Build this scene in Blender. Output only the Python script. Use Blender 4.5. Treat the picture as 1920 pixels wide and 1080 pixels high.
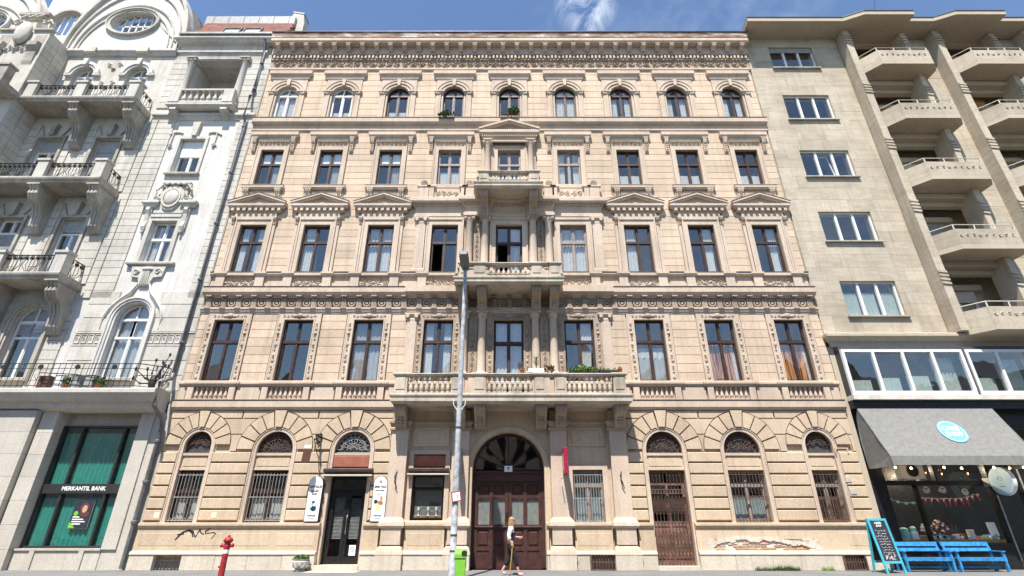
import bpy, math, random
from mathutils import Vector, Matrix
R = math.radians
PI = math.pi
random.seed(11)
for _o in list(bpy.data.objects):
    bpy.data.objects.remove(_o, do_unlink=True)
scn = bpy.context.scene
COL = scn.collection

# ------------------------------------------------------------------ camera
cam_d = bpy.data.cameras.new('camera')
cam_d.sensor_width = 36.0
cam_d.lens = 36.0 * 943.0 / 1920.0
cam_d.clip_start = 0.1
cam_d.clip_end = 3000.0
cam = bpy.data.objects.new('camera', cam_d)
COL.objects.link(cam)
cam.location = (0.145, -20.7, 1.55)
cam.rotation_euler = (R(115.0), 0.0, 0.0)
scn.camera = cam

# ------------------------------------------------------------------ light
SUN_EL, SUN_AZ = R(62.2), R(15.0)          # azimuth to the left of straight behind the camera
sdir = Vector((-math.sin(SUN_AZ) * math.cos(SUN_EL), -math.cos(SUN_AZ) * math.cos(SUN_EL), math.sin(SUN_EL)))
sun_d = bpy.data.lights.new('sun', 'SUN')
sun_d.energy = 4.8
sun_d.angle = R(0.53)
sun_d.color = (1.0, 0.95, 0.89)
sun = bpy.data.objects.new('sun', sun_d)
COL.objects.link(sun)
sun.rotation_euler = sdir.to_track_quat('Z', 'Y').to_euler()
sun.location = (0, -40, 60)

wld = bpy.data.worlds.new('World')
scn.world = wld
wld.use_nodes = True
wn, wl = wld.node_tree.nodes, wld.node_tree.links
wn.clear()
w_out = wn.new('ShaderNodeOutputWorld')
w_bg = wn.new('ShaderNodeBackground')
w_sky = wn.new('ShaderNodeTexSky')
w_sky.sky_type = 'NISHITA'
w_sky.sun_disc = False
w_sky.sun_elevation = SUN_EL
w_sky.sun_rotation = PI + SUN_AZ
w_sky.altitude = 100
w_sky.air_density = 1.0
w_sky.dust_density = 0.25
w_sky.ozone_density = 3.6
w_bg.inputs['Strength'].default_value = 0.11
# thin cirrus in the sky
w_tc = wn.new('ShaderNodeTexCoord')
w_map = wn.new('ShaderNodeMapping')
w_map.inputs['Scale'].default_value = (4.0, 4.0, 2.2)
w_map.inputs['Rotation'].default_value = (0.3, 0.5, 0.2)
w_n = wn.new('ShaderNodeTexNoise')
w_n.inputs['Scale'].default_value = 3.6
w_n.inputs['Detail'].default_value = 9
w_n.inputs['Roughness'].default_value = 0.62
w_n.inputs['Distortion'].default_value = 1.3
w_r = wn.new('ShaderNodeValToRGB')
w_r.color_ramp.elements[0].position = 0.40
w_r.color_ramp.elements[1].position = 0.74
w_n2 = wn.new('ShaderNodeTexNoise')
w_n2.inputs['Scale'].default_value = 1.3
w_n2.inputs['Detail'].default_value = 3
w_r2 = wn.new('ShaderNodeValToRGB')
w_r2.color_ramp.elements[0].position = 0.45
w_r2.color_ramp.elements[1].position = 0.74
# one distinct wisp high over the roof
w_dot = wn.new('ShaderNodeVectorMath'); w_dot.operation = 'DOT_PRODUCT'
def pix_dir(px, py):
    a = (px - 960) / 943.0; b = (540 - py) / 943.0; p = R(25)
    return Vector((a, math.cos(p) - b * math.sin(p), math.sin(p) + b * math.cos(p))).normalized()
w_dot.inputs[1].default_value = pix_dir(1100, 8)
w_mr = wn.new('ShaderNodeMapRange')
w_mr.interpolation_type = 'SMOOTHSTEP'
w_mr.inputs['From Min'].default_value = math.cos(R(3.6))
w_mr.inputs['From Max'].default_value = math.cos(R(0.9))
w_max = wn.new('ShaderNodeMath'); w_max.operation = 'MAXIMUM'
w_mul = wn.new('ShaderNodeMath'); w_mul.operation = 'MULTIPLY'
w_mul2 = wn.new('ShaderNodeMath'); w_mul2.operation = 'MULTIPLY'
w_mul2.inputs[1].default_value = 0.75
w_mix = wn.new('ShaderNodeMixRGB')
w_mix.inputs['Color2'].default_value = (6.2, 6.6, 7.2, 1)
wl.new(w_tc.outputs['Generated'], w_map.inputs['Vector'])
wl.new(w_map.outputs[0], w_n.inputs['Vector'])
wl.new(w_tc.outputs['Generated'], w_n2.inputs['Vector'])
wl.new(w_tc.outputs['Generated'], w_dot.inputs[0])
wl.new(w_n.outputs['Fac'], w_r.inputs[0])
wl.new(w_n2.outputs['Fac'], w_r2.inputs[0])
wl.new(w_dot.outputs['Value'], w_mr.inputs['Value'])
wl.new(w_mr.outputs[0], w_max.inputs[0])
wl.new(w_r2.outputs[0], w_max.inputs[1])
wl.new(w_max.outputs[0], w_mul.inputs[0])
wl.new(w_r.outputs[0], w_mul.inputs[1])
wl.new(w_mul.outputs[0], w_mul2.inputs[0])
wl.new(w_mul2.outputs[0], w_mix.inputs['Fac'])
wl.new(w_sky.outputs[0], w_mix.inputs['Color1'])
wl.new(w_mix.outputs[0], w_bg.inputs['Color'])
wl.new(w_bg.outputs[0], w_out.inputs['Surface'])

scn.view_settings.view_transform = 'Standard'
scn.view_settings.look = 'None'
scn.view_settings.gamma = 1.0
scn.view_settings.exposure = 0.95
scn.view_settings.use_curve_mapping = False

# ------------------------------------------------------------------ materials
def nt(name):
    m = bpy.data.materials.new(name)
    m.use_nodes = True
    n, l = m.node_tree.nodes, m.node_tree.links
    b = n['Principled BSDF']
    return m, n, l, b

def ramp(n, a, b, c0=(0, 0, 0, 1), c1=(1, 1, 1, 1)):
    r = n.new('ShaderNodeValToRGB')
    r.color_ramp.elements[0].position = a
    r.color_ramp.elements[1].position = b
    r.color_ramp.elements[0].color = c0
    r.color_ramp.elements[1].color = c1
    return r

def masonry(name, col, dark, rough=0.88, stain=0.5, streak=0.4, rnd=0.10, bump=0.25, scale=1.0, vein=0.0, patch=None, moss=0.0):
    """plaster or stone: broad stains, rain streaks, fine mottling, a little difference piece by piece"""
    m, n, l, b = nt(name)
    geo = n.new('ShaderNodeNewGeometry')
    oi = n.new('ShaderNodeObjectInfo')
    n1 = n.new('ShaderNodeTexNoise'); n1.inputs['Scale'].default_value = 0.55 * scale; n1.inputs['Detail'].default_value = 7; n1.inputs['Roughness'].default_value = 0.62
    l.new(geo.outputs['Position'], n1.inputs['Vector'])
    r1 = ramp(n, 0.42, 0.72)
    l.new(n1.outputs['Fac'], r1.inputs[0])
    mp = n.new('ShaderNodeMapping'); mp.inputs['Scale'].default_value = (2.6, 2.6, 0.16)
    l.new(geo.outputs['Position'], mp.inputs['Vector'])
    n2 = n.new('ShaderNodeTexNoise'); n2.inputs['Scale'].default_value = 1.6 * scale; n2.inputs['Detail'].default_value = 6; n2.inputs['Roughness'].default_value = 0.6
    l.new(mp.outputs[0], n2.inputs['Vector'])
    r2 = ramp(n, 0.50, 0.78)
    l.new(n2.outputs['Fac'], r2.inputs[0])
    n3 = n.new('ShaderNodeTexNoise'); n3.inputs['Scale'].default_value = 14 * scale; n3.inputs['Detail'].default_value = 8; n3.inputs['Roughness'].default_value = 0.7
    l.new(geo.outputs['Position'], n3.inputs['Vector'])
    r3 = ramp(n, 0.30, 0.75, (0.80, 0.80, 0.80, 1), (1.12, 1.12, 1.12, 1))
    l.new(n3.outputs['Fac'], r3.inputs[0])
    mx1 = n.new('ShaderNodeMixRGB'); mx1.inputs['Color1'].default_value = (*col, 1); mx1.inputs['Color2'].default_value = (*dark, 1)
    f1 = n.new('ShaderNodeMath'); f1.operation = 'MULTIPLY'; f1.inputs[1].default_value = stain
    l.new(r1.outputs[0], f1.inputs[0]); l.new(f1.outputs[0], mx1.inputs['Fac'])
    mx2 = n.new('ShaderNodeMixRGB'); mx2.inputs['Color2'].default_value = (dark[0] * 0.6, dark[1] * 0.6, dark[2] * 0.6, 1)
    f2 = n.new('ShaderNodeMath'); f2.operation = 'MULTIPLY'; f2.inputs[1].default_value = streak
    l.new(r2.outputs[0], f2.inputs[0]); l.new(f2.outputs[0], mx2.inputs['Fac']); l.new(mx1.outputs[0], mx2.inputs['Color1'])
    last = mx2
    if vein > 0:
        mpv = n.new('ShaderNodeMapping'); mpv.inputs['Scale'].default_value = (0.5, 0.5, 2.4)
        addv = n.new('ShaderNodeVectorMath'); addv.operation = 'ADD'
        cmb = n.new('ShaderNodeCombineXYZ')
        mulr = n.new('ShaderNodeMath'); mulr.operation = 'MULTIPLY'; mulr.inputs[1].default_value = 37.0
        l.new(oi.outputs['Random'], mulr.inputs[0]); l.new(mulr.outputs[0], cmb.inputs[0]); l.new(mulr.outputs[0], cmb.inputs[2])
        l.new(geo.outputs['Position'], addv.inputs[0]); l.new(cmb.outputs[0], addv.inputs[1]); l.new(addv.outputs[0], mpv.inputs['Vector'])
        nv = n.new('ShaderNodeTexNoise'); nv.inputs['Scale'].default_value = 1.7; nv.inputs['Detail'].default_value = 7; nv.inputs['Distortion'].default_value = 1.2
        l.new(mpv.outputs[0], nv.inputs['Vector'])
        rv = ramp(n, 0.45, 0.72); l.new(nv.outputs['Fac'], rv.inputs[0])
        fv = n.new('ShaderNodeMath'); fv.operation = 'MULTIPLY'; fv.inputs[1].default_value = vein
        l.new(rv.outputs[0], fv.inputs[0])
        mxv = n.new('ShaderNodeMixRGB'); mxv.inputs['Color2'].default_value = (col[0] * 0.62, col[1] * 0.58, col[2] * 0.5, 1)
        l.new(fv.outputs[0], mxv.inputs['Fac']); l.new(last.outputs[0], mxv.inputs['Color1']); last = mxv
    if moss > 0:
        nm = n.new('ShaderNodeTexNoise'); nm.inputs['Scale'].default_value = 1.1; nm.inputs['Detail'].default_value = 8
        l.new(geo.outputs['Position'], nm.inputs['Vector'])
        rm = ramp(n, 0.60, 0.72); l.new(nm.outputs['Fac'], rm.inputs[0])
        fm = n.new('ShaderNodeMath'); fm.operation = 'MULTIPLY'; fm.inputs[1].default_value = moss
        l.new(rm.outputs[0], fm.inputs[0])
        mxm = n.new('ShaderNodeMixRGB'); mxm.inputs['Color2'].default_value = (0.22, 0.21, 0.10, 1)
        l.new(fm.outputs[0], mxm.inputs['Fac']); l.new(last.outputs[0], mxm.inputs['Color1']); last = mxm
    mu = n.new('ShaderNodeMixRGB'); mu.blend_type = 'MULTIPLY'; mu.inputs['Fac'].default_value = 1.0
    l.new(last.outputs[0], mu.inputs['Color1']); l.new(r3.outputs[0], mu.inputs['Color2'])
    hs = n.new('ShaderNodeHueSaturation')
    mr = n.new('ShaderNodeMapRange'); mr.inputs['To Min'].default_value = 1.0 - rnd; mr.inputs['To Max'].default_value = 1.0 + rnd
    l.new(oi.outputs['Random'], mr.inputs['Value']); l.new(mr.outputs[0], hs.inputs['Value']); l.new(mu.outputs[0], hs.inputs['Color'])
    l.new(hs.outputs[0], b.inputs['Base Color'])
    b.inputs['Roughness'].default_value = rough
    b.inputs['Specular IOR Level'].default_value = 0.25
    if bump:
        bp = n.new('ShaderNodeBump'); bp.inputs['Strength'].default_value = bump; bp.inputs['Distance'].default_value = 0.02
        l.new(n3.outputs['Fac'], bp.inputs['Height']); l.new(bp.outputs[0], b.inputs['Normal'])
    return m

def paint(name, col, rough=0.5, metal=0.0, var=0.25, scale=6.0, spec=0.4, rnd=0.0):
    m, n, l, b = nt(name)
    geo = n.new('ShaderNodeNewGeometry')
    oi = n.new('ShaderNodeObjectInfo')
    ns = n.new('ShaderNodeTexNoise'); ns.inputs['Scale'].default_value = scale; ns.inputs['Detail'].default_value = 6
    l.new(geo.outputs['Position'], ns.inputs['Vector'])
    r = ramp(n, 0.3, 0.75, (1 - var, 1 - var, 1 - var, 1), (1 + var * 0.4, 1 + var * 0.4, 1 + var * 0.4, 1))
    l.new(ns.outputs['Fac'], r.inputs[0])
    mu = n.new('ShaderNodeMixRGB'); mu.blend_type = 'MULTIPLY'; mu.inputs['Fac'].default_value = 1
    mu.inputs['Color1'].default_value = (*col, 1)
    l.new(r.outputs[0], mu.inputs['Color2'])
    hs = n.new('ShaderNodeHueSaturation')
    mr = n.new('ShaderNodeMapRange'); mr.inputs['To Min'].default_value = 1.0 - rnd; mr.inputs['To Max'].default_value = 1.0 + rnd
    l.new(oi.outputs['Random'], mr.inputs['Value']); l.new(mr.outputs[0], hs.inputs['Value']); l.new(mu.outputs[0], hs.inputs['Color'])
    l.new(hs.outputs[0], b.inputs['Base Color'])
    rr = n.new('ShaderNodeMapRange'); rr.inputs['To Min'].default_value = max(0.05, rough - 0.1); rr.inputs['To Max'].default_value = min(1, rough + 0.12)
    l.new(ns.outputs['Fac'], rr.inputs['Value']); l.new(rr.outputs[0], b.inputs['Roughness'])
    b.inputs['Metallic'].default_value = metal
    b.inputs['Specular IOR Level'].default_value = spec
    return m

def glass_mat(name, ior=1.9, tint=(0.965, 0.98, 0.975), rough=0.015):
    m = bpy.data.materials.new(name)
    m.use_nodes = True
    n, l = m.node_tree.nodes, m.node_tree.links
    n.clear()
    out = n.new('ShaderNodeOutputMaterial')
    mix = n.new('ShaderNodeMixShader')
    # Schlick reflectance, the same for both faces of the sheet
    f0 = ((ior - 1) / (ior + 1)) ** 2
    g0 = n.new('ShaderNodeNewGeometry')
    dt = n.new('ShaderNodeVectorMath'); dt.operation = 'DOT_PRODUCT'
    l.new(g0.outputs['Incoming'], dt.inputs[0]); l.new(g0.outputs['Normal'], dt.inputs[1])
    ab = n.new('ShaderNodeMath'); ab.operation = 'ABSOLUTE'; l.new(dt.outputs['Value'], ab.inputs[0])
    om = n.new('ShaderNodeMath'); om.operation = 'SUBTRACT'; om.inputs[0].default_value = 1.0; l.new(ab.outputs[0], om.inputs[1])
    p5 = n.new('ShaderNodeMath'); p5.operation = 'POWER'; p5.inputs[1].default_value = 5.0; l.new(om.outputs[0], p5.inputs[0])
    fr = n.new('ShaderNodeMath'); fr.operation = 'MULTIPLY_ADD'; fr.inputs[1].default_value = 1 - f0; fr.inputs[2].default_value = f0
    l.new(p5.outputs[0], fr.inputs[0])
    tr = n.new('ShaderNodeBsdfTransparent'); tr.inputs['Color'].default_value = (*tint, 1)
    gl = n.new('ShaderNodeBsdfGlossy'); gl.inputs['Roughness'].default_value = rough
    gl.inputs['Color'].default_value = (1.0, 0.97, 0.92, 1)
    geo = n.new('ShaderNodeNewGeometry')
    ns = n.new('ShaderNodeTexNoise'); ns.inputs['Scale'].default_value = 1.4; ns.inputs['Detail'].default_value = 1
    l.new(geo.outputs['Position'], ns.inputs['Vector'])
    bp = n.new('ShaderNodeBump'); bp.inputs['Strength'].default_value = 0.10; bp.inputs['Distance'].default_value = 0.05
    l.new(ns.outputs['Fac'], bp.inputs['Height'])
    l.new(bp.outputs[0], gl.inputs['Normal'])
    l.new(fr.outputs[0], mix.inputs[0]); l.new(tr.outputs[0], mix.inputs[1]); l.new(gl.outputs[0], mix.inputs[2])
    l.new(mix.outputs[0], out.inputs[0])
    return m

def cloth_mat(name, col, trans=0.35, stripe=None, alpha=1.0):
    m = bpy.data.materials.new(name)
    m.use_nodes = True
    n, l = m.node_tree.nodes, m.node_tree.links
    n.clear()
    out = n.new('ShaderNodeOutputMaterial')
    mix = n.new('ShaderNodeMixShader'); mix.inputs[0].default_value = trans
    d = n.new('ShaderNodeBsdfDiffuse'); t = n.new('ShaderNodeBsdfTranslucent')
    geo = n.new('ShaderNodeNewGeometry')
    ns = n.new('ShaderNodeTexNoise'); ns.inputs['Scale'].default_value = 7; ns.inputs['Detail'].default_value = 4
    l.new(geo.outputs['Position'], ns.inputs['Vector'])
    r = ramp(n, 0.3, 0.7, (col[0] * 0.8, col[1] * 0.8, col[2] * 0.8, 1), (*col, 1))
    l.new(ns.outputs['Fac'], r.inputs[0])
    src = r
    if stripe:
        mp = n.new('ShaderNodeMapping'); mp.inputs['Scale'].default_value = (16, 1, 0.35)
        l.new(geo.outputs['Position'], mp.inputs['Vector'])
        wv = n.new('ShaderNodeTexNoise'); wv.inputs['Scale'].default_value = 2.2; wv.inputs['Detail'].default_value = 2
        l.new(mp.outputs[0], wv.inputs['Vector'])
        rs = ramp(n, 0.46, 0.54); l.new(wv.outputs['Fac'], rs.inputs[0])
        mm = n.new('ShaderNodeMixRGB'); mm.inputs['Color2'].default_value = (*stripe, 1)
        l.new(rs.outputs[0], mm.inputs['Fac']); l.new(r.outputs[0], mm.inputs['Color1'])
        src = mm
    l.new(src.outputs[0], d.inputs[0]); l.new(src.outputs[0], t.inputs[0])
    l.new(d.outputs[0], mix.inputs[1]); l.new(t.outputs[0], mix.inputs[2])
    if alpha < 1:
        tp = n.new('ShaderNodeBsdfTransparent'); m2 = n.new('ShaderNodeMixShader'); m2.inputs[0].default_value = alpha
        l.new(tp.outputs[0], m2.inputs[1]); l.new(mix.outputs[0], m2.inputs[2]); l.new(m2.outputs[0], out.inputs[0])
    else:
        l.new(mix.outputs[0], out.inputs[0])
    return m

def emit_mat(name, col, s):
    m, n, l, b = nt(name)
    b.inputs['Base Color'].default_value = (*col, 1)
    b.inputs['Emission Color'].default_value = (*col, 1)
    b.inputs['Emission Strength'].default_value = s
    return m

M = {}
M['wall'] = masonry('peach_stucco', (0.62, 0.487, 0.36), (0.45, 0.34, 0.245), stain=0.8, streak=0.5, rnd=0.10)
M['trim'] = masonry('pinkish_trim_stucco', (0.59, 0.478, 0.372), (0.40, 0.312, 0.235), stain=0.65, streak=0.4, rnd=0.05)
M['ground'] = masonry('tan_rusticated_stucco', (0.575, 0.455, 0.325), (0.40, 0.305, 0.21), stain=0.6, streak=0.35, rnd=0.07)
M['ornament'] = masonry('sooty_ornament_stucco', (0.43, 0.345, 0.26), (0.23, 0.175, 0.125), stain=0.7, streak=0.35, rnd=0.05, scale=1.6)
M['base'] = masonry('pale_base_stone', (0.60, 0.54, 0.44), (0.42, 0.36, 0.28), stain=0.6, streak=0.45, rnd=0.09)
M['balcony'] = masonry('weathered_balcony_stone', (0.56, 0.49, 0.39), (0.25, 0.215, 0.165), stain=0.75, streak=0.6, rnd=0.06, scale=1.5, moss=0.2)
M['wood'] = paint('dark_brown_window_wood', (0.055, 0.030, 0.024), rough=0.5, var=0.35)
M['doorwood'] = paint('oxblood_door_wood', (0.070, 0.030, 0.025), rough=0.42, var=0.3)
M['greywood'] = paint('grey_window_wood', (0.30, 0.25, 0.22), rough=0.6, var=0.3)  # paler grey-brown tone than the other window wood
M['pvc'] = paint('white_window_plastic', (0.78, 0.78, 0.76), rough=0.35, var=0.08)
M['glass'] = glass_mat('window_glass')
M['lowglass'] = glass_mat('shop_glass', ior=1.5)
M['sheer'] = cloth_mat('sheer_white_curtain', (0.80, 0.80, 0.78), alpha=0.72)
M['white_curtain'] = cloth_mat('white_curtain', (0.82, 0.82, 0.80), trans=0.3)
M['blue_curtain'] = cloth_mat('pale_blue_curtain', (0.50, 0.62, 0.66), trans=0.3)
M['orange_curtain'] = cloth_mat('orange_striped_curtain', (0.20, 0.035, 0.015), trans=0.25, stripe=(0.85, 0.42, 0.16))
M['green_curtain'] = cloth_mat('teal_curtain', (0.05, 0.34, 0.275), trans=0.1)
M['pale_green'] = cloth_mat('pale_green_curtain', (0.62, 0.72, 0.64), trans=0.3, alpha=0.85)
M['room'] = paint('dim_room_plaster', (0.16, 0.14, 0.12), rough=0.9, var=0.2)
M['iron'] = paint('black_wrought_iron', (0.028, 0.024, 0.022), rough=0.55, var=0.4)
M['rustiron'] = paint('rusty_brown_iron', (0.12, 0.07, 0.05), rough=0.75, var=0.5)
M['greyiron'] = paint('grey_painted_iron', (0.34, 0.33, 0.31), rough=0.5, var=0.3)
M['flash'] = paint('dark_brown_flashing', (0.13, 0.095, 0.075), rough=0.55, var=0.5, scale=5)
M['gutter_old'] = masonry('peeling_gutter_metal', (0.42, 0.33, 0.27), (0.10, 0.06, 0.04), stain=1.0, streak=0.2, rnd=0.0, scale=2.6, patch=True)
M['darkmetal'] = paint('dark_sheet_metal', (0.07, 0.07, 0.075), rough=0.5, var=0.3)
M['pipe'] = paint('grey_downpipe_metal', (0.17, 0.175, 0.18), rough=0.5, metal=0.3, var=0.3)
M['lwhite'] = masonry('white_render', (0.635, 0.615, 0.57), (0.46, 0.435, 0.39), stain=0.5, streak=0.4, rnd=0.02)
M['lcream'] = masonry('cream_stone', (0.585, 0.555, 0.49), (0.36, 0.335, 0.28), stain=0.7, streak=0.55, rnd=0.05)
M['lstone'] = masonry('beige_bank_stone', (0.56, 0.52, 0.45), (0.40, 0.36, 0.30), stain=0.55, streak=0.3, rnd=0.08)
M['lsoot'] = masonry('sooty_cream_stone', (0.48, 0.44, 0.375), (0.19, 0.17, 0.14), stain=0.8, streak=0.5, rnd=0.05, scale=1.4)
M['tile'] = masonry('red_roof_tile', (0.24, 0.11, 0.085), (0.15, 0.075, 0.06), stain=0.6, streak=0.1, rnd=0.18)
M['zinc'] = paint('zinc_sheet', (0.36, 0.36, 0.34), rough=0.5, metal=0.2, var=0.25)
M['travertine'] = masonry('travertine_slab', (0.51, 0.445, 0.345), (0.34, 0.285, 0.21), stain=0.75, streak=0.4, rnd=0.11, vein=0.5)
M['rsoff'] = masonry('ochre_soffit_render', (0.50, 0.43, 0.325), (0.36, 0.295, 0.21), stain=0.5, streak=0.2, rnd=0.03)
M['black'] = paint('black_shopfront_paint', (0.016, 0.016, 0.017), rough=0.3, var=0.3)
M['bankframe'] = paint('anthracite_bank_frame', (0.055, 0.052, 0.050), rough=0.35, metal=0.3, var=0.2)
M['awning'] = cloth_mat('grey_awning_canvas', (0.235, 0.235, 0.222), trans=0.05)
M['blue'] = paint('bright_blue_bench_paint', (0.04, 0.27, 0.58), rough=0.6, var=0.5, scale=9)
M['turq'] = paint('turquoise_board_paint', (0.06, 0.42, 0.52), rough=0.5, var=0.2)
M['cyan'] = paint('sky_blue_print', (0.14, 0.52, 0.78), rough=0.7, var=0.05)
M['white'] = paint('white_paint', (0.80, 0.80, 0.79), rough=0.5, var=0.06)
M['dirtywhite'] = masonry('dirty_white_plaster', (0.68, 0.64, 0.56), (0.45, 0.41, 0.34), stain=0.7, streak=0.3, rnd=0.04, scale=3)
M['chalk'] = paint('chalkboard', (0.03, 0.032, 0.045), rough=0.8, var=0.4)
M['red'] = paint('signal_red_paint', (0.42, 0.03, 0.04), rough=0.55, var=0.55, scale=14)
M['boxred'] = paint('crimson_sign', (0.34, 0.015, 0.045), rough=0.4, var=0.08)
M['bricktone'] = masonry('brick_red_panel', (0.40, 0.15, 0.10), (0.26, 0.09, 0.06), stain=0.8, streak=0.3, rnd=0.12, scale=5)
M['green'] = paint('lime_green_plastic', (0.19, 0.50, 0.05), rough=0.4, var=0.1)
M['pole'] = paint('flaking_pale_grey_paint', (0.50, 0.53, 0.55), rough=0.5, var=0.55, scale=5)
M['lampgrey'] = paint('lamp_head_grey', (0.15, 0.16, 0.17), rough=0.4, var=0.2)
M['lens'] = paint('frosted_lamp_glass', (0.55, 0.56, 0.55), rough=0.25, var=0.1)
M['leaf'] = paint('green_leaves', (0.085, 0.16, 0.035), rough=0.6, var=0.5, rnd=0.2)
M['brightleaf'] = paint('bright_green_leaves', (0.16, 0.30, 0.03), rough=0.6, var=0.4, rnd=0.2)
M['dryleaf'] = paint('dry_brown_leaves', (0.17, 0.11, 0.05), rough=0.8, var=0.5)
M['terracotta'] = paint('terracotta', (0.46, 0.15, 0.06), rough=0.75, var=0.2)
M['concrete'] = masonry('grey_planter_concrete', (0.50, 0.48, 0.43), (0.30, 0.28, 0.24), stain=0.6, streak=0.3, rnd=0.0, scale=4)
M['asphalt'] = masonry('grey_pavement_asphalt', (0.19, 0.19, 0.185), (0.13, 0.13, 0.128), stain=0.7, streak=0.0, rnd=0.0, scale=1.5, bump=0.5)
M['road'] = masonry('road_asphalt', (0.06, 0.06, 0.06), (0.045, 0.045, 0.045), stain=0.6, streak=0.0, rnd=0.0)
M['yellowpaper'] = paint('faded_yellow_paper', (0.72, 0.62, 0.25), rough=0.8, var=0.1)
M['paper'] = paint('white_paper', (0.82, 0.82, 0.78), rough=0.8, var=0.06)
M['ink'] = paint('black_ink', (0.02, 0.02, 0.022), rough=0.7, var=0.1)
M['amber'] = emit_mat('warm_bulb', (1.0, 0.62, 0.25), 14.0)
M['wood_light'] = paint('honey_wood', (0.46, 0.27, 0.10), rough=0.5, var=0.3)
M['skin'] = paint('skin', (0.56, 0.33, 0.24), rough=0.55, var=0.1)
M['hair'] = paint('blonde_hair', (0.42, 0.27, 0.13), rough=0.6, var=0.5, scale=30)
M['shirt'] = paint('white_shirt', (0.78, 0.79, 0.80), rough=0.8, var=0.12, scale=12)
M['vest'] = paint('navy_cloth', (0.025, 0.027, 0.045), rough=0.8, var=0.3, scale=12)
M['trouser'] = paint('black_cloth', (0.014, 0.013, 0.014), rough=0.85, var=0.3, scale=12)
M['pinkshoe'] = paint('pale_pink_shoe', (0.74, 0.48, 0.47), rough=0.6, var=0.1)
M['pink'] = paint('pink_bunting', (0.78, 0.22, 0.24), rough=0.8, var=0.3, scale=25)
M['oldbrick'] = masonry('crumbling_brick', (0.50, 0.27, 0.17), (0.50, 0.42, 0.33), stain=1.0, streak=0.2, rnd=0.2, scale=6)
M['mint'] = paint('mint_enamel', (0.28, 0.62, 0.54), rough=0.4, var=0.15)
M['choc'] = paint('chocolate_brown', (0.12, 0.05, 0.035), rough=0.6, var=0.4, scale=20)

def peeling(name):
    m, n, l, b = nt(name)
    geo = n.new('ShaderNodeNewGeometry')
    mp = n.new('ShaderNodeMapping'); mp.inputs['Scale'].default_value = (0.55, 1.0, 2.4)
    l.new(geo.outputs['Position'], mp.inputs['Vector'])
    n1 = n.new('ShaderNodeTexNoise'); n1.inputs['Scale'].default_value = 1.5; n1.inputs['Detail'].default_value = 9; n1.inputs['Roughness'].default_value = 0.68
    l.new(mp.outputs[0], n1.inputs['Vector'])
    r = n.new('ShaderNodeValToRGB'); e = r.color_ramp.elements
    e[0].position = 0.36; e[0].color = (0.05, 0.03, 0.022, 1); e[1].position = 0.66; e[1].color = (0.66, 0.60, 0.52, 1)
    for ps, c in ((0.43, (0.20, 0.11, 0.07, 1)), (0.50, (0.34, 0.23, 0.16, 1)), (0.55, (0.36, 0.27, 0.20, 1)), (0.58, (0.62, 0.56, 0.48, 1))):
        q = e.new(ps); q.color = c
    l.new(n1.outputs['Fac'], r.inputs[0]); l.new(r.outputs[0], b.inputs['Base Color'])
    b.inputs['Roughness'].default_value = 0.8
    bp = n.new('ShaderNodeBump'); bp.inputs['Strength'].default_value = 0.4; bp.inputs['Distance'].default_value = 0.03
    l.new(n1.outputs['Fac'], bp.inputs['Height']); l.new(bp.outputs[0], b.inputs['Normal'])
    return m
M['gutter'] = peeling('peeling_gutter_paint')
M['oldwood'] = paint('faded_red_brown_wood', (0.24, 0.13, 0.095), rough=0.7, var=0.5, scale=4)

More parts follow.
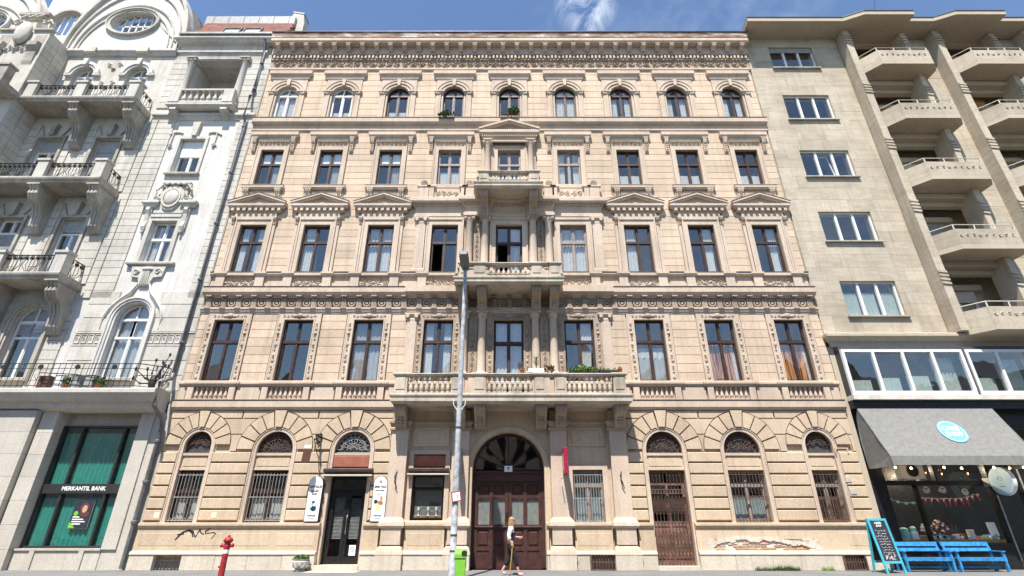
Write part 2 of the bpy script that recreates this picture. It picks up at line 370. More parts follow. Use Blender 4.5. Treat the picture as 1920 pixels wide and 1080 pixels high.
# ------------------------------------------------------------------ mesh helpers
class MB:
    def __init__(s):
        s.v = []; s.f = []
    def add(s, vs, fs):
        o = len(s.v)
        s.v.extend(vs)
        s.f.extend([tuple(i + o for i in f) for f in fs])
        return s
    def box(s, x0, x1, y0, y1, z0, z1):
        return s.add([(x0, y0, z0), (x1, y0, z0), (x1, y1, z0), (x0, y1, z0), (x0, y0, z1), (x1, y0, z1), (x1, y1, z1), (x0, y1, z1)],
                     [(0, 1, 5, 4), (1, 2, 6, 5), (2, 3, 7, 6), (3, 0, 4, 7), (4, 5, 6, 7), (3, 2, 1, 0)])
    def cham(s, x0, x1, y0, y1, z0, z1, c):
        """a block whose front face (at y0) has chamfered edges"""
        a = [(x0, y1, z0), (x1, y1, z0), (x1, y1, z1), (x0, y1, z1)]
        b = [(x0, y0 + c, z0), (x1, y0 + c, z0), (x1, y0 + c, z1), (x0, y0 + c, z1)]
        d = [(x0 + c, y0, z0 + c), (x1 - c, y0, z0 + c), (x1 - c, y0, z1 - c), (x0 + c, y0, z1 - c)]
        fs = [(8, 9, 10, 11)]
        for i in range(4):
            j = (i + 1) % 4
            fs += [(i, j, 4 + j, 4 + i), (4 + i, 4 + j, 8 + j, 8 + i)]
        return s.add(a + b + d, fs)
    def prism(s, poly, y0, y1):
        """polygon in x,z (anticlockwise seen from -y) from y0 (front) to y1"""
        n = len(poly)
        vs = [(x, y0, z) for x, z in poly] + [(x, y1, z) for x, z in poly]
        fs = [tuple(range(n)), tuple(range(2 * n - 1, n - 1, -1))]
        for i in range(n):
            j = (i + 1) % n
            fs.append((j, i, n + i, n + j))
        return s.add(vs, fs)
    def extr(s, poly, x0, x1):
        """polygon in y,z extruded along x"""
        n = len(poly)
        vs = [(x0, y, z) for y, z in poly] + [(x1, y, z) for y, z in poly]
        fs = [tuple(range(n - 1, -1, -1)), tuple(range(n, 2 * n))]
        for i in range(n):
            j = (i + 1) % n
            fs.append((i, j, n + j, n + i))
        return s.add(vs, fs)
    def horiz(s, poly, z0, z1):
        """polygon in x,y extruded in z"""
        n = len(poly)
        vs = [(x, y, z0) for x, y in poly] + [(x, y, z1) for x, y in poly]
        fs = [tuple(range(n - 1, -1, -1)), tuple(range(n, 2 * n))]
        for i in range(n):
            j = (i + 1) % n
            fs.append((i, j, n + j, n + i))
        return s.add(vs, fs)
    def mould(s, prof, x0, x1, y0=0.0):
        """moulding with mitred returns; prof = [(d,z)] from wall top to wall bottom"""
        vs = []
        for d, z in prof:
            vs += [(x0 - d, y0, z), (x0 - d, y0 - d, z), (x1 + d, y0 - d, z), (x1 + d, y0, z)]
        fs = []
        for i in range(len(prof) - 1):
            a = 4 * i
            for k in range(3):
                fs.append((a + k, a + 4 + k, a + 5 + k, a + 1 + k))
        return s.add(vs, fs)
    def lathe(s, prof, cx=0.0, cy=0.0, n=12, a0=0.0, a1=2 * PI, cap=True):
        full = abs(a1 - a0 - 2 * PI) < 1e-6
        m = n if full else n + 1
        vs = []
        for r, z in prof:
            for k in range(m):
                a = a0 + (a1 - a0) * k / n
                vs.append((cx + r * math.cos(a), cy + r * math.sin(a), z))
        fs = []
        for i in range(len(prof) - 1):
            for k in range(n):
                k2 = (k + 1) % m
                fs.append((i * m + k, i * m + k2, (i + 1) * m + k2, (i + 1) * m + k))
        if cap:
            fs.append(tuple(range(m - 1, -1, -1)))
            fs.append(tuple((len(prof) - 1) * m + k for k in range(m)))
        return s.add(vs, fs)
    def disc_y(s, cx, cz, r, y0, y1, n=14, rz=None):
        rz = rz or r
        return s.prism([(cx + r * math.cos(2 * PI * k / n), cz + rz * math.sin(2 * PI * k / n)) for k in range(n)], y0, y1)
    def ring(s, cx, cz, r0, r1, a0, a1, y0, y1, n=14, e=1.0):
        """arch band between radii r0 and r1, angles in radians (0 = +x, anticlockwise)"""
        for k in range(n):
            p = a0 + (a1 - a0) * k / n; q = a0 + (a1 - a0) * (k + 1) / n
            poly = [(cx + r0 * math.cos(p), cz + e * r0 * math.sin(p)), (cx + r1 * math.cos(p), cz + e * r1 * math.sin(p)),
                    (cx + r1 * math.cos(q), cz + e * r1 * math.sin(q)), (cx + r0 * math.cos(q), cz + e * r0 * math.sin(q))]
            s.prism(poly, y0, y1)
        return s
    def tube(s, pts, r, n=5, closed=False):
        pts = [Vector(p) for p in pts]
        m = len(pts); vs = []; up = Vector((0.0, 0.0, 1.0))
        for i, p in enumerate(pts):
            if closed: t = pts[(i + 1) % m] - pts[i - 1]
            else: t = pts[min(i + 1, m - 1)] - pts[max(i - 1, 0)]
            t.normalize()
            a = t.cross(up)
            if a.length < 1e-3: a = t.cross(Vector((0, 1, 0)))
            a.normalize(); b = t.cross(a)
            rr = r[i] if isinstance(r, (list, tuple)) else r
            for k in range(n):
                w = 2 * PI * k / n
                vs.append(tuple(p + a * (rr * math.cos(w)) + b * (rr * math.sin(w))))
        fs = []
        rng = m if closed else m - 1
        for i in range(rng):
            j = (i + 1) % m
            for k in range(n):
                k2 = (k + 1) % n
                fs.append((i * n + k, i * n + k2, j * n + k2, j * n + k))
        if not closed:
            fs.append(tuple(range(n - 1, -1, -1))); fs.append(tuple((m - 1) * n + k for k in range(n)))
        return s.add(vs, fs)
    def blob(s, cx, cy, cz, rx, ry, rz, n=6, m=4):
        vs = [(cx, cy, cz - rz)]
        for i in range(1, m):
            t = PI * i / m
            for k in range(n):
                a = 2 * PI * k / n
                vs.append((cx + rx * math.sin(t) * math.cos(a), cy + ry * math.sin(t) * math.sin(a), cz - rz * math.cos(t)))
        vs.append((cx, cy, cz + rz))
        fs = []
        for k in range(n):
            fs.append((0, 1 + (k + 1) % n, 1 + k))
            L = 1 + (m - 2) * n
            fs.append((len(vs) - 1, L + k, L + (k + 1) % n))
        for i in range(m - 2):
            for k in range(n):
                a = 1 + i * n + k; b = 1 + i * n + (k + 1) % n
                fs.append((a, b, b + n, a + n))
        return s.add(vs, fs)
    def spiral(s, cx, cz, y, r, turns=1.4, th=0.02, flip=1, a0=0.0, k=14):
        pts = []
        for i in range(k + 1):
            t = i / k
            a = a0 + flip * turns * 2 * PI * t
            rr = r * (1 - 0.85 * t)
            pts.append((cx + rr * math.cos(a), y, cz + rr * math.sin(a)))
        return s.tube(pts, th, 4)
    def xf(s, mat):
        s.v = [tuple(mat @ Vector(p)) for p in s.v]
        return s
    def mesh(s, name, smooth=None):
        me = bpy.data.meshes.new(name)
        me.from_pydata(s.v, [], s.f)
        me.update()
        if smooth is not None:
            me.polygons.foreach_set('use_smooth', [True] * len(me.polygons))
            me.set_sharp_from_angle(angle=R(smooth))
        return me
    def obj(s, name, mat, parent=None, loc=(0, 0, 0), smooth=None, kind=None, rot=None):
        return mk(name, s.mesh(name, smooth), mat, parent, loc, kind, rot)

def mk(name, me, mat, parent=None, loc=(0, 0, 0), kind=None, rot=None, scale=None):
    if mat is not None and not me.materials:
        me.materials.append(M[mat] if isinstance(mat, str) else mat)
    o = bpy.data.objects.new(name, me)
    COL.objects.link(o)
    o.location = loc
    if rot: o.rotation_euler = rot
    if scale: o.scale = scale
    if parent is not None: o.parent = parent
    if kind: o['kind'] = kind
    return o

def empty(name, loc=(0, 0, 0), rz=0.0):
    o = bpy.data.objects.new(name, None)
    COL.objects.link(o)
    o.location = loc; o.rotation_euler = (0, 0, rz)
    o.empty_display_size = 0.2
    return o

def tag(o, label, cat, group=None):
    o['label'] = label; o['category'] = cat
    if group: o['group'] = group
    return o

CACHE = {}
def cached(key, fn):
    if key not in CACHE: CACHE[key] = fn()
    return CACHE[key]

def text_mesh(txt, size, depth=0.004, bold=False, space=1.0, align='CENTER'):
    cu = bpy.data.curves.new('lettering', 'FONT')
    cu.body = txt; cu.size = size; cu.extrude = depth; cu.align_x = align; cu.align_y = 'CENTER'
    cu.space_character = space
    if bold: cu.offset = size * 0.025
    cu.resolution_u = 2
    o = bpy.data.objects.new('tmp', cu)
    COL.objects.link(o)
    dg = bpy.context.evaluated_depsgraph_get()
    me = bpy.data.meshes.new_from_object(o.evaluated_get(dg))
    bpy.data.objects.remove(o, do_unlink=True)
    bpy.data.curves.remove(cu)
    me.name = 'lettering'
    return me

def lettering(txt, size, mat, parent, loc, rot=(PI / 2, 0, 0), bold=False, space=1.0, name='lettering'):
    me = text_mesh(txt, size, bold=bold, space=space)
    me.materials.clear()
    return mk(name, me, mat, parent, loc, rot=rot)

def wall_band(mb, x0, x1, z0, z1, y0, y1, ops):
    """wall with openings (cx, hw, zb, zt, arch): zt is the spring line when arch"""
    x = x0
    for cx, hw, zb, zt, arch in sorted(ops):
        if cx - hw > x + 1e-4: mb.box(x, cx - hw, y0, y1, z0, z1)
        if zb > z0 + 1e-4: mb.box(cx - hw, cx + hw, y0, y1, z0, zb)
        if not arch:
            if zt < z1 - 1e-4: mb.box(cx - hw, cx + hw, y0, y1, zt, z1)
        else:
            n = 14
            for k in range(n):
                p = PI - PI * k / n; q = PI - PI * (k + 1) / n
                mb.prism([(cx + hw * math.cos(p), zt + hw * math.sin(p)), (cx + hw * math.cos(q), zt + hw * math.sin(q)),
                          (cx + hw * math.cos(q), z1), (cx + hw * math.cos(p), z1)], y0, y1)
        x = cx + hw
    if x1 > x + 1e-4: mb.box(x, x1, y0, y1, z0, z1)
    return mb

def relief(mb, x0, x1, z0, z1, y, cell, rng, th=0.018, lump=True):
    """carved scrollwork filling a band"""
    w = x1 - x0; h = z1 - z0
    n = max(1, int(round(w / cell))); c = w / n
    for i in range(n):
        cx = x0 + (i + 0.5) * c; cz = (z0 + z1) / 2
        fl = 1 if i % 2 else -1
        r = min(c, h) * 0.42
        mb.spiral(cx, cz, y, r, 1.5, th, fl, rng.uniform(0, 6))
        if lump:
            mb.blob(cx, y, cz, r * 0.3, th * 1.6, r * 0.3, 6, 4)
            for k in range(3):
                a = rng.uniform(0, 2 * PI)
                mb.blob(cx + c * 0.42 * math.cos(a), y, cz + h * 0.38 * math.sin(a), 0.05 * h / 0.4, th * 1.5, 0.035 * h / 0.4, 5, 3)
    return mb

def baluster_mesh(h, r=0.075):
    key = ('bal', round(h, 3), r)
    def f():
        pr = [(0.95, 0), (0.95, .07), (0.55, .10), (0.75, .14), (1.0, .26), (0.92, .38), (0.55, .58), (0.42, .74), (0.6, .80), (0.5, .85), (0.9, .90), (0.9, 1.0)]
        return MB().lathe([(r * a, h * b) for a, b in pr], n=9).mesh('baluster', 40)
    return cached(key, f)

def curtain_mesh(w, h, waves, amp, seed, scallop=0.0, slant=0.0):
    rng = random.Random(seed)
    nx = max(8, int(waves * 6)); nz = 6
    vs = []; fs = []
    ph = rng.uniform(0, 6)
    for j in range(nz + 1):
        t = j / nz
        for i in range(nx + 1):
            u = i / nx
            x = -w / 2 + w * u
            if slant: x = -w / 2 + w * u * (1 - slant * (1 - t) * (0.5 + 0.5 * math.sin(3 * t)))
            y = amp * math.sin(u * waves * 2 * PI + ph + 0.6 * t) * (0.6 + 0.4 * (1 - t)) + 0.3 * amp * math.sin(u * waves * 4.7 * PI + t)
            z = h * t
            if scallop and j == 0: z += scallop * abs(math.sin(u * waves * PI))
            vs.append((x, y, z))
    for j in range(nz):
        for i in range(nx):
            a = j * (nx + 1) + i
            fs.append((a, a + 1, a + nx + 2, a + nx + 1))
    me = bpy.data.meshes.new('curtain')
    me.from_pydata(vs, [], fs); me.update()
    me.polygons.foreach_set('use_smooth', [True] * len(me.polygons))
    return me

GR = random.Random(5)
def pane(parent, x0, x1, z0, z1, y=0.0, mat='glass', name='pane'):
    w, h = x1 - x0, z1 - z0
    me = cached(('pane', round(w, 3), round(h, 3), mat), lambda: MB().box(-w / 2, w / 2, -0.003, 0.003, -h / 2, h / 2).mesh('pane'))
    return mk(name, me, mat, parent, ((x0 + x1) / 2, y, (z0 + z1) / 2), rot=(GR.gauss(0, 0.014), 0, GR.gauss(0, 0.016)))

def window(parent, cx, z0, z1, hw, y, fmat='wood', tr=0.36, arch=False, curtain='sheer', inner=None, fw=0.06, open_left=False, seed=0, mullion=True):
    """casement: frame with transom and mullion, panes and curtains as its sub-parts"""
    h = z1 - z0
    def f():
        b = MB()
        b.box(-hw, -hw + fw, -0.05, 0.05, 0, h); b.box(hw - fw, hw, -0.05, 0.05, 0, h)
        b.box(-hw + fw, hw - fw, -0.05, 0.05, 0, fw)
        zt = h if arch else h * (1 - tr)
        tw = 0.055
        b.box(-hw + fw, hw - fw, -0.075, 0.05, zt - tw, zt + tw)
        if not arch:
            b.box(-hw + fw, hw - fw, -0.05, 0.05, h - fw, h)
        if mullion:
            b.box(-0.045, 0.045, -0.06, 0.045, fw, zt - tw)
            b.box(-0.030, 0.030, -0.055, 0.04, zt + tw, (h + hw - 0.04) if arch else h - fw)
        # inner sash rims
        for sx in ((-1, 1) if mullion else ()):
            xa, xb = (0.045, hw - fw) if sx > 0 else (-hw + fw, -0.045)
            for za, zb in ((fw, zt - tw),) + (() if arch else ((zt + tw, h - fw),)):
                b.box(xa, xa + 0.03, -0.03, 0.03, za, zb); b.box(xb - 0.03, xb, -0.03, 0.03, za, zb)
                b.box(xa + 0.03, xb - 0.03, -0.03, 0.03, za, za + 0.04); b.box(xa + 0.03, xb - 0.03, -0.03, 0.03, zb - 0.03, zb)
        if arch:
            b.ring(0, h, hw - fw, hw, 0, PI, -0.05, 0.05, 12)
        return b.mesh('window')
    me = cached(('win', round(hw, 3), round(h, 3), tr, arch, fmat, fw, mullion), f)
    w = mk('window', me, fmat, parent, (cx, y, z0))
    zt = h if arch else h * (1 - tr)
    tw = 0.055
    if mullion:
        if not open_left: pane(w, -hw + fw + .028, -0.075, fw + .038, zt - tw - .028)
        pane(w, 0.075, hw - fw - .028, fw + .038, zt - tw - .028)
    else:
        pane(w, -hw + fw, hw - fw, fw, zt - tw)
    if arch:
        def g(sx):
            n = 8; r = hw - fw
            pts = [(0.03 * sx, h * 0 + tw)]
            for k in range(n + 1):
                a = PI / 2 * k / n
                xx = max(r * math.cos(a), 0.03); zz = max(r * math.sin(a), tw)
                pts.append((sx * xx, zz))
            if sx < 0: pts.reverse()
            return MB().prism(pts, -0.003, 0.003).mesh('pane')
        for sx in (-1, 1):
            mk('pane', cached(('ap', round(hw, 3), sx), lambda: g(sx)), 'glass', w, (0, 0, h), rot=(GR.gauss(0, 0.008), 0, GR.gauss(0, 0.01)))
    elif mullion:
        pane(w, -hw + fw + .028, -0.06, zt + tw + .038, h - fw - .028); pane(w, 0.06, hw - fw - .028, zt + tw + .038, h - fw - .028)
    else:
        pane(w, -hw + fw, hw - fw, zt + tw, h - fw)
    H = h + (hw * 0.9 if arch else 0)
    def cur(x, wd, zb, ht, mat, waves, amp=0.025, sc=0.0, sl=0.0):
        mk('curtain', curtain_mesh(wd, ht, waves, amp, seed * 7 + int(x * 100), sc, sl), mat, w, (x, 0.10 + 0.01 * (seed % 3), zb))
    if curtain == 'sheer': cur(0, 2 * hw, 0.0, H, 'sheer', 7)
    elif curtain == 'white': cur(0, 2 * hw, 0.0, H, 'white_curtain', 8)
    elif curtain == 'sides':
        cur(-hw * 0.68, hw * 0.62, 0, H, 'white_curtain', 4); cur(hw * 0.68, hw * 0.62, 0, H, 'white_curtain', 4)
    elif curtain == 'right':
        cur(hw * 0.5, hw * 0.95, 0, h, 'white_curtain', 5, sl=0.35)
    elif curtain == 'left':
        cur(-hw * 0.5, hw * 0.95, 0, h, 'white_curtain', 5, sl=-0.3)
    elif curtain == 'cafe': cur(0, 2 * hw - 0.1, 0.05, h * 0.42, 'white_curtain', 7, 0.015)
    elif curtain == 'wavy':
        cur(0, 2 * hw, 0.0, h * 0.50, 'sheer', 6, 0.02); cur(0, 2 * hw, h * 0.36, h * 0.2, 'white_curtain', 5, 0.02, sc=0.16)
    elif curtain == 'orange':
        cur(-hw * 0.42, hw * 0.95, 0, h * 0.64, 'orange_curtain', 4, 0.03); cur(hw * 0.42, hw * 0.6, 0, h * 0.64, 'orange_curtain', 3, 0.03)
        cur(hw * 0.85, hw * 0.3, 0, h * 0.64, 'white_curtain', 2, 0.03)
    elif curtain == 'blind':
        mk('roller_blind', MB().box(-hw + fw, hw - fw, 0.07, 0.075, h * 0.62, h - fw).mesh('roller_blind'), 'white', w)
        cur(hw * 0.55, hw * 0.8, 0, h * 0.6, 'sheer', 4)
    elif curtain == 'low':
        cur(0, 2 * hw - 0.1, 0.12, h * 0.28, 'white_curtain', 3, 0.02, sc=0.08)
    return w

# ================================================================== setting
g = MB(); g.box(-600, 600, -600, 600, -0.6, -0.14)
gr = g.obj('ground', 'road'); gr['kind'] = 'structure'
o = MB().box(-7.0, -5.2, -1.1, -.32, -.02, .006).obj('concrete_strip', 'concrete'); o['kind'] = 'structure'
rd = MB(); rd.box(-300, 300, -17.2, -5.15, -0.135, -0.12)
o = rd.obj('road', 'road'); o['kind'] = 'structure'
pv = MB(); pv.box(-300, 300, -5.0, 6.0, -0.12, 0.0)
pave = pv.obj('pavement', 'asphalt'); pave['kind'] = 'structure'
kb = MB()
for k in range(-40, 40): kb.box(k * 1.0 + 0.004, k * 1.0 + 0.996, -5.15, -5.004, -0.12, 0.006)
o = kb.obj('kerb', 'base'); o['kind'] = 'structure'
pv = MB(); pv.box(-300, 300, -40.0, -17.2, -0.12, 0.0)
o = pv.obj('far_pavement', 'asphalt'); o['kind'] = 'structure'

# ================================================================== peach apartment building
S = 3.07
XC = [(i - 4) * S for i in range(9)]
EL, ER = -13.62, 13.68
APT = empty('apartment_building')
tag(APT, 'five storey peach stucco apartment building with arched ground floor and three central balconies', 'building')

OPEN_G = [(XC[0], .55, 1.55, 4.33, True), (XC[1], .73, 1.55, 4.15, True), (XC[2], .73, .0, 4.15, True),
          (XC[3], .64, 1.62, 3.98, False), (XC[4], 1.40, 0.0, 3.45, True), (XC[5], .60, 1.50, 3.42, False),
          (XC[6], .73, .0, 4.15, True), (XC[7], .73, 1.55, 4.15, True), (XC[8], .55, 1.55, 4.33, True)]
OPEN_1 = [(x, .66, 6.12 if i == 4 else 6.87, 9.65, False) for i, x in enumerate(XC)]
OPEN_2 = [(x, .64, 11.12 if i == 4 else 11.93, 14.55, False) for i, x in enumerate(XC)]
OPEN_3 = [(x, .60, 16.14 if i == 4 else 16.92, 19.12, False) for i, x in enumerate(XC)]
OPEN_4 = [(x, .585, 21.2, 22.98, True) for x in XC]
wb = MB()
wall_band(wb, EL, ER, -0.1, 5.90, 0.02, 0.5, OPEN_G)
wall_band(wb, EL, ER, 5.90, 10.9, 0.02, 0.5, OPEN_1)
wall_band(wb, EL, ER, 10.9, 16.2, 0.02, 0.5, OPEN_2)
wall_band(wb, EL, ER, 16.2, 20.9, 0.02, 0.5, OPEN_3)
wall_band(wb, EL, ER, 20.9, 26.9, 0.02, 0.5, OPEN_4)
wb.obj('wall', 'wall', APT)
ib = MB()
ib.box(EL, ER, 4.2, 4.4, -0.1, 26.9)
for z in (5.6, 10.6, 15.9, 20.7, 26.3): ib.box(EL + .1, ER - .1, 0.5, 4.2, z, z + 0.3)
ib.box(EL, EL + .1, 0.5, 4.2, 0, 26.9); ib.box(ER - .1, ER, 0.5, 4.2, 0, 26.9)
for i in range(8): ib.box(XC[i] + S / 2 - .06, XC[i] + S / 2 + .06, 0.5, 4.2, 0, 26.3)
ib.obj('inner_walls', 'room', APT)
rb = MB(); rb.extr([(-.4, 27.24), (4.4, 27.5), (4.4, 26.9), (-.4, 26.87)], EL, ER); rb.obj('roof', 'darkmetal', APT)

# ---- stucco courses between the windows (each course its own piece)
def course(x0, x1, z0, z1, mat='wall', name='stone_course', y0=0.0, c=0.006):
    w, h = x1 - x0, z1 - z0
    me = cached(('crs', round(w, 3), round(h, 3), round(y0, 3), mat), lambda: MB().cham(-w / 2, w / 2, y0, 0.03, -h / 2, h / 2, c).mesh(name))
    return mk(name, me, mat, APT, ((x0 + x1) / 2, 0, (z0 + z1) / 2))

def bays(half, ends=True, skip=()):
    out = []
    if ends: out.append((EL + 0.01, XC[0] - half))
    for i in range(8):
        if i in skip: continue
        out.append((XC[i] + half, XC[i + 1] - half))
    if ends: out.append((XC[8] + half, ER - 0.01))
    return out
CH = 0.385
G_ = 0.008
for (a, b_) in bays(1.0, True, (2, 3, 4, 5)) + [(XC[2] + 1.0, -4.42), (4.46, XC[6] - 1.0)]:
    for k in range(8): course(a, b_, 6.88 + k * CH + G_, 6.88 + (k + 1) * CH - G_, y0=-0.035)
for (a, b_) in bays(1.06, True, (2, 3, 4, 5)) + [(XC[2] + 1.06, -4.46), (4.46, XC[6] - 1.06)]:
    for k in range(8): course(a, b_, 11.97 + k * CH + G_, 11.97 + (k + 1) * CH - G_)
for (a, b_) in bays(.86, True, (3, 4)) + [(XC[3] + .86, -1.45), (1.45, XC[5] - .86)]:
    for k in range(10): course(a, b_, 16.15 + k * CH + G_, 16.15 + (k + 1) * CH - G_)
for (a, b_) in bays(1.15, True, (2, 3, 4, 5)) + [(XC[2] + 1.15, -4.9), (4.9, XC[6] - 1.15)]:
    for k in range(3): course(a, b_, 15.06 + k * CH + G_, 15.06 + (k + 1) * CH - G_ - (.08 if k == 2 else 0))
top = MB()
for (a, b_) in bays(1.0):
    for k in range(9): top.cham(a, b_, 0.0, 0.03, 21.08 + k * .43 + G_, 21.08 + (k + 1) * .43 - G_, 0.006)
top.obj('upper_stone_courses', 'wall', APT, kind='stuff')

# ---- ground floor: base stones, dado, sill band, rusticated blocks, voussoirs
rg = random.Random(3)
def segs(x0, x1, cuts):
    out = []; a = x0
    for c0, c1 in sorted(cuts):
        if c0 > a: out.append((a, c0))
        a = max(a, c1)
    if x1 > a: out.append((a, x1))
    return out
DOORS = [(XC[2] - .80, XC[2] + .80), (-1.42, 1.42), (XC[6] - .76, XC[6] + .76)]
GRATES = [(-12.72, -11.72), (2.95, 3.95), (12.0, 12.85)]
PIERS = [(-4.28, .36), (-1.86, .36), (1.98, .36), (4.32, .36)]
pcut = [(x - w - .12, x + w + .12) for x, w in PIERS]
for a, b_ in segs(EL, ER, DOORS + GRATES + pcut):
    n = max(1, int(round((b_ - a) / 1.3)))
    xs = [a + (b_ - a) * k / n for k in range(n + 1)]
    for k in range(1, n): xs[k] += rg.uniform(-.12, .12)
    for k in range(n):
        MB().cham(xs[k] + .004, xs[k + 1] - .004, -.26 - rg.uniform(0, .008), .02, 0.0, .50, .008).obj('base_stone', 'base', APT)
for a, b_ in GRATES: MB().box(a, b_, -.24, .02, .50, .56).obj('grate_lintel', 'base', APT)
for a, b_ in segs(EL, ER, DOORS + pcut):
    MB().extr([(0.02, .62), (-.20, .62), (-.27, .58), (-.29, .53), (-.29, .503), (0.02, .503)], a, b_).obj('plinth_moulding', 'base', APT)
    if a > 6: wall_band(MB(), a, b_, .62, 1.36, -.16, .02, [(9.3, 1.9, .64, 1.0, False)]).obj('dado', 'ground', APT)
    else: MB().box(a, b_, -.16, .02, .62, 1.36).obj('dado', 'ground', APT)
    MB().extr([(0.02, 1.55), (-.10, 1.55), (-.24, 1.53), (-.24, 1.45), (-.20, 1.42), (-.19, 1.36), (0.02, 1.36)], a, b_).obj('sill_band', 'ground', APT)
    n = int((b_ - a) / 1.35)
    for k in range(n):
        xa = a + (b_ - a) * (k + .08) / n; xb = a + (b_ - a) * (k + .92) / n
        if 7.4 < (xa + xb) / 2 < 12.2: continue
        f = MB()
        f.cham(xa, xb, -.168, -.15, .78, 1.20, .012)
        f.obj('dado_panel', 'ground', APT)
# bare patch with exposed bricks low on the right
bp_ = random.Random(9)
for row in range(5):
    z = .66 + row * .085
    xa = 7.35 + bp_.uniform(0, .35) + (0.5 if row == 4 else 0) + (.25 if row == 3 else 0); xb = 11.2 - bp_.uniform(0, .5) - (1.7 if row == 4 else 0) - (.9 if row == 3 else 0)
    x = xa
    while x < xb:
        if bp_.random() < .80 - .15 * row:
            w = .24
            me = cached(('brk',), lambda: MB().cham(0, .235, -.142, -.10, 0, .066, .008).mesh('brick'))
            mk('brick', me, 'oldbrick', APT, (x, bp_.uniform(-.004, .01), z))
        x += .25
MB().box(7.38, 11.22, -.118, .02, .63, 1.02).obj('old_mortar', 'dirtywhite', APT)
pt = MB()
def ragged(cx, cz, rx, rz, y):
    n = 11; pts = []
    for q in range(n):
        an = 2 * PI * q / n; r = bp_.uniform(.55, 1.0)
        pts.append((cx + rx * r * math.cos(an), cz + rz * r * math.sin(an)))
    pt.prism(pts, y, -.12)
for k in range(34):
    u = k / 33
    ragged(7.35 + 3.95 * u + bp_.uniform(-.08, .08), 1.0 - .20 * abs(2 * u - .8) ** 2 + bp_.uniform(-.03, .05), .20, .085, -.1625 - .0004 * k)
for k in range(9): ragged(7.42 + bp_.uniform(-.08, .1), .66 + k * .04, .16, .06, -.163 - .0005 * k); ragged(11.15 + bp_.uniform(-.25, .1), .66 + k * .04, .24, .06, -.164 - .0005 * k)
for k in range(12): ragged(bp_.uniform(7.8, 10.9), bp_.uniform(.66, .95), .10, .03, -.146 - .0005 * k)
pt.obj('bare_plaster_patches', 'base', APT, kind='stuff')

RUST = [1.60, 2.00, 2.415, 2.83, 3.25, 3.67, 4.08]
ARCH = {0: (.55, 4.33, 1.27), 1: (.73, 4.15, 1.48), 2: (.73, 4.15, 1.48), 6: (.73, 4.15, 1.48), 7: (.73, 4.15, 1.48), 8: (.55, 4.33, 1.27)}
def rustic(x0, x1, z0, z1):
    w, h = x1 - x0, z1 - z0
    me = cached(('rus', round(w, 3), round(h, 3)), lambda: MB().cham(-w / 2, w / 2, -0.10, .03, -h / 2, h / 2, .02).mesh('rusticated_block'))
    mk('rusticated_block', me, 'ground', APT, ((x0 + x1) / 2, 0, (z0 + z1) / 2))
GJ = .028
def arch_x(i, sx):   # outer side of the window surround
    return XC[i] + sx * (ARCH[i][0] + .15)
runs = [(EL + .01, arch_x(0, -1)), (arch_x(0, 1), arch_x(1, -1)), (arch_x(1, 1), arch_x(2, -1)), (arch_x(2, 1), -4.58),
        (4.62, arch_x(6, -1)), (arch_x(6, 1), arch_x(7, -1)), (arch_x(7, 1), arch_x(8, -1)), (arch_x(8, 1), ER - .01)]
for a, b_ in runs:
    for k in range(6): rustic(a, b_, RUST[k] + GJ, RUST[k + 1] - GJ)
NV = 9
for i, (hw, zs, ro) in ARCH.items():
    ri = hw + .15
    for k in range(NV):
        a0 = PI * k / NV; a1 = PI * (k + 1) / NV
        g0 = GJ / ri
        b = MB()
        m = 3
        key = k == NV // 2
        yf = -.125 if key else -.10
        top_r = ro + (.06 if key else 0)
        pts = [((ri) * math.cos(a0 + g0 + (a1 - a0 - 2 * g0) * q / m), ri * math.sin(a0 + g0 + (a1 - a0 - 2 * g0) * q / m)) for q in range(m + 1)]
        g1 = GJ / ro
        pto = [(top_r * math.cos(a1 - g1 - (a1 - a0 - 2 * g1) * q / m), top_r * math.sin(a1 - g1 - (a1 - a0 - 2 * g1) * q / m)) for q in range(m + 1)]
        b.prism((pts + pto)[::-1][::-1], yf, .03)
        b.obj('voussoir', 'ground', APT, (XC[i], 0, zs))
# spandrel stones between the arches
def spandrel(left, right, z0, z1):
    """left/right: ('x', value) or arch index"""
    n = 6
    zz = [z0 + (z1 - z0) * k / n for k in range(n + 1)]
    def edge(e, sx, z):
        if isinstance(e, float): return e
        hw, zs, ro = ARCH[e]
        d = z - zs
        r = ro + .035
        if d < 0: return XC[e] + sx * r
        if d >= r: return XC[e]
        return XC[e] + sx * math.sqrt(r * r - d * d)
    L = [(edge(left, 1, z), z) for z in zz]; Rr = [(edge(right, -1, z), z) for z in zz]
    if max(r[0] - l[0] for l, r in zip(L, Rr)) < .05: return
    poly = []
    for l, r in zip(L, Rr):
        if r[0] - l[0] < .01:
            m_ = (l[0] + r[0]) / 2
            poly.append(((m_ - .005, l[1]), (m_ + .005, l[1])))
        else: poly.append((l, r))
    P = [p[1] for p in poly] + [p[0] for p in reversed(poly)]
    MB().prism(P, -.075, .03).obj('spandrel_stone', 'ground', APT)
for l, r in ((EL + .01, 0), (0, 1), (1, 2), (2, -4.58), (4.62, 6), (6, 7), (7, 8), (8, ER - .01)):
    spandrel(l, r, 4.10, 4.72); spandrel(l, r, 4.76, 5.34)
    # top course, split by an upright joint
    if isinstance(l, int) and isinstance(r, int):
        xm = (XC[l] + XC[r]) / 2
        spandrel(l, xm - GJ, 5.385, 5.66); spandrel(xm + GJ, r, 5.385, 5.66)
    else: spandrel(l, r, 5.385, 5.66)
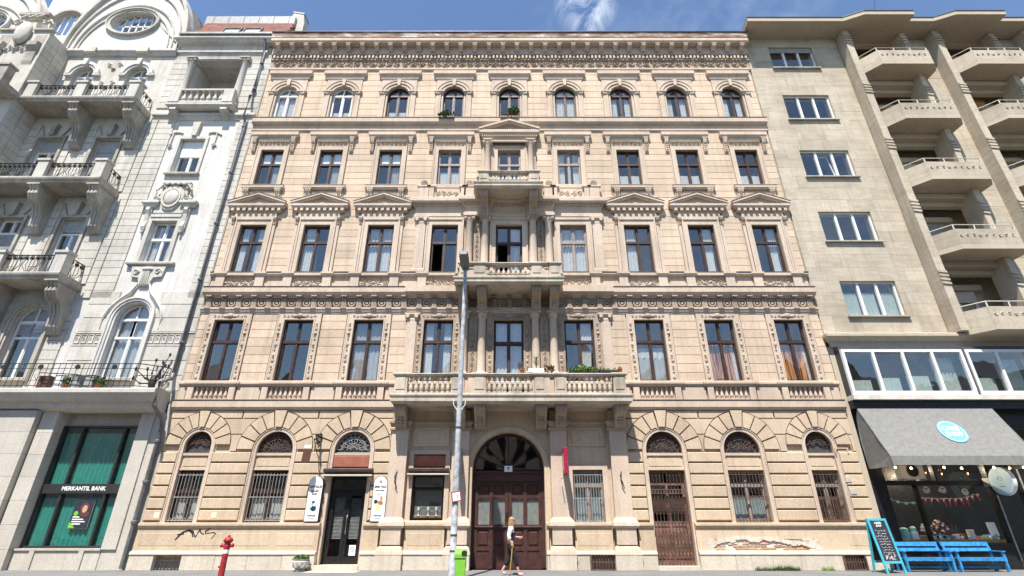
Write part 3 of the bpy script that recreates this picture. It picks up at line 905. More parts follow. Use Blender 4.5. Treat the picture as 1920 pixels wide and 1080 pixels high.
# window surrounds on the ground floor
for i, (hw, zs, ro) in ARCH.items():
    b = MB()
    zb = 1.55 if i not in (2, 6) else 0.0
    for sx in (-1, 1):
        x0, x1 = sorted((sx * (hw - .02), sx * (hw + .13)))
        b.box(x0, x1, -.05, .06, zb, zs)
        x0, x1 = sorted((sx * (hw + .09), sx * (hw + .13)))
        b.box(x0, x1, -.075, -.049, max(zb, 1.55), zs)
    b.ring(0, zs, hw - .02, hw + .13, 0, PI, -.05, .06, 14)
    b.ring(0, zs, hw + .09, hw + .13, 0, PI, -.075, -.049, 14)
    b.obj('arched_surround', 'trim', APT, (XC[i], 0, 0))
    # solid panel between lunette and window
    p = MB()
    p.box(-hw + .02, hw - .02, .06, .3, 3.42, 4.02)
    p.box(-hw + .02, hw - .02, .0, .065, 3.94, 4.03); p.box(-hw + .02, hw - .02, .02, .065, 3.40, 3.47)
    if i != 2: p.box(-hw + .1, hw - .1, .045, .065, 3.55, 3.87)
    p.obj('lunette_panel', 'ground', APT, (XC[i], 0, 0))
    # wrought-iron lunette with glass behind
    lr = hw - .04; zc = 4.03
    gmb = MB()
    n = 18
    pts = [(lr * math.cos(PI * k / n), lr * math.sin(PI * k / n)) for k in range(n + 1)]
    poly = [(lr, zc - zs)] + pts + [(-lr, zc - zs)] if zc < zs else pts
    gmb.prism(poly, .16, .17)
    lun = gmb.obj('lunette', 'darkmetal', APT, (XC[i], 0, zs))
    ir = MB()
    for k in range(1, 10):
        a = PI * k / 10
        ir.tube([(.12 * math.cos(a), .10, .12 * math.sin(a)), (lr * math.cos(a), .10, lr * math.sin(a))], .011, 4)
    for k in range(10):
        a = PI * (k + .5) / 10
        for rr, q in ((lr * .82, .085), (lr * .50, .065)):
            if rr == lr * .50 and k % 2: continue
            s = q * hw / .73
            ir.tube([(rr * math.cos(a) + s * math.cos(t * PI / 4), .09, rr * math.sin(a) + s * math.sin(t * PI / 4)) for t in range(8)], .012, 4, True)
        ir.spiral(lr * .66 * math.cos(a), lr * .66 * math.sin(a), .095, .07 * hw / .73, 1.2, .011, 1 if k % 2 else -1, a, 8)
    for rr in (.12, lr * .36, lr * .68, lr - .01):
        ir.tube([(rr * math.cos(PI * t / 12), .10, rr * math.sin(PI * t / 12)) for t in range(13)], .013, 4)
    ir.tube([(-lr, .10, zc - zs + .02), (lr, .10, zc - zs + .02)], .015, 4)
    ir.obj('lunette_grille', 'rustiron' if i not in (2,) else 'greyiron', lun, kind='stuff')

def bars(parent, hw, h, y, n=9, mat='greyiron', cross=(0.02, .5, .98), r=.011, spikes=False):
    b = MB()
    for k in range(n):
        x = -hw + 2 * hw * (k + .5) / n
        b.tube([(x, y, 0.0), (x, y, h)], r, 5)
        if spikes: b.lathe([(r * 1.8, h), (.001, h + .09)], x, y, 4)
    for c in cross: b.box(-hw, hw, y - .012, y + .012, h * c - .014, h * c + .014)
    return b.obj('window_bars', mat, parent)

for i in (0, 1, 7, 8):
    hw = ARCH[i][0]
    w = window(APT, XC[i], 1.57, 3.40, hw - .02, .26, 'wood' if i < 2 else 'greywood', tr=.42 if i < 7 else .3,
               curtain={0: 'cafe', 1: 'cafe', 7: 'none', 8: 'none'}[i], seed=i)
    if i == 7:
        mk('curtain', curtain_mesh(2 * hw - .1, .86, 6, .008, 4), 'blue_curtain', w, (0, .12, .08))
    hgt = 1.72
    bars(w, hw - .03, hgt, -.20, 11 if hw > .6 else 8, 'greyiron' if i < 7 else 'rustiron', (0.03, .5, .96) if i < 2 else (.03, .46, .5, .97), spikes=(i == 7))
    sc = MB()
    for k in range(9 if hw > .6 else 7):
        x = -hw + .06 + (2 * hw - .12) * (k + .5) / (9 if hw > .6 else 7)
        sc.spiral(x, .10, -.20, .06, 1.2, .010, 1 if k % 2 else -1, 0, 8)
    if i == 8:
        for k in range(14):
            z = .06 + k * .058
            sc.box(-hw + .05, hw - .05, -.205, -.195, z, z + .012)
        for k in range(12):
            x = -hw + .06 + (2 * hw - .12) * k / 11
            sc.box(x - .006, x + .006, -.206, -.194, .05, .86)
    sc.obj('grille_scrolls', 'rustiron' if i > 6 else 'greyiron', w)

# ---- shop door (third arch) with the red panel, hood and black double door
x = XC[2]
MB().box(-.80, .80, -.30, .5, 0.0, .16).obj('door_step', 'base', APT, (x, 0, 0))
MB().cham(-.70, .70, -.02, .05, 3.50, 3.92, .02).obj('red_panel', 'bricktone', APT, (x, 0, 0))
b = MB(); b.extr([(.06, 3.46), (-.30, 3.44), (-.34, 3.40), (-.34, 3.34), (-.28, 3.30), (-.10, 3.22), (.06, 3.22)], -.93, .93)
b.obj('door_hood', 'wood', APT, (x, 0, 0)); MB().box(-.95, .95, -.36, .05, 3.165, 3.215).obj('hood_strip', 'dirtywhite', APT, (x, 0, 0))
for sx in (-1, 1): MB().extr([(.0, 0), (-.2, 0), (-.17, -.1), (-.06, -.2), (0, -.3)], sx * .86 - .05, sx * .86 + .05).obj('hood_bracket', 'ground', APT, (x, 0, 3.16))
b = MB()
b.box(-.71, -.62, .22, .32, .16, 3.16); b.box(.62, .71, .22, .32, .16, 3.16); b.box(-.62, .62, .22, .32, 2.62, 2.70); b.box(-.62, .62, .22, .32, 3.05, 3.16)
sd = b.obj('shop_door', 'black', APT, (x, 0, 0))
pane(sd, -.62, .62, 2.70, 3.05, .27, 'lowglass')
for sx in (-1, 1):
    x0, x1 = (-.62, -.005) if sx < 0 else (.005, .62)
    b = MB(); b.box(x0, x0 + .10, .23, .31, .17, 2.61); b.box(x1 - .10, x1, .23, .31, .17, 2.61); b.box(x0 + .1, x1 - .1, .23, .31, .17, .42); b.box(x0 + .1, x1 - .1, .23, .31, 2.49, 2.61)
    b.obj('door_leaf', 'black', sd)
    pane(sd, x0 + .1, x1 - .1, .42, 2.49, .27, 'lowglass')
    bl = MB()
    for k in range(30):
        z = 1.0 + k * .047
        bl.add([(x0 + .09, .36, z), (x1 - .09, .36, z), (x1 - .09, .40, z + .03), (x0 + .09, .40, z + .03)], [(0, 1, 2, 3)])
    bl.obj('slatted_blind', 'greyiron', sd)
MB().tube([(.055, .20, 1.15), (.055, .17, 1.2), (.055, .17, 1.75), (.055, .20, 1.8)], .016, 6).obj('door_handle', 'zinc', sd)

# ---- shop window in the centre bay, left
x = XC[3]
b = MB()
for sx in (-1, 1):
    x0, x1 = sorted((sx * .62, sx * .80)); b.box(x0, x1, -.04, .05, 1.56, 3.985)
b.box(-.80, .80, -.04, .05, 3.985, 4.14)
b.extr([(.05, 1.62), (-.1, 1.61), (-.16, 1.58), (-.16, 1.52), (.05, 1.50)], -.84, .84)
b.obj('shop_window_surround', 'trim', APT, (x, 0, 0))
MB().cham(-.64, .64, .02, .1, 3.52, 3.95, .025).obj('red_panel', 'bricktone', APT, (x, 0, 0))
b = MB(); b.extr([(.1, 3.48), (-.24, 3.46), (-.28, 3.42), (-.28, 3.34), (-.2, 3.30), (.1, 3.26)], -.78, .78)
b.obj('window_hood', 'wood', APT, (x, 0, 0)); MB().box(-.80, .80, -.29, .04, 3.215, 3.258).obj('hood_strip', 'dirtywhite', APT, (x, 0, 0))
w = window(APT, x, 1.66, 3.20, .60, .18, 'black', tr=.3, curtain='none', mullion=False)
bl = MB()
for k in range(24):
    z = .12 + k * .045
    bl.add([(-.5, .08, z), (.5, .08, z), (.5, .11, z + .028), (-.5, .11, z + .028)], [(0, 1, 2, 3)])
bl.obj('slatted_blind', 'greyiron', w)
MB().box(-.52, .52, .05, .10, .06, .12).obj('display_shelf', 'wood_light', w)
for cx in (-.35, .33, 0.02):
    MB().lathe([(.06, .12), (.02, .15), (.015, .28), (.05, .32), (.055, .40), (.02, .42)], cx, .075, 8).obj('ornament', 'white', w)

# ---- window in the centre bay, right, with bars and blue curtain
x = XC[5]
b = MB()
for sx in (-1, 1):
    x0, x1 = sorted((sx * .58, sx * .78)); b.box(x0, x1, -.04, .05, 1.44, 3.56)
b.box(-.58, .58, -.04, .05, 3.41, 3.56); b.box(-.78, .78, -.10, .05, 1.40, 1.50)
b.obj('window_surround', 'trim', APT, (x, 0, 0))
w = window(APT, x, 1.50, 3.41, .58, .22, 'greywood', tr=.3, curtain='none', seed=5)
mk('curtain', curtain_mesh(1.1, 1.85, 9, .02, 5), 'blue_curtain', w, (0, .14, .03))
bars(w, .56, 1.78, -.16, 11, 'greyiron', (.04, .5, .97), spikes=True)
sc = MB()
for k in range(8): sc.spiral(-.48 + .96 * k / 7, .09, -.16, .055, 1.2, .010, 1 if k % 2 else -1, 0, 8)
sc.obj('grille_scrolls', 'greyiron', w)
for sgn in (XC[3], XC[5]):
    b = MB(); b.box(-.72, .72, -.02, .04, 4.28, 5.0); b.cham(-.56, .56, -.05, -.015, 4.38, 4.9, .03)
    b.cham(-.34, .34, -.065, -.045, 4.47, 4.81, .02)
    b.obj('upper_panel', 'ground', APT, (sgn, 0, 0))
    b = MB()
    b.box(-.85, .85, -.03, .04, 5.12, 5.24)
    for k in range(17): b.box(-.83 + k * .1, -.83 + k * .1 + .055, -.06, -.028, 5.13, 5.22)
    b.obj('reeded_band', 'ground', APT, (sgn, 0, 0))

# ---- piers carrying the first balcony
for px, pw in PIERS:
    MB().cham(px - pw - .12, px + pw + .12, -.42, .02, 0.0, .50, .012).obj('base_stone', 'base', APT)
    b = MB()
    b.mould([(0, .82), (.16, .82), (.28, .72), (.32, .60), (.34, .504), (0, .504)], px - pw + .2, px + pw - .2, -.09)
    b.box(px - pw, px + pw, -.33, .02, .82, 1.36)
    b.mould([(0, 1.72), (.18, 1.72), (.24, 1.66), (.30, 1.56), (.32, 1.44), (.30, 1.40), (.26, 1.36), (0, 1.36)], px - pw + .2, px + pw - .2, -.09)
    b.obj('pier_pedestal', 'trim', APT)
    b = MB(); b.box(px - pw + .03, px + pw - .03, -.22, .02, 1.72, 4.86)
    b.obj('pier', 'trim', APT)
    b = MB(); b.mould([(0, 5.22), (.14, 5.22), (.14, 5.14), (.09, 5.08), (.06, 4.98), (.10, 4.94), (.10, 4.88), (0, 4.86)], px - pw + .05, px + pw - .05, -.20)
    b.box(px - pw + .02, px + pw - .02, -.24, .02, 5.22, 5.66)
    b.obj('pier_capital', 'ornament', APT)

# ---- main gate: arched doorway with fanlight and panelled double door
b = MB()
for sx in (-1, 1):
    x0, x1 = sorted((sx * 1.40, sx * 1.62)); b.box(x0, x1, -.02, .05, 0.5, 3.45)
b.ring(0, 3.45, 1.40, 1.60, 0, PI, -.02, .05, 18)
b.obj('gate_surround', 'ground', APT)
b = MB(); b.box(-1.385, -1.28, .42, .56, .03, 3.45); b.box(1.28, 1.385, .42, .56, .03, 3.45)
b.ring(0, 3.45, 1.29, 1.385, 0, PI, .42, .56, 18)
b.box(-1.28, 1.28, .38, .56, 3.02, 3.36); b.box(-1.28, 1.28, .33, .56, 3.30, 3.40)
b.box(-1.28, 1.28, .40, .56, .0, .06)
gate = b.obj('gate_frame', 'doorwood', APT)
fan = MB()
for k in range(1, 8):
    a = PI * k / 8
    fan.tube([(.18 * math.cos(a), .46, 3.45 + .18 * math.sin(a)), (1.30 * math.cos(a), .46, 3.45 + 1.30 * math.sin(a))], .022, 4)
fan.ring(0, 3.45, .15, .20, 0, PI, .44, .49, 10)
fan.obj('fanlight_bars', 'wood', gate)
for k in range(8):
    a0, a1 = PI * k / 8 + .012, PI * (k + 1) / 8 - .012
    pts = [(.2 * math.cos(a0), .2 * math.sin(a0))] + [(1.29 * math.cos(a0 + (a1 - a0) * q / 3), 1.29 * math.sin(a0 + (a1 - a0) * q / 3)) for q in range(4)] + [(.2 * math.cos(a1), .2 * math.sin(a1))]
    MB().prism(pts, -.003, .003).obj('fanlight_pane', 'glass', gate, (0, .47, 3.45), rot=(GR.gauss(0, .01), 0, GR.gauss(0, .012)))
for sx in (-1, 1):
    def X(a, b2): return (a, b2) if sx > 0 else (-b2, -a)
    b = MB()
    for a, c in ((.01, .13), (.58, .72), (1.17, 1.275)): b.box(*X(a, c), .44, .52, .06, 3.02)
    for (a, c) in ((.13, .58), (.72, 1.17)):
        for z0, z1 in ((.06, .20), (.60, .72), (1.30, 1.48), (2.40, 2.52), (2.92, 3.02)): b.box(*X(a, c), .44, .52, z0, z1)
        for z0, z1 in ((.20, .60),): b.box(*X(a, c), .47, .51, z0, z1)
        for z0, z1 in ((.72, 1.30), (2.52, 2.92)):
            b.box(*X(a, c), .485, .51, z0, z1)
            xa, xb = X(a + .05, c - .05); b.cham(xa, xb, .455, .49, z0 + .06, z1 - .06, .025)
    xa, xb = X(.02, 1.27); b.extr([(.44, 1.44), (.40, 1.43), (.39, 1.39), (.42, 1.35), (.44, 1.34)], xa, xb)
    leaf = b.obj('door_leaf', 'doorwood', gate)
    for (a, c) in ((.13, .58), (.72, 1.17)):
        xa, xb = X(a, c); pane(gate, xa, xb, 1.48, 2.40, .485, 'glass', 'door_pane'); MB().box(xa, xb, .515, .52, 1.48, 2.40).obj('pane_backing', 'zinc', gate)  # grey sheet added behind the door panes to lighten their look
MB().tube([(-.07, .43, 1.75), (-.07, .37, 1.75), (-.07, .36, 1.9), (-.07, .43, 1.95)], .018, 6).obj('door_handle', 'iron', gate)
hn = MB().cham(-.16, .16, .28, .33, 3.36, 3.58, .008).obj('house_number_plate', 'white')
tag(hn, 'small white house number plate above the brown main gate', 'sign')
lettering('9', .17, 'ink', hn, (0, .276, 3.47), bold=True)

# ---- wooden door behind a folding lattice gate (seventh bay)
x = XC[6]
MB().box(-.76, .76, -.22, .5, 0.0, .12).obj('door_step', 'base', APT, (x, 0, 0))
b = MB()
b.box(-.70, -.60, .26, .36, .12, 3.40); b.box(.60, .70, .26, .36, .12, 3.40); b.box(-.6, .6, .26, .36, 2.86, 2.96); b.box(-.6, .6, .26, .36, 3.30, 3.40)
b.box(-.04, .04, .24, .36, .12, 2.86)
for sx in (-1, 1):
    x0, x1 = sorted((sx * .04, sx * .60))
    b.box(x0, x1, .29, .34, .12, 1.55); b.box(x0, x1, .26, .29, .12, .3); b.box(x0, x1, .26, .29, 1.42, 1.6)
    for k in range(4):
        xx = x0 + (x1 - x0) * (k + .5) / 4; b.box(xx - .05, xx + .05, .27, .292, .34, 1.38)
old = b.obj('wooden_door', 'greywood', APT, (x, 0, 0))
old.data.materials[0] = M['oldwood']
for sx in (-1, 1):
    x0, x1 = sorted((sx * .04, sx * .60)); pane(old, x0, x1, 1.6, 2.86, .31); pane(old, x0, x1, 2.96, 3.30, .31)
lt = MB()
nb = 11
for k in range(nb):
    xx = -.66 + 1.32 * k / (nb - 1)
    lt.tube([(xx, .10, .14), (xx, .10, 2.55)], .011, 4)
    if k % 1 == 0: lt.tube([(xx, .10, 2.72), (xx, .10, 3.18)], .011, 4); lt.lathe([(.02, 3.18), (.001, 3.28)], xx, .10, 4)
for zc in (.62, 1.0, 1.95, 2.2):
    for k in range(nb - 1):
        xa = -.66 + 1.32 * k / (nb - 1); xb = -.66 + 1.32 * (k + 1) / (nb - 1)
        for s in (-1, 1):
            lt.tube([(xa, .085, zc - s * .15), (xb, .085, zc + s * .15)], .010, 4)
            lt.tube([(xa, .085, zc + s * .0 - s * .15 + .12), (xb, .085, zc + s * .15 + .12)], .010, 4)
for zc in (2.56, 2.70): lt.box(-.68, .68, .075, .12, zc - .02, zc + .02)
for k in range(12): lt.box(-.64 + k * .112, -.58 + k * .112, .08, .115, 2.585, 2.675)
lt.obj('folding_lattice_gate', 'rustiron', old)

# ---- basement grates
for k, (a, c) in enumerate(GRATES):
    MB().box(a, c, .10, .14, 0, .50).obj('cellar_opening', 'ink', APT)
    b = MB(); hw = (c - a) / 2; cx = (a + c) / 2
    if k == 0:
        b.box(a, c, -.08, -.05, .30, .33)
        for q in range(8):
            xx = a + (c - a) * (q + .5) / 8
            b.tube([(xx, -.06, .0), (xx, -.06, .40)], .010, 4)
            b.spiral(xx, .15 + .06 * (q % 2), -.06, .07, 1.4, .012, 1 if q % 2 else -1, q, 8); b.spiral(xx, .07, -.06, .05, 1.2, .012, -1 if q % 2 else 1, q * 2, 8)
        b.obj('cellar_grate', 'greyiron', APT)
    else:
        b.box(a, a + .06, -.28, -.02, 0, .55); b.box(c - .06, c, -.28, -.02, 0, .55); b.box(a + .06, c - .06, -.28, -.02, .48, .55); b.box(a + .06, c - .06, -.28, -.02, 0, .04)
        b.box(a + .06, c - .06, -.22, -.19, .25, .28)
        for q in range(8):
            xx = a + .06 + (c - a - .12) * (q + .5) / 8; b.box(xx - .012, xx + .012, -.23, -.20, .04, .48)
        b.obj('cellar_grate', 'rustiron', APT)

# ================================================================== string courses and cornices
def run_mould(name, prof, x0, x1, mat='trim', y0=0.02):
    b = MB(); b.mould(prof, x0, x1, y0); return b.obj(name, mat, APT)
def full_mould(name, prof, mat='trim'):
    poly = [(.02 - d, z) for d, z in prof]
    return MB().extr(poly[::-1], EL - .05, ER + .04).obj(name, mat, APT)
# cornice over the ground floor
full_mould('ground_floor_cornice', [(0, 6.10), (.19, 6.07), (.21, 6.05), (.21, 5.80), (.18, 5.76), (.14, 5.72), (.06, 5.69), (.04, 5.66), (0, 5.66)])
# sill band and balustraded parapet of first floor
full_mould('first_floor_sill', [(0, 6.88), (.10, 6.88), (.16, 6.84), (.16, 6.76), (.12, 6.72), (.06, 6.67), (0, 6.67)])
for i, x in enumerate(XC):
    if 3 <= i <= 5: continue
    b = MB(); b.mould([(0, 6.895), (.14, 6.895), (.22, 6.85), (.22, 6.76), (.14, 6.66), (0, 6.64)], x - .93, x + .93, .02)
    b.obj('window_sill', 'trim', APT)
    for k in range(7):
        mk('baluster', baluster_mesh(.46, .075), 'trim', APT, (x - .60 + 1.2 * k / 6, -.035, 6.16))
    for sx in (-1, 1):
        MB().cham(x + sx * .86 - .13, x + sx * .86 + .13, -.13, .02, 6.08, 6.64, .008).obj('parapet_pedestal', 'trim', APT)
    MB().box(x - .72, x + .72, -.115, .02, 6.07, 6.15).obj('parapet_plinth', 'trim', APT)
for a, b_ in bays(1.05, True, (2, 3, 4, 5)) + [(XC[2] + 1.05, -4.62), (4.66, XC[6] - 1.05)]:
    if b_ - a > .1: MB().cham(a, b_, -.07, .02, 6.08, 6.66, .01).obj('parapet_panel', 'trim', APT)

# entablature between first and second floor
full_mould('entablature_architrave', [(0, 10.20), (.16, 10.20), (.16, 10.12), (.12, 10.10), (.12, 10.02), (.08, 10.0), (.08, 9.93), (0, 9.93)])
full_mould('entablature_cornice', [(0, 11.18), (.30, 11.13), (.32, 11.11), (.32, 10.88), (.28, 10.84), (.26, 10.78), (.12, 10.74), (.10, 10.66), (0, 10.66)])
MB().box(-4.62, 4.66, -.39, .02, 10.87, 11.16).obj('entablature_break', 'trim', APT)
step = .675
n = int((ER - EL) / step)
for k in range(n + 1):
    x = EL + .25 + k * (ER - EL - .5) / n
    def tg():
        b = MB()
        for q in (-1, 0, 1): b.box(q * .062 - .024, q * .062 + .024, -.13, .02, 0, .40)
        b.box(-.12, .12, -.10, .02, 0, .42)
        b.box(-.13, .13, -.17, .02, -.075, -.002)
        b.box(-.12, .12, -.25, -.08, .47, .53)
        return b.mesh('triglyph')
    mk('triglyph', cached('tg', tg), 'ornament', APT, (x, 0, 10.22))
    if k < n:
        def rd_():
            b = MB(); b.ring(0, 0, .12, .175, 0, 2 * PI, -.09, .02, 12); b.disc_y(0, 0, .065, -.085, .02, 8)
            return b.mesh('roundel')
        mk('roundel', cached('rdl', rd_), 'ornament', APT, (x + (ER - EL - .5) / n / 2, 0, 10.43))
MB().box(EL, ER, -.02, .02, 10.20, 10.66).obj('metope_band', 'ornament', APT)

# second floor sill band with pedestals
full_mould('second_floor_sill', [(0, 11.96), (.10, 11.96), (.15, 11.93), (.15, 11.86), (.08, 11.80), (0, 11.79)])
rr = random.Random(21)
for i, x in enumerate(XC):
    if i == 4: continue
    for sx in (-1, 1):
        b = MB(); b.mould([(0, 11.99), (.10, 11.99), (.16, 11.95), (.16, 11.87), (.09, 11.80), (.07, 11.79), (.07, 11.06), (0, 11.06)], x + sx * .90 - .13, x + sx * .90 + .13, -.02)
        b.obj('sill_pedestal', 'trim', APT)
    b = MB(); relief(b, x - .66, x + .66, 11.14, 11.74, -.005, .3, rr, .022); b.obj('carved_apron', 'trim', APT, smooth=60, kind='stuff')
    MB().box(x - .64, x + .64, -.14, .02, 11.795, 11.93).obj('window_sill', 'trim', APT)
# third floor parapet zone handled with entablature; main string course under the top floor
full_mould('top_floor_string_course', [(0, 21.20), (.24, 21.14), (.26, 21.12), (.26, 20.86), (.22, 20.80), (.18, 20.76), (.08, 20.74), (.08, 20.42), (.04, 20.38), (0, 20.38)])

# dark sheet-metal flashings on the ledges
for z, d in ((21.135, .262), (11.128, .322), (6.068, .21), (11.945, .155)):
    MB().box(EL - .06, ER + .05, -d, -d + .08, z, z + .03).obj('ledge_flashing', 'flash', APT)
# main cornice
full_mould('frieze_moulding', [(0, 25.0), (.08, 25.0), (.11, 24.97), (.11, 24.86), (.05, 24.80), (0, 24.80)])
MB().box(EL, ER, -.03, .02, 25.0, 25.56).obj('frieze', 'ornament', APT)
fz = MB(); rr = random.Random(4); relief(fz, EL + .1, ER - .1, 25.03, 25.53, -.05, .46, rr, .036)
fz.obj('frieze_scrollwork', 'ornament', APT, smooth=60, kind='stuff')
full_mould('dentil_course', [(0, 26.0), (.20, 26.0), (.22, 25.97), (.22, 25.88), (.12, 25.86), (.12, 25.58), (.08, 25.54), (0, 25.54)], 'ornament')
dn = MB(); n = 130
for k in range(n):
    x = EL + .05 + (ER - EL - .1) * (k + .5) / n; dn.box(x - .055, x + .055, -.205, -.09, 25.64, 25.84)
dn.obj('dentils', 'trim', APT, kind='stuff')
full_mould('cornice_soffit', [(0, 26.85), (.58, 26.82), (.60, 26.80), (.60, 26.60), (.56, 26.56), (.54, 26.50), (.20, 26.46), (.18, 26.0), (0, 26.0)])
full_mould('roof_gutter', [(0, 27.26), (.62, 27.22), (.66, 27.16), (.62, 26.84), (.56, 26.825), (0, 26.852)], 'gutter')
MB().box(EL - .08, ER + .07, -.69, -.60, 27.19, 27.24).obj('gutter_lip', 'darkmetal', APT)
n = 34
for k in range(n):
    x = EL + .35 + (ER - EL - .7) * k / (n - 1)
    def md():
        b = MB(); b.extr([(0, 0), (-.34, 0), (-.36, -.06), (-.32, -.16), (-.22, -.19), (-.14, -.26), (-.06, -.38), (0, -.40)], -.12, .12)
        b.box(-.15, .15, -.37, 0, 0, .035)
        b.blob(0, -.30, -.12, .10, .07, .07, 6, 4); b.blob(0, -.12, -.30, .09, .05, .07, 6, 4)
        return b.mesh('modillion')
    mk('modillion', cached('mod', md), 'trim', APT, (x, -.16, 26.455))

# ================================================================== windows and their dressings, floor by floor
def console_mesh(w, p, h, key):
    def f():
        b = MB()
        prof = [(0, 0), (-p, 0), (-p, -.10 * h), (-.97 * p, -.22 * h), (-.84 * p, -.33 * h), (-.60 * p, -.42 * h), (-.48 * p, -.58 * h), (-.46 * p, -.78 * h), (-.36 * p, -.92 * h), (-.18 * p, -h), (0, -h)]
        b.extr(prof, -w / 2, w / 2)
        for sx in (-1, 0, 1):
            x0 = sx * w * .36 - w * .10; x1 = sx * w * .36 + w * .10
            b.extr([(y - .025 if 0 < k < 9 else y, z) for k, (y, z) in enumerate(prof)], x0, x1)
        b.box(-w / 2 - .03, w / 2 + .03, -p - .03, 0, 0, .06)
        for q in range(3): b.blob(0, -p * (.55 - .06 * q), -h * (.5 + .15 * q), w * .3, .05, h * .05, 6, 4)
        return b.mesh('console')
    return cached(('con', key), f)

CUR1 = ['none', 'none', 'sheer', 'sides', 'white', 'right', 'wavy', 'orange', 'orange']
CUR2 = ['sides', 'left', 'white', 'none', 'right', 'white', 'left', 'right', 'right']
CUR3 = ['blind', 'blind', 'blind', 'cafe', 'cafe', 'sides', 'low', 'low', 'low']
CUR4 = ['white', 'cafe', 'cafe', 'none', 'low', 'white', 'sides', 'sides', 'sides']
rr = random.Random(33)
for i, x in enumerate(XC):
    # --- first floor
    zb = 6.14 if i == 4 else 6.89
    w = window(APT, x, zb, 9.64, .645, .17, 'wood', tr=.36 if i != 4 else .3, curtain=CUR1[i], seed=i + 10)
    b = MB()
    for sx in (-1, 1):
        x0, x1 = sorted((sx * .65, sx * .95)); b.box(x0, x1, -.05, .03, 6.89, 9.655)
        x0, x1 = sorted((sx * .645, sx * .70)); b.box(x0, x1, -.075, -.04, 6.89, 9.64)
        x0, x1 = sorted((sx * .91, sx * .96)); b.box(x0, x1, -.07, -.04, 6.89, 9.90)
    b.box(-.95, .95, -.05, .03, 9.655, 9.92); b.box(-.70, .70, -.075, -.04, 9.64, 9.69)
    fr = b.obj('window_surround', 'ornament' if 3 <= i <= 5 else 'trim', APT, (x, 0, 0))
    b = MB()
    for sx in (-1, 1):
        for k in range(11):
            z = 7.05 + k * .24
            b.blob(sx * .81 + rr.uniform(-.02, .02), -.055, z, .05 if k % 3 else .075, .03, .05 if k % 3 else .085, 6, 4)
            if k % 2: b.spiral(sx * .81, z + .12, -.06, .06, 1.1, .012, sx, k, 7)
        b.blob(sx * .81, -.06, 9.0, .07, .06, .07, 6, 4)
    for k in range(-4, 5): b.spiral(k * .17, 9.79, -.055, .07, 1.2, .014, 1 if k % 2 else -1, k, 8)
    b.blob(0, -.07, 9.82, .16, .07, .12, 8, 5)
    for sx in (-1, 1): b.blob(sx * .2, -.06, 9.80, .12, .04, .06, 6, 4)
    b.obj('carved_garland', 'ornament', fr, smooth=60, kind='stuff')
    # --- second floor
    zb = 11.14 if i == 4 else 11.94
    window(APT, x, zb, 14.54, .625, .17, 'wood' if i != 5 else 'greywood', tr=.355 if i != 4 else .28, curtain=CUR2[i], open_left=(i in (3, 4)), seed=i + 30)
    b = MB()
    for sx in (-1, 1):
        x0, x1 = sorted((sx * .63, sx * .88)); b.box(x0, x1, -.06, .03, 11.97, 14.545)
        x0, x1 = sorted((sx * .82, sx * .90)); b.box(x0, x1, -.10, -.05, 11.99, 14.80)
        if not 3 <= i <= 5:
            x0, x1 = sorted((sx * .93, sx * 1.05)); b.box(x0, x1, -.08, .03, 11.99, 14.56)
    b.box(-.90, .90, -.06, .03, 14.545, 14.80); b.box(-1.0, 1.0, -.11, .03, 14.80, 14.92)
    b.obj('window_surround', 'trim', APT, (x, 0, 0))
    if not 3 <= i <= 5:
        for sx in (-1, 1):
            mk('console', console_mesh(.13, .17, .40, 'f2'), 'trim', APT, (x + sx * 1.0, -.01, 14.88))
        b = MB()
        b.box(-1.0, 1.0, -.10, .03, 14.92, 15.20)                                  # frieze
        b.mould([(0, 15.66), (.21, 15.64), (.24, 15.62), (.24, 15.50), (.20, 15.46), (.18, 15.40), (.08, 15.38), (.06, 15.20), (0, 15.20)], -1.14, 1.14, -.05)
        ped = b.obj('pediment', 'trim', APT, (x, 0, 0))
        b = MB()
        for q in range(9): b.box(-1.12 + q * .28 - .07, -1.12 + q * .28 + .07, -.24, -.10, 15.25, 15.385)
        b.obj('pediment_blocks', 'trim', ped, kind='stuff')
        b = MB(); b.prism([(-1.22, 15.655), (1.22, 15.655), (0, 16.05)], -.14, .03); b.obj('tympanum', 'ornament', ped)
        b = MB()
        for sx in (-1, 1):
            for d, t0, t1 in ((.32, 0.0, .10), (.27, .10, .19)):
                p = [(sx * 1.41, 15.73 - t1), (sx * 1.41, 15.73 - t0), (0, 16.24 - t0), (0, 16.24 - t1)]
                if sx > 0: p = p[::-1]
                b.prism(p[::-1], -d, .03)
        b.obj('raking_cornice', 'trim', ped)
        b = MB()
        for sx in (-1, 1):
            p = [(sx * 1.43, 15.725), (sx * 1.43, 15.76), (0, 16.28), (0, 16.245)]
            b.prism(p if sx < 0 else p[::-1], -.335, -.2)
        b.obj('pediment_flashing', 'flash', ped)
    # --- third floor
    zb = 16.16 if i == 4 else 16.94
    window(APT, x, zb, 19.11, .585, .17, 'wood' if i not in (3, 4, 5) else 'greywood', tr=.40 if i != 4 else .305, curtain=CUR3[i], seed=i + 50)
    b = MB()
    for sx in (-1, 1):
        x0, x1 = sorted((sx * .59, sx * .82)); b.box(x0, x1, -.05, .03, 16.72, 19.115)
        x0, x1 = sorted((sx * .77, sx * .83)); b.box(x0, x1, -.08, -.045, 16.72, 19.34)
    b.box(-.83, .83, -.05, .03, 19.115, 19.34); b.box(-.585, .585, -.05, .3, 16.72, 16.93)
    b.obj('window_surround', 'trim', APT, (x, 0, 0))
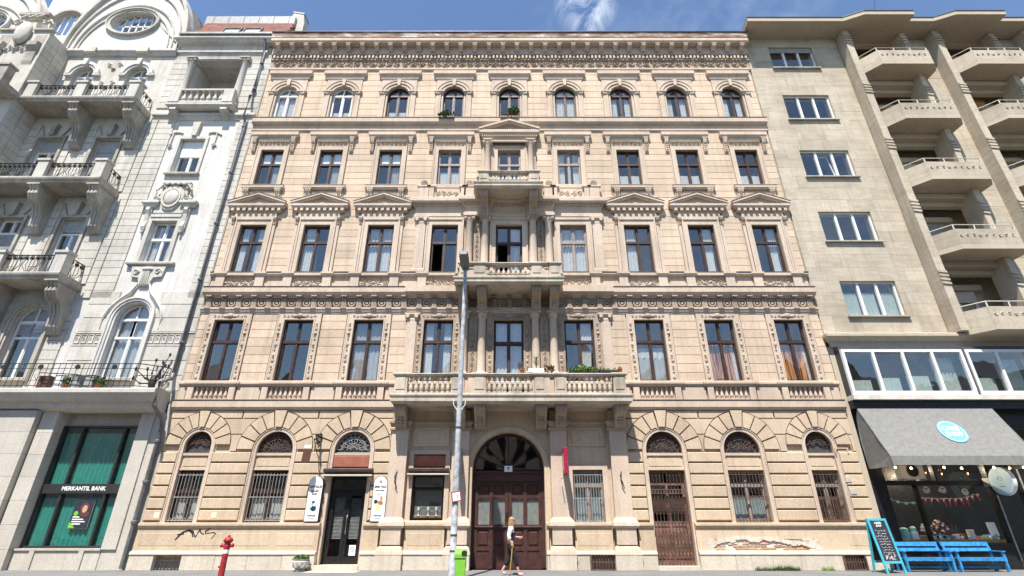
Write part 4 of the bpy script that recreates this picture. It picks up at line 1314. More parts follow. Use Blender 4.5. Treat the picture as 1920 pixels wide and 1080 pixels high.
    if i != 4:
        b = MB()
        b.mould([(0, 20.22), (.14, 20.20), (.17, 20.17), (.17, 19.98), (.13, 19.94), (.11, 19.88), (.05, 19.84), (.04, 19.72), (0, 19.70)], -1.06, 1.06, -.05)
        hood = b.obj('window_hood', 'trim', APT, (x, 0, 0))
        b = MB(); b.box(-.84, .84, -.05, .03, 19.36, 19.70)
        for q in range(19): b.box(-.80 + q * .0855, -.75 + q * .0855, -.12, -.045, 19.58, 19.68)
        b.obj('hood_frieze', 'ornament', hood)
        b = MB(); relief(b, -.78, .78, 19.38, 19.56, -.055, .22, rr, .014); b.obj('hood_carving', 'ornament', hood, smooth=60, kind='stuff')
        for sx in (-1, 1):
            mk('console', console_mesh(.18, .17, .86, 'f3'), 'trim', hood, (sx * 1.0, -.01, 19.78))
    if i not in (3, 4, 5):
        b = MB(); b.mould([(0, 16.80), (.16, 16.78), (.18, 16.76), (.18, 16.66), (.14, 16.62), (.10, 16.57), (0, 16.56)], -.87, .87, 0)
        sl = b.obj('window_sill', 'trim', APT, (x, 0, 0)); MB().box(-1.06, 1.06, -.19, -.08, 16.785, 16.81).obj('sill_flashing', 'flash', sl)
        b = MB(); b.box(-.98, .98, -.05, .03, 15.95, 16.53); b.obj('sill_apron', 'ornament', sl)
        for sx in (-1, 1): mk('sill_bracket', console_mesh(.26, .13, .44, 'sill'), 'trim', sl, (sx * .78, -.03, 16.55))
    # --- top floor
    white = i in (0, 1)
    window(APT, x, 21.12, 22.98, .57, .18, 'pvc' if white else 'wood', arch=True, curtain=CUR4[i], fw=.07 if white else .055, seed=i + 70)
    b = MB()
    for sx in (-1, 1):
        x0, x1 = sorted((sx * .575, sx * .66)); b.box(x0, x1, -.03, .03, 21.09, 22.98)
        x0, x1 = sorted((sx * .70, sx * .98)); b.box(x0, x1, -.07, .03, 21.09, 22.98)
    b.box(-.98, -.575, -.035, .03, 22.98, 24.1); b.box(.575, .98, -.035, .03, 22.98, 24.1)
    n = 12
    for k in range(n):
        p = PI - PI * k / n; q = PI - PI * (k + 1) / n
        b.prism([(.575 * math.cos(p), 22.98 + .575 * math.sin(p)), (.575 * math.cos(q), 22.98 + .575 * math.sin(q)), (.575 * math.cos(q), 24.1), (.575 * math.cos(p), 24.1)], -.035, .03)
    sr = b.obj('arched_surround', 'trim', APT, (x, 0, 0))
    b = MB(); b.ring(0, 22.98, .60, .76, 0, PI, -.075, -.03, 16); b.ring(0, 22.98, .76, .93, 0, PI, -.12, -.03, 16); b.ring(0, 22.98, .93, .98, 0, PI, -.15, -.03, 16)
    b.obj('archivolt', 'trim', sr)
    MB().prism([(-.07, .56), (.07, .56), (.11, 1.02), (-.11, 1.02)], -.18, -.03).obj('keystone', 'trim', sr, (0, 0, 22.98))
    for sx in (-1, 1):
        b = MB(); b.mould([(0, 23.22), (.10, 23.22), (.13, 23.19), (.13, 23.12), (.08, 23.08), (.06, 22.98), (0, 22.97)], sx * .80 - .14, sx * .80 + .14, -.03); b.obj('impost', 'trim', sr)
    b = MB(); b.mould([(0, 24.70), (.15, 24.66), (.17, 24.63), (.17, 24.42), (.13, 24.36), (.08, 24.30), (.05, 24.16), (.03, 24.10), (0, 24.10)], -1.02, 1.02, -.03)
    b.obj('window_hood', 'trim', APT, (x, 0, 0))

# ================================================================== central bays: columns, entablatures, balconies
def column(x, y, z0, z1, r, mat='trim', ion=True, white=False, par=None):
    par = par or APT
    h = z1 - z0
    def f():
        b = MB()
        b.lathe([(r * 1.35, 0), (r * 1.35, .07), (r * 1.22, .10), (r * 1.28, .14), (r * 1.08, .18), (r, .24), (r * 1.01, h * .33), (r * .86, h - .05), (r * .93, h - .03), (r * .93, h)], n=18)
        b.box(-r * 1.45, r * 1.45, -r * 1.45, r * 1.45, -.09, 0)
        return b.mesh('column', 40)
    c = mk('column', cached(('col', round(h, 3), r), f), mat, par, (x, y, z0))
    def g2():
        b = MB()
        b.lathe([(r * .88, 0), (r * .95, .05), (r * 1.15, .15), (r * 1.3, .24)], n=14)
        if ion:
            for sx in (-1, 1):
                b.disc_y(sx * r * 1.05, .17, r * .46, -r * 1.15, r * 1.0, 10)
                b.disc_y(sx * r * 1.05, .17, r * .2, -r * 1.28, -r * 1.1, 8)
        for k in range(8):
            a = 2 * PI * k / 8; b.blob(r * 1.05 * math.cos(a), r * 1.05 * math.sin(a), .09, r * .25, r * .25, .06, 5, 3)
        b.box(-r * 1.5, r * 1.5, -r * 1.4, r * 1.4, .25, .32)
        return b.mesh('capital')
    mk('capital', cached(('cap', r, ion), g2), mat, c, (0, 0, h))
    return c

def pilaster(x, z0, z1, w, d=.12, mat='trim'):
    b = MB(); b.box(x - w / 2, x + w / 2, -d, .02, z0 + .18, z1)
    b.mould([(0, z0 + .18), (.05, z0 + .18), (.08, z0 + .12), (.08, z0), (0, z0)], x - w / 2, x + w / 2, -d + .06)
    p = b.obj('pilaster', mat, APT)
    b = MB(); b.mould([(0, z1 + .32), (.12, z1 + .32), (.12, z1 + .25), (.06, z1 + .2), (.04, z1 + .08), (.06, z1 + .05), (.06, z1), (0, z1)], x - w / 2, x + w / 2, -d + .05)
    for sx in (-1, 1): b.disc_y(x + sx * w * .45, z1 + .17, .085, -d - .1, -d + .05, 8)
    b.obj('pilaster_capital', mat, p)

rr = random.Random(55)
# first floor
for sx in (-1, 1):
    for cx in (1.16, 1.94): column(sx * cx, -.16, 7.05, 9.62, .175, ion=False)
    pilaster(sx * 4.24, 6.9, 9.60, .42)
    b = MB(); b.box(sx * 1.55 - .19, sx * 1.55 + .19, -.05, .02, 6.6, 9.92); pn = b.obj('carved_pilaster_panel', 'ornament', APT)
    b = MB()
    for k in range(9):
        b.spiral(sx * 1.55, 7.3 + k * .27, -.06, .09, 1.3, .016, 1 if k % 2 else -1, k, 9); b.blob(sx * 1.55, -.06, 7.43 + k * .27, .04, .025, .05, 6, 4)
    b.obj('panel_carving', 'ornament', pn, smooth=60, kind='stuff')
    MB().box(sx * 1.55 - .65, sx * 1.55 + .65, -.36, .02, 6.05, 6.95).obj('column_pedestal', 'trim', APT)
# second floor
for sx in (-1, 1):
    for cx in (1.14, 1.88): column(sx * cx, -.18, 12.08, 14.60, .18)
    pilaster(sx * 4.22, 11.99, 14.60, .44)
    b = MB(); b.box(sx * 1.51 - .16, sx * 1.51 + .16, -.05, .02, 11.9, 14.9); pn = b.obj('carved_pilaster_panel', 'ornament', APT)
    b = MB()
    for k in range(9):
        b.spiral(sx * 1.51, 12.25 + k * .27, -.06, .08, 1.3, .016, 1 if k % 2 else -1, k, 9); b.blob(sx * 1.51, -.06, 12.38 + k * .27, .04, .025, .05, 6, 4)
    b.obj('panel_carving', 'ornament', pn, smooth=60, kind='stuff')
    MB().box(sx * 1.51 - .62, sx * 1.51 + .62, -.40, .02, 11.2, 11.98).obj('column_pedestal', 'trim', APT)
def ent(x0, x1, y0, name):
    b = MB()
    b.mould([(0, 15.98), (.31, 15.95), (.33, 15.92), (.33, 15.74), (.29, 15.70), (.27, 15.66), (.14, 15.64), (.12, 15.50), (.08, 15.46), (.05, 15.40), (.05, 15.12), (.10, 15.10), (.10, 14.98), (.05, 14.92), (0, 14.92)], x0, x1, y0)
    e = b.obj(name, 'trim', APT)
    b = MB()
    n = int((x1 - x0 + .3) / .11)
    for k in range(n): b.box(x0 - .15 + k * .11, x0 - .15 + k * .11 + .06, y0 - .21, y0 - .11, 15.52, 15.635)
    b.obj('dentils', 'trim', e, kind='stuff')
ent(-4.50, 4.46, -.02, 'central_entablature')
ent(-2.10, -.92, -.17, 'entablature_block'); ent(.92, 2.10, -.17, 'entablature_block')
# parapet above the entablature with carved aprons and shell finials
for sx in (-1, 1):
    MB().box(*sorted((sx * 1.9, sx * 4.42)), -.10, .02, 15.95, 16.62).obj('parapet', 'trim', APT)
    for px, w in ((4.22, .24), (3.84, .12), (2.26, .12), (1.98, .24)):
        b = MB(); b.box(sx * px - w, sx * px + w, -.22, .02, 15.96, 16.58); b.mould([(0, 16.78), (.08, 16.77), (.10, 16.74), (.10, 16.66), (.05, 16.60), (0, 16.58)], sx * px - w, sx * px + w, -.14)
        b.obj('parapet_pedestal', 'trim', APT)
        if w > .2:
            b = MB(); b.box(sx * px - .16, sx * px + .16, -.24, -.06, 16.78, 16.84)
            b.prism([(sx * px + .17 * math.cos(PI * k / 10), 16.84 + .22 * math.sin(PI * k / 10)) for k in range(11)], -.2, -.1)
            for k in range(7):
                a = PI * (k + .5) / 7; b.tube([(sx * px, -.2, 16.86), (sx * px + .16 * math.cos(a), -.2, 16.85 + .21 * math.sin(a))], .018, 4)
            b.obj('shell_finial', 'ornament', APT)
    b = MB(); relief(b, sx * XC[5] - .62, sx * XC[5] + .62, 16.14, 16.5, -.11, .3, rr, .02); b.obj('carved_apron', 'trim', APT, smooth=60, kind='stuff')
# third floor aedicule
for sx in (-1, 1):
    column(sx * 1.10, -.26, 17.0, 19.18, .155, 'lcream' if False else 'trim')
    MB().box(sx * 1.10 - .26, sx * 1.10 + .26, -.10, .02, 16.5, 19.5).obj('pilaster', 'trim', APT)
b = MB()
b.mould([(0, 20.20), (.26, 20.18), (.28, 20.15), (.28, 20.0), (.25, 19.97), (.23, 19.92), (.17, 19.9), (.16, 19.78), (.08, 19.74), (.08, 19.60), (.12, 19.58), (.12, 19.5), (0, 19.5)], -1.28, 1.28, -.12)
aed = b.obj('pediment', 'trim', APT)
b = MB()
for k in range(27): b.box(-1.42 + k * .108, -1.36 + k * .108, -.33, -.24, 19.80, 19.89)
b.obj('dentils', 'trim', aed, kind='stuff')
MB().prism([(-1.4, 20.19), (1.4, 20.19), (0, 20.68)], -.24, .03).obj('tympanum', 'ornament', aed)
b = MB()
for sx in (-1, 1):
    for d, t0, t1 in ((.44, 0.0, .11), (.39, .11, .20)):
        p = [(sx * 1.58, 20.29 - t1), (sx * 1.58, 20.29 - t0), (0, 20.86 - t0), (0, 20.86 - t1)]
        if sx > 0: p = p[::-1]
        b.prism(p[::-1], -d, .03)
b.obj('raking_cornice', 'trim', aed)

def balcony(x0, x1, depth, zs, zt, posts, rails, corb, ch, cw, cp, nbal, slab_t):
    """slab with moulded edge, panelled posts, rails with turned balusters, scroll brackets"""
    zslab = zs + slab_t
    b = MB()
    prof = [(0, zslab), (depth, zslab - .01), (depth + .02, zslab - .04), (depth, zslab - .10), (depth - .03, zslab - .12), (depth - .03, zs + .08), (depth - .08, zs + .05), (depth - .10, zs), (0, zs)]
    vs = []; fs = []
    for d, z in prof:
        e = depth - d
        vs += [(x0 + e, .02, z), (x0 + e, -d, z), (x1 - e, -d, z), (x1 - e, .02, z)] if d > 0 else [(x0 + .1, .02, z), (x0 + .1, .02, z), (x1 - .1, .02, z), (x1 - .1, .02, z)]
    for k in range(len(prof) - 1):
        a = 4 * k
        for q in range(3): fs.append((a + q, a + 4 + q, a + 5 + q, a + 1 + q))
    b.add(vs, fs)
    b.box(x0 + .12, x1 - .12, -depth + .12, .02, zs + .003, zslab - .012)
    sl = b.obj('balcony', 'balcony', APT)
    yf = -depth + .06
    for a, c in posts:
        b = MB()
        b.box(a, c, yf, yf + .34, zslab, zslab + .10); b.box(a + .03, c - .03, yf + .03, yf + .31, zslab + .10, zt - .12)
        b.cham(a + .09, c - .09, yf + .005, yf + .032, zslab + .18, zt - .20, .02)
        b.mould([(0, zt), (.10, zt - .005), (.12, zt - .03), (.12, zt - .08), (.07, zt - .13), (0, zt - .13)], a + .06, c - .06, yf + .08)
        b.box(a + .0, c - .0, yf + .06, yf + .34, zt - .12, zt - .004)
        b.obj('post', 'balcony', sl)
    for (a, c), n in zip(rails, nbal):
        b = MB(); b.box(a, c, yf + .05, yf + .27, zslab, zslab + .07); b.extr([(yf + .29, zt - .03), (yf + .01, zt - .03), (yf - .01, zt - .06), (yf + .03, zt - .14), (yf + .27, zt - .14)], a, c)
        b.obj('rail', 'balcony', sl)
        hh = zt - .14 - zslab - .07
        for k in range(n): mk('baluster', baluster_mesh(hh, .085), 'balcony', sl, (a + (c - a) * (k + .5) / n, yf + .16, zslab + .07))
    for sx, xx in ((-1, x0), (1, x1)):
        xi = xx - sx * .2
        b = MB(); b.box(xi - .1, xi + .1, yf + .34, .02, zt - .14, zt - .03); b.box(xi - .1, xi + .1, yf + .34, .02, zslab, zslab + .07)
        b.obj('side_rail', 'balcony', sl)
        n = max(2, int((-.05 - yf - .34) / .2))
        hh = zt - .14 - zslab - .07
        for k in range(n): mk('baluster', baluster_mesh(hh, .085), 'balcony', sl, (xi, yf + .34 + (-.05 - yf - .34) * (k + .5) / n, zslab + .07))
    for xx in corb:
        mk('scroll_bracket', console_mesh(cw, cp, ch, ('b', cw, cp, ch)), 'ornament', sl, (xx, .0, zs - .06))
    return sl
B1 = balcony(-4.62, 4.86, 1.23, 5.74, 6.96, [(-4.52, -3.96), (-2.28, -1.72), (-1.42, -.86), (1.0, 1.5), (1.8, 2.32), (4.12, 4.66)],
             [(-3.96, -2.28), (-1.72, -1.42), (-.86, 1.0), (1.5, 1.8), (2.32, 4.12)], (-4.24, -1.92, -1.12, 1.30, 2.08, 4.42), .78, .44, .98, [8, 0, 9, 0, 9], .36)
B2 = balcony(-2.36, 2.38, 1.45, 10.78, 11.82, [(-2.15, -1.79), (-1.56, -.96), (.95, 1.48), (1.72, 2.26)],
             [(-1.79, -1.56), (-.96, .95), (1.48, 1.72)], (-1.98, -1.16, 1.20, 1.98), .88, .40, 1.18, [0, 9, 0], .32)
B3 = balcony(-1.66, 1.60, 1.40, 15.80, 16.80, [(-1.45, -.94), (.91, 1.44)], [(-.94, .91)], (-1.20, 1.16), 1.10, .42, 1.15, [10], .32)

# ================================================================== ornate cream building on the left
ORN = empty('ornate_building', (-19.5, 0, 0))
tag(ORN, 'ornate cream building with curved gable and iron balconies left of the peach house', 'building')
class Off:
    pass
OX = -19.5
def lo(mb, name, mat, parent=None, smooth=None, kind=None):
    """link with world-placed vertices under the ornate building (or one of its parts)"""
    o = mb.obj(name, mat, parent or ORN, (0, 0, 0), smooth, kind)
    if parent is None: o.location = (-OX, 0, 0)
    return o
def lmk(name, me, mat, parent, loc):
    if parent is None: return mk(name, me, mat, ORN, (loc[0] - OX, loc[1], loc[2]))
    return mk(name, me, mat, parent, loc)
def lwin(*a, **k):
    w = window(*a, **k); w.location.x -= OX; return w
WL, WR = -19.25, -13.66          # right-hand wing
BL = -25.5                       # recessed bay between the wing and the projecting middle
LX = -16.6                       # window axis of the wing
B1X, B2X = -21.05, -24.1         # window axes of the bay
wb = MB()
wall_band(wb, WL, WR, 6.0, 11.5, .02, .5, [(LX, .74, 7.0, 9.72, True)])
wall_band(wb, WL, WR, 11.5, 16.2, .02, .5, [(LX, .62, 12.5, 14.78, False)])
wall_band(wb, WL, WR, 16.2, 21.4, .02, .5, [(LX, .66, 17.65, 19.85, False)])
wall_band(wb, WL, WR, 21.4, 25.7, .02, .5, [(LX, 1.42, 21.9, 25.66, False)])
wb.box(WL, WR, .02, .5, 25.7, 27.3)
lo(wb, 'wing_wall', 'lwhite')
wb = MB()
wall_band(wb, BL, WL, 6.0, 11.0, .02, .5, [(B1X, .74, 7.0, 9.6, True), (B2X, .74, 7.0, 9.6, True)])
wall_band(wb, BL, WL, 11.0, 16.1, .02, .5, [(B1X, .62, 11.4, 14.95, False), (B2X, .62, 11.4, 14.95, False)])
wall_band(wb, BL, WL, 16.1, 21.3, .02, .5, [(B1X, .66, 16.4, 19.9, False), (B2X, .66, 16.4, 19.9, False)])
wall_band(wb, BL, WL, 21.3, 26.4, .02, .5, [(B1X, .60, 21.6, 24.5, True), (B2X, .60, 21.6, 24.5, True)])
lo(wb, 'bay_wall', 'lcream')
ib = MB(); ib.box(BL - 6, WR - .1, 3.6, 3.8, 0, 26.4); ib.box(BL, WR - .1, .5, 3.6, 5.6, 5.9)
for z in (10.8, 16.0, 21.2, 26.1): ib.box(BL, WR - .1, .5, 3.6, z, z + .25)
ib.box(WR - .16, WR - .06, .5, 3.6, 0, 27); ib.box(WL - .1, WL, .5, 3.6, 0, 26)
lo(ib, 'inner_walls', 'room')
# projecting middle part at the far left
mb = MB(); mb.box(-34, BL, -1.35, .5, 6.0, 26.3)
lo(mb, 'middle_projection', 'lcream')
for k in range(40):
    z = 8.0 + k * .45
    if z > 25.6: break
    mb = MB(); mb.cham(0, .66, 0, .03, 0, .43, .006)
    for q in range(2):
        me = cached(('sideblk',), lambda: MB().box(0, .03, -.66, 0, 0, .43).mesh('ashlar_block'))
        lmk('ashlar_block', me, 'lcream', None, (BL + .002, -.01 - .68 * q, z))
# --- quoin blocks on both edges of the wing, each one a piece
rq = random.Random(8)
def qblock(x0, x1, z0, z1, mat='lcream', y0=-.035):
    w, h = x1 - x0, z1 - z0
    me = cached(('qb', round(w, 2), round(h, 2), mat, y0), lambda: MB().cham(-w / 2, w / 2, y0, .03, -h / 2, h / 2, .008).mesh('quoin_block'))
    lmk('quoin_block', me, mat, None, ((x0 + x1) / 2, 0, (z0 + z1) / 2))
z = 10.7
while z < 21.0:
    qblock(WL + .45, WL + 1.35, z, z + .365); qblock(WR - .80, WR - .02, z, z + .365)
    qblock(WL + .02, WL + .40, z, z + .365)
    z += .38
z = 6.5
while z < 10.5:
    if not 8.4 < z < 8.95:
        qblock(WL + .45, LX - .92, z, z + .62); qblock(LX + .92, WR - .02, z, z + .62)
    z += .65
z = 22.0
while z < 25.4:
    qblock(WL + .02, LX - 1.62, z, z + .40); qblock(LX + 1.62, WR - .02, z, z + .40); z += .42
# bay ashlar
for lo_z, hi_z in ((11.4, 15.9), (16.5, 21.0), (6.5, 10.7)):
    z = lo_z
    while z < hi_z - .3:
        for a, c in ((BL + .05, B2X - .85), (B2X + .85, -22.9), (-22.3, B1X - .85), (B1X + .85, WL - .05)):
            qblock(a, c, z, z + .42)
        z += .44
# --- narrow frieze squares beside the arched window
for xx in [WL + .55 + k * .30 for k in range(5)] + [LX + 1.1 + k * .29 for k in range(6)]:
    def sq():
        b = MB(); b.box(-.125, .125, -.02, .03, -.2, .2); b.box(-.125, -.095, -.05, -.018, -.2, .2); b.box(.095, .125, -.05, -.018, -.2, .2); b.box(-.095, .095, -.05, -.018, .17, .2); b.box(-.095, .095, -.05, -.018, -.2, -.17)
        b.spiral(0, 0, -.03, .09, 1.3, .016, 1, 0, 8)
        return b.mesh('carved_square')
    lmk('carved_square', cached('sq', sq), 'lcream', None, (xx, 0, 8.76))
for z in (8.47, 9.05): lo(MB().box(WL + .4, LX - .95, -.05, .02, z - .03, z + .03), 'string_band', 'lcream'); lo(MB().box(LX + .95, WR, -.05, .02, z - .03, z + .03), 'string_band', 'lcream')
# --- arched first-floor windows
for wx, par in ((LX, 1), (B1X, 0), (B2X, 0)):
    zs = 9.72 if par else 9.6
    b = MB(); 
    for r0, r1, d in ((.73, .82, .06), (.82, .92, .12), (.92, 1.0, .16)):
        b.ring(wx, zs, r0, r1, 0, PI, -d, .05, 16)
        for sx in (-1, 1):
            x0, x1 = sorted((wx + sx * r0, wx + sx * r1)); b.box(x0, x1, -d, .05, 6.9, zs)
    lo(b, 'arched_surround', 'lwhite' if par else 'lsoot')
    w = lwin(ORN, wx, 7.02, zs, .72, .26, 'pvc', arch=True, curtain='sheer' if par else 'none', fw=.07, seed=100 + int(par))
    mb = MB(); mb.box(-.045, .045, -.06, .03, 1.85, 2.75); mb.box(-.66, .66, -.07, .03, 1.80, 1.90)
    mb.obj('transom_bars', 'pvc', w)
    if not par:
        sh = MB()
        for k in range(16): sh.box(-.63, .63, -.02 - .006 * (k % 2), .0, 2.0 + k * .075, 2.07 + k * .075)
        sh.obj('roller_shutter', 'zinc', w)
    lo(MB().box(wx - .85, wx + .85, -.14, .05, 6.92, 7.02), 'window_sill', 'lsoot')
# swelling moulding above the wing's arch
b = MB()
for sx in (-1, 1):
    b.tube([(LX + sx * 1.28, -.02, 9.2), (LX + sx * 1.30, -.04, 9.7), (LX + sx * 1.12, -.05, 10.2), (LX + sx * .78, -.06, 10.62), (LX + sx * .45, -.06, 10.95), (LX + sx * .26, -.05, 11.4)], [.03, .06, .08, .08, .06, .04], 6)
lo(b, 'swelling_moulding', 'lwhite', smooth=60)
# --- second-floor window with big cartouche hood
lwin(ORN, LX, 12.52, 14.77, .61, .26, 'pvc', tr=.42, curtain='sides', fw=.06, seed=120)
b = MB()
for sx in (-1, 1):
    x0, x1 = sorted((LX + sx * .61, LX + sx * .80)); b.box(x0, x1, -.08, .04, 12.5, 14.95)
b.box(LX - .61, LX + .61, -.08, .04, 14.76, 14.95)
lo(b, 'window_surround', 'lcream')
b = MB(); b.mould([(0, 12.52), (.16, 12.50), (.18, 12.46), (.18, 12.38), (.10, 12.30), (0, 12.28)], LX - .92, LX + .92, .02)
sl = lo(b, 'window_sill', 'lsoot')
b = MB()
b.prism([(LX - .78, 12.28), (LX - .70, 11.75), (LX - .35, 11.7), (LX - .2, 11.3), (LX + .2, 11.3), (LX + .35, 11.7), (LX + .70, 11.75), (LX + .78, 12.28)], -.09, .03)
for k in range(5): b.tube([(LX - .16 + .08 * k, -.11, 11.35), (LX - .12 + .06 * k, -.13, 12.0)], .03, 5)
for sx in (-1, 1): b.spiral(LX + sx * .5, 12.0, -.11, .16, 1.4, .03, sx, 0, 10)
b.blob(LX, -.12, 12.12, .26, .08, .10, 8, 5)
lo(b, 'carved_apron', 'lcream', sl, smooth=50)
hood = MB()
for sx in (-1, 1):
    hood.mould([(0, 15.86), (.22, 15.84), (.24, 15.80), (.24, 15.70), (.16, 15.62), (.12, 15.5), (0, 15.46)], LX + sx * .92 - .18, LX + sx * .92 + .18, -.02)
hood.box(LX - .74, LX + .74, -.12, .03, 14.95, 15.1)
hd = lo(hood, 'cartouche_hood', 'lcream')
b = MB()
for sx in (-1, 1):
    b.box(LX + sx * .92 - .13, LX + sx * .92 + .13, -.10, .03, 14.3, 15.46)
    b.extr([(.02, 15.46), (-.22, 15.46), (-.24, 15.3), (-.16, 15.1), (-.12, 14.7), (-.18, 14.4), (-.12, 14.2), (.02, 14.15)], LX + sx * .92 - .09, LX + sx * .92 + .09)
    b.blob(LX + sx * .92, -.12, 14.1, .08, .06, .08, 6, 4)
    lo(b, 'hood_console', 'lcream', hd); b = MB()
b = MB()
pts = [(LX + .55 * math.cos(t) * (1 + .12 * math.sin(3 * t)), 16.05 + .72 * math.sin(t)) for t in [2 * PI * k / 20 for k in range(20)]]
b.prism(pts, -.16, .03)
b.prism([(LX - .72, 15.2), (LX + .72, 15.2), (LX + .62, 16.9), (LX - .62, 16.9)], -.08, .03)
for sx in (-1, 1):
    b.spiral(LX + sx * .72, 15.98, -.14, .20, 1.6, .045, sx, 0, 12); b.spiral(LX + sx * .62, 16.72, -.12, .15, 1.4, .04, -sx, 1, 10)
    b.tube([(LX + sx * .6, -.14, 16.85), (LX + sx * .86, -.12, 16.5), (LX + sx * .84, -.12, 16.15)], .05, 5)
for q in range(7): b.blob(LX + (q - 3) * .14, -.18, 16.82 + .05 * (q % 2), .09, .08, .08, 6, 4)
b.box(LX - .70, LX + .70, -.16, .03, 16.9, 17.0)
lo(b, 'cartouche_frame', 'lcream', hd, smooth=45)
b = MB(); b.blob(LX, -.17, 16.02, .36, .14, .46, 16, 10); b.ring(LX, 16.02, .38, .46, 0, 2 * PI, -.22, -.1, 20, 1.22)
lo(b, 'cartouche', 'lcream', hd, smooth=60)
# --- third-floor window
w3 = lwin(ORN, LX, 17.66, 19.84, .65, .26, 'pvc', tr=.45, curtain='none', fw=.06, seed=130)
sh = MB()
for k in range(14): sh.box(-.58, .58, -.075 - .005 * (k % 2), -.055, 1.25 + k * .065, 1.31 + k * .065)
sh.obj('roller_shutter', 'white', w3)
b = MB()
for sx in (-1, 1):
    x0, x1 = sorted((LX + sx * .65, LX + sx * .80)); b.box(x0, x1, -.06, .04, 17.6, 20.0)
b.box(LX - .65, LX + .65, -.06, .04, 19.84, 20.0)
b.prism([(LX - .12, 20.0), (LX + .12, 20.0), (LX + .2, 20.9), (LX - .2, 20.9)], -.16, .03)
for sx in (-1, 1): b.ring(LX + sx * .95, 19.7, .58, .64, PI * .25 if sx > 0 else PI * .35, PI * .65 if sx > 0 else PI * .75, -.05, .03, 8)
lo(b, 'window_surround', 'lcream')
b = MB(); b.mould([(0, 17.66), (.14, 17.64), (.16, 17.6), (.16, 17.52), (.08, 17.46), (0, 17.45)], LX - .72, LX + .72, .02); lo(b, 'window_sill', 'lsoot')
for sx in (-1, 1):
    b = MB(); b.spiral(LX + sx * 1.15, 19.4, -.04, .13, 1.2, .035, sx, 0, 10); b.box(LX + sx * 1.15 - .03, LX + sx * 1.15 + .03, -.06, .03, 19.4, 20.2); lo(b, 'hook_ornament', 'lcream')

# --- loggia at the top with columns and little balustrade
b = MB(); b.mould([(0, 21.60), (.16, 21.56), (.18, 21.5), (.18, 21.4), (.10, 21.32), (.06, 21.15), (0, 21.1)], WL + .2, WR - .2, .02); lo(b, 'loggia_string_course', 'lcream')
def lcol(x, z0, z1, r):
    c = column(x - OX, -.02, z0, z1, r, 'lcream', True, par=ORN); return c
lcol(LX - 1.52, 22.1, 25.35, .20); lcol(LX + 1.52, 22.1, 25.35, .20)
b = MB(); b.box(LX - 1.42, LX + 1.42, 1.6, 1.8, 21.6, 25.7); b.box(LX - 1.9, LX - 1.42, .5, 1.8, 21.6, 25.7); b.box(LX + 1.42, LX + 1.9, .5, 1.8, 21.6, 25.7); b.box(LX - 1.9, LX + 1.9, .5, 1.8, 25.66, 25.8)
lo(b, 'loggia_room', 'lcream')
b = MB(); b.box(LX + .1, LX + 1.3, 1.5, 1.6, 22.0, 24.0); b.ring(LX + .7, 24.0, .0001, .6, 0, PI, 1.5, 1.6, 10)
lg = lo(b, 'loggia_window', 'pvc')
for a, c in ((.18, .66), (.74, 1.22)): pane(lg, LX + a, LX + c, 22.1, 23.9, 1.49)
sb = MB(); sb.mould([(0, 21.98), (.50, 21.96), (.54, 21.92), (.54, 21.80), (.46, 21.72), (.40, 21.66), (0, 21.64)], LX - 1.25, LX + 1.25, .02)
lb = lo(sb, 'loggia_balcony', 'lcream')
b = MB(); b.box(LX - 1.7, LX + 1.7, -.50, -.24, 22.82, 22.94); b.box(LX - 1.7, LX + 1.7, -.48, -.26, 21.98, 22.08)
lo(b, 'rail', 'lcream', lb)
for sx in (-1, 1):
    lo(MB().box(LX + sx * 1.44 - .28, LX + sx * 1.44 + .28, -.53, -.2, 21.985, 22.815), 'post', 'lcream', lb)
    b = MB(); b.extr([(.02, 21.64), (-.45, 21.64), (-.5, 21.5), (-.4, 21.36), (-.2, 21.3), (.02, 21.1)], LX + sx * 1.35 - .17, LX + sx * 1.35 + .17); lo(b, 'bracket', 'lcream', lb)
for k in range(7): lmk('baluster', baluster_mesh(.74, .12), 'lcream', lb, (LX - 1.0 + 2.0 * k / 6, -.37, 22.08))
b = MB(); b.mould([(0, 27.2), (.46, 27.18), (.5, 27.12), (.5, 26.98), (.4, 26.9), (.34, 26.78), (.14, 26.7), (.12, 26.3), (.2, 26.26), (.2, 26.14), (.1, 26.06), (.06, 25.72), (0, 25.7)], WL + .3, WR - .05 - .46, .02)
lo(b, 'loggia_entablature', 'lcream')
lo(MB().box(WL + .1, WR - .0, -.56, -.40, 27.2, 27.34), 'gutter', 'zinc')
# --- red tile mansard roof with skylights, zinc ridge band, party wall
rw = random.Random(17)
def roof_pt(u, t): return (WL + .1 + u * (WR - WL - .0), .0 + .95 * t, 27.25 + 2.75 * t)
RA = math.atan2(2.75, .95)
base = MB(); base.extr([(.05, 27.2), (1.0, 29.95), (1.2, 29.95), (1.2, 27.2)], WL + .1, WR + .05); lo(base, 'roof_deck', 'tile')
nx, nz = 24, 12
me_t = MB().box(-.118, .118, -.025, 0.0, 0, .26).mesh('roof_tile')
me_t.materials.append(M['tile'])
for j in range(nz):
    for k in range(nx):
        t = j / nz; u = (k + .5 + .5 * (j % 2)) / nx
        if u > 1: continue
        p = roof_pt(u, t)
        o = lmk('roof_tile', me_t, None, None, (p[0], p[1] - .012, p[2]))
        o.rotation_euler = (-(PI / 2 - RA) - .04, 0, 0); o.scale = (1, 1, 1)
lo(MB().box(WL + .0, WR + .05, 1.0, 1.2, 29.95, 30.75), 'zinc_ridge_band', 'zinc')
for k in range(6):
    xx = WL + .5 + k * .95; lo(MB().box(xx - .02, xx + .02, .97, 1.0, 29.95, 30.75), 'standing_seam', 'zinc')
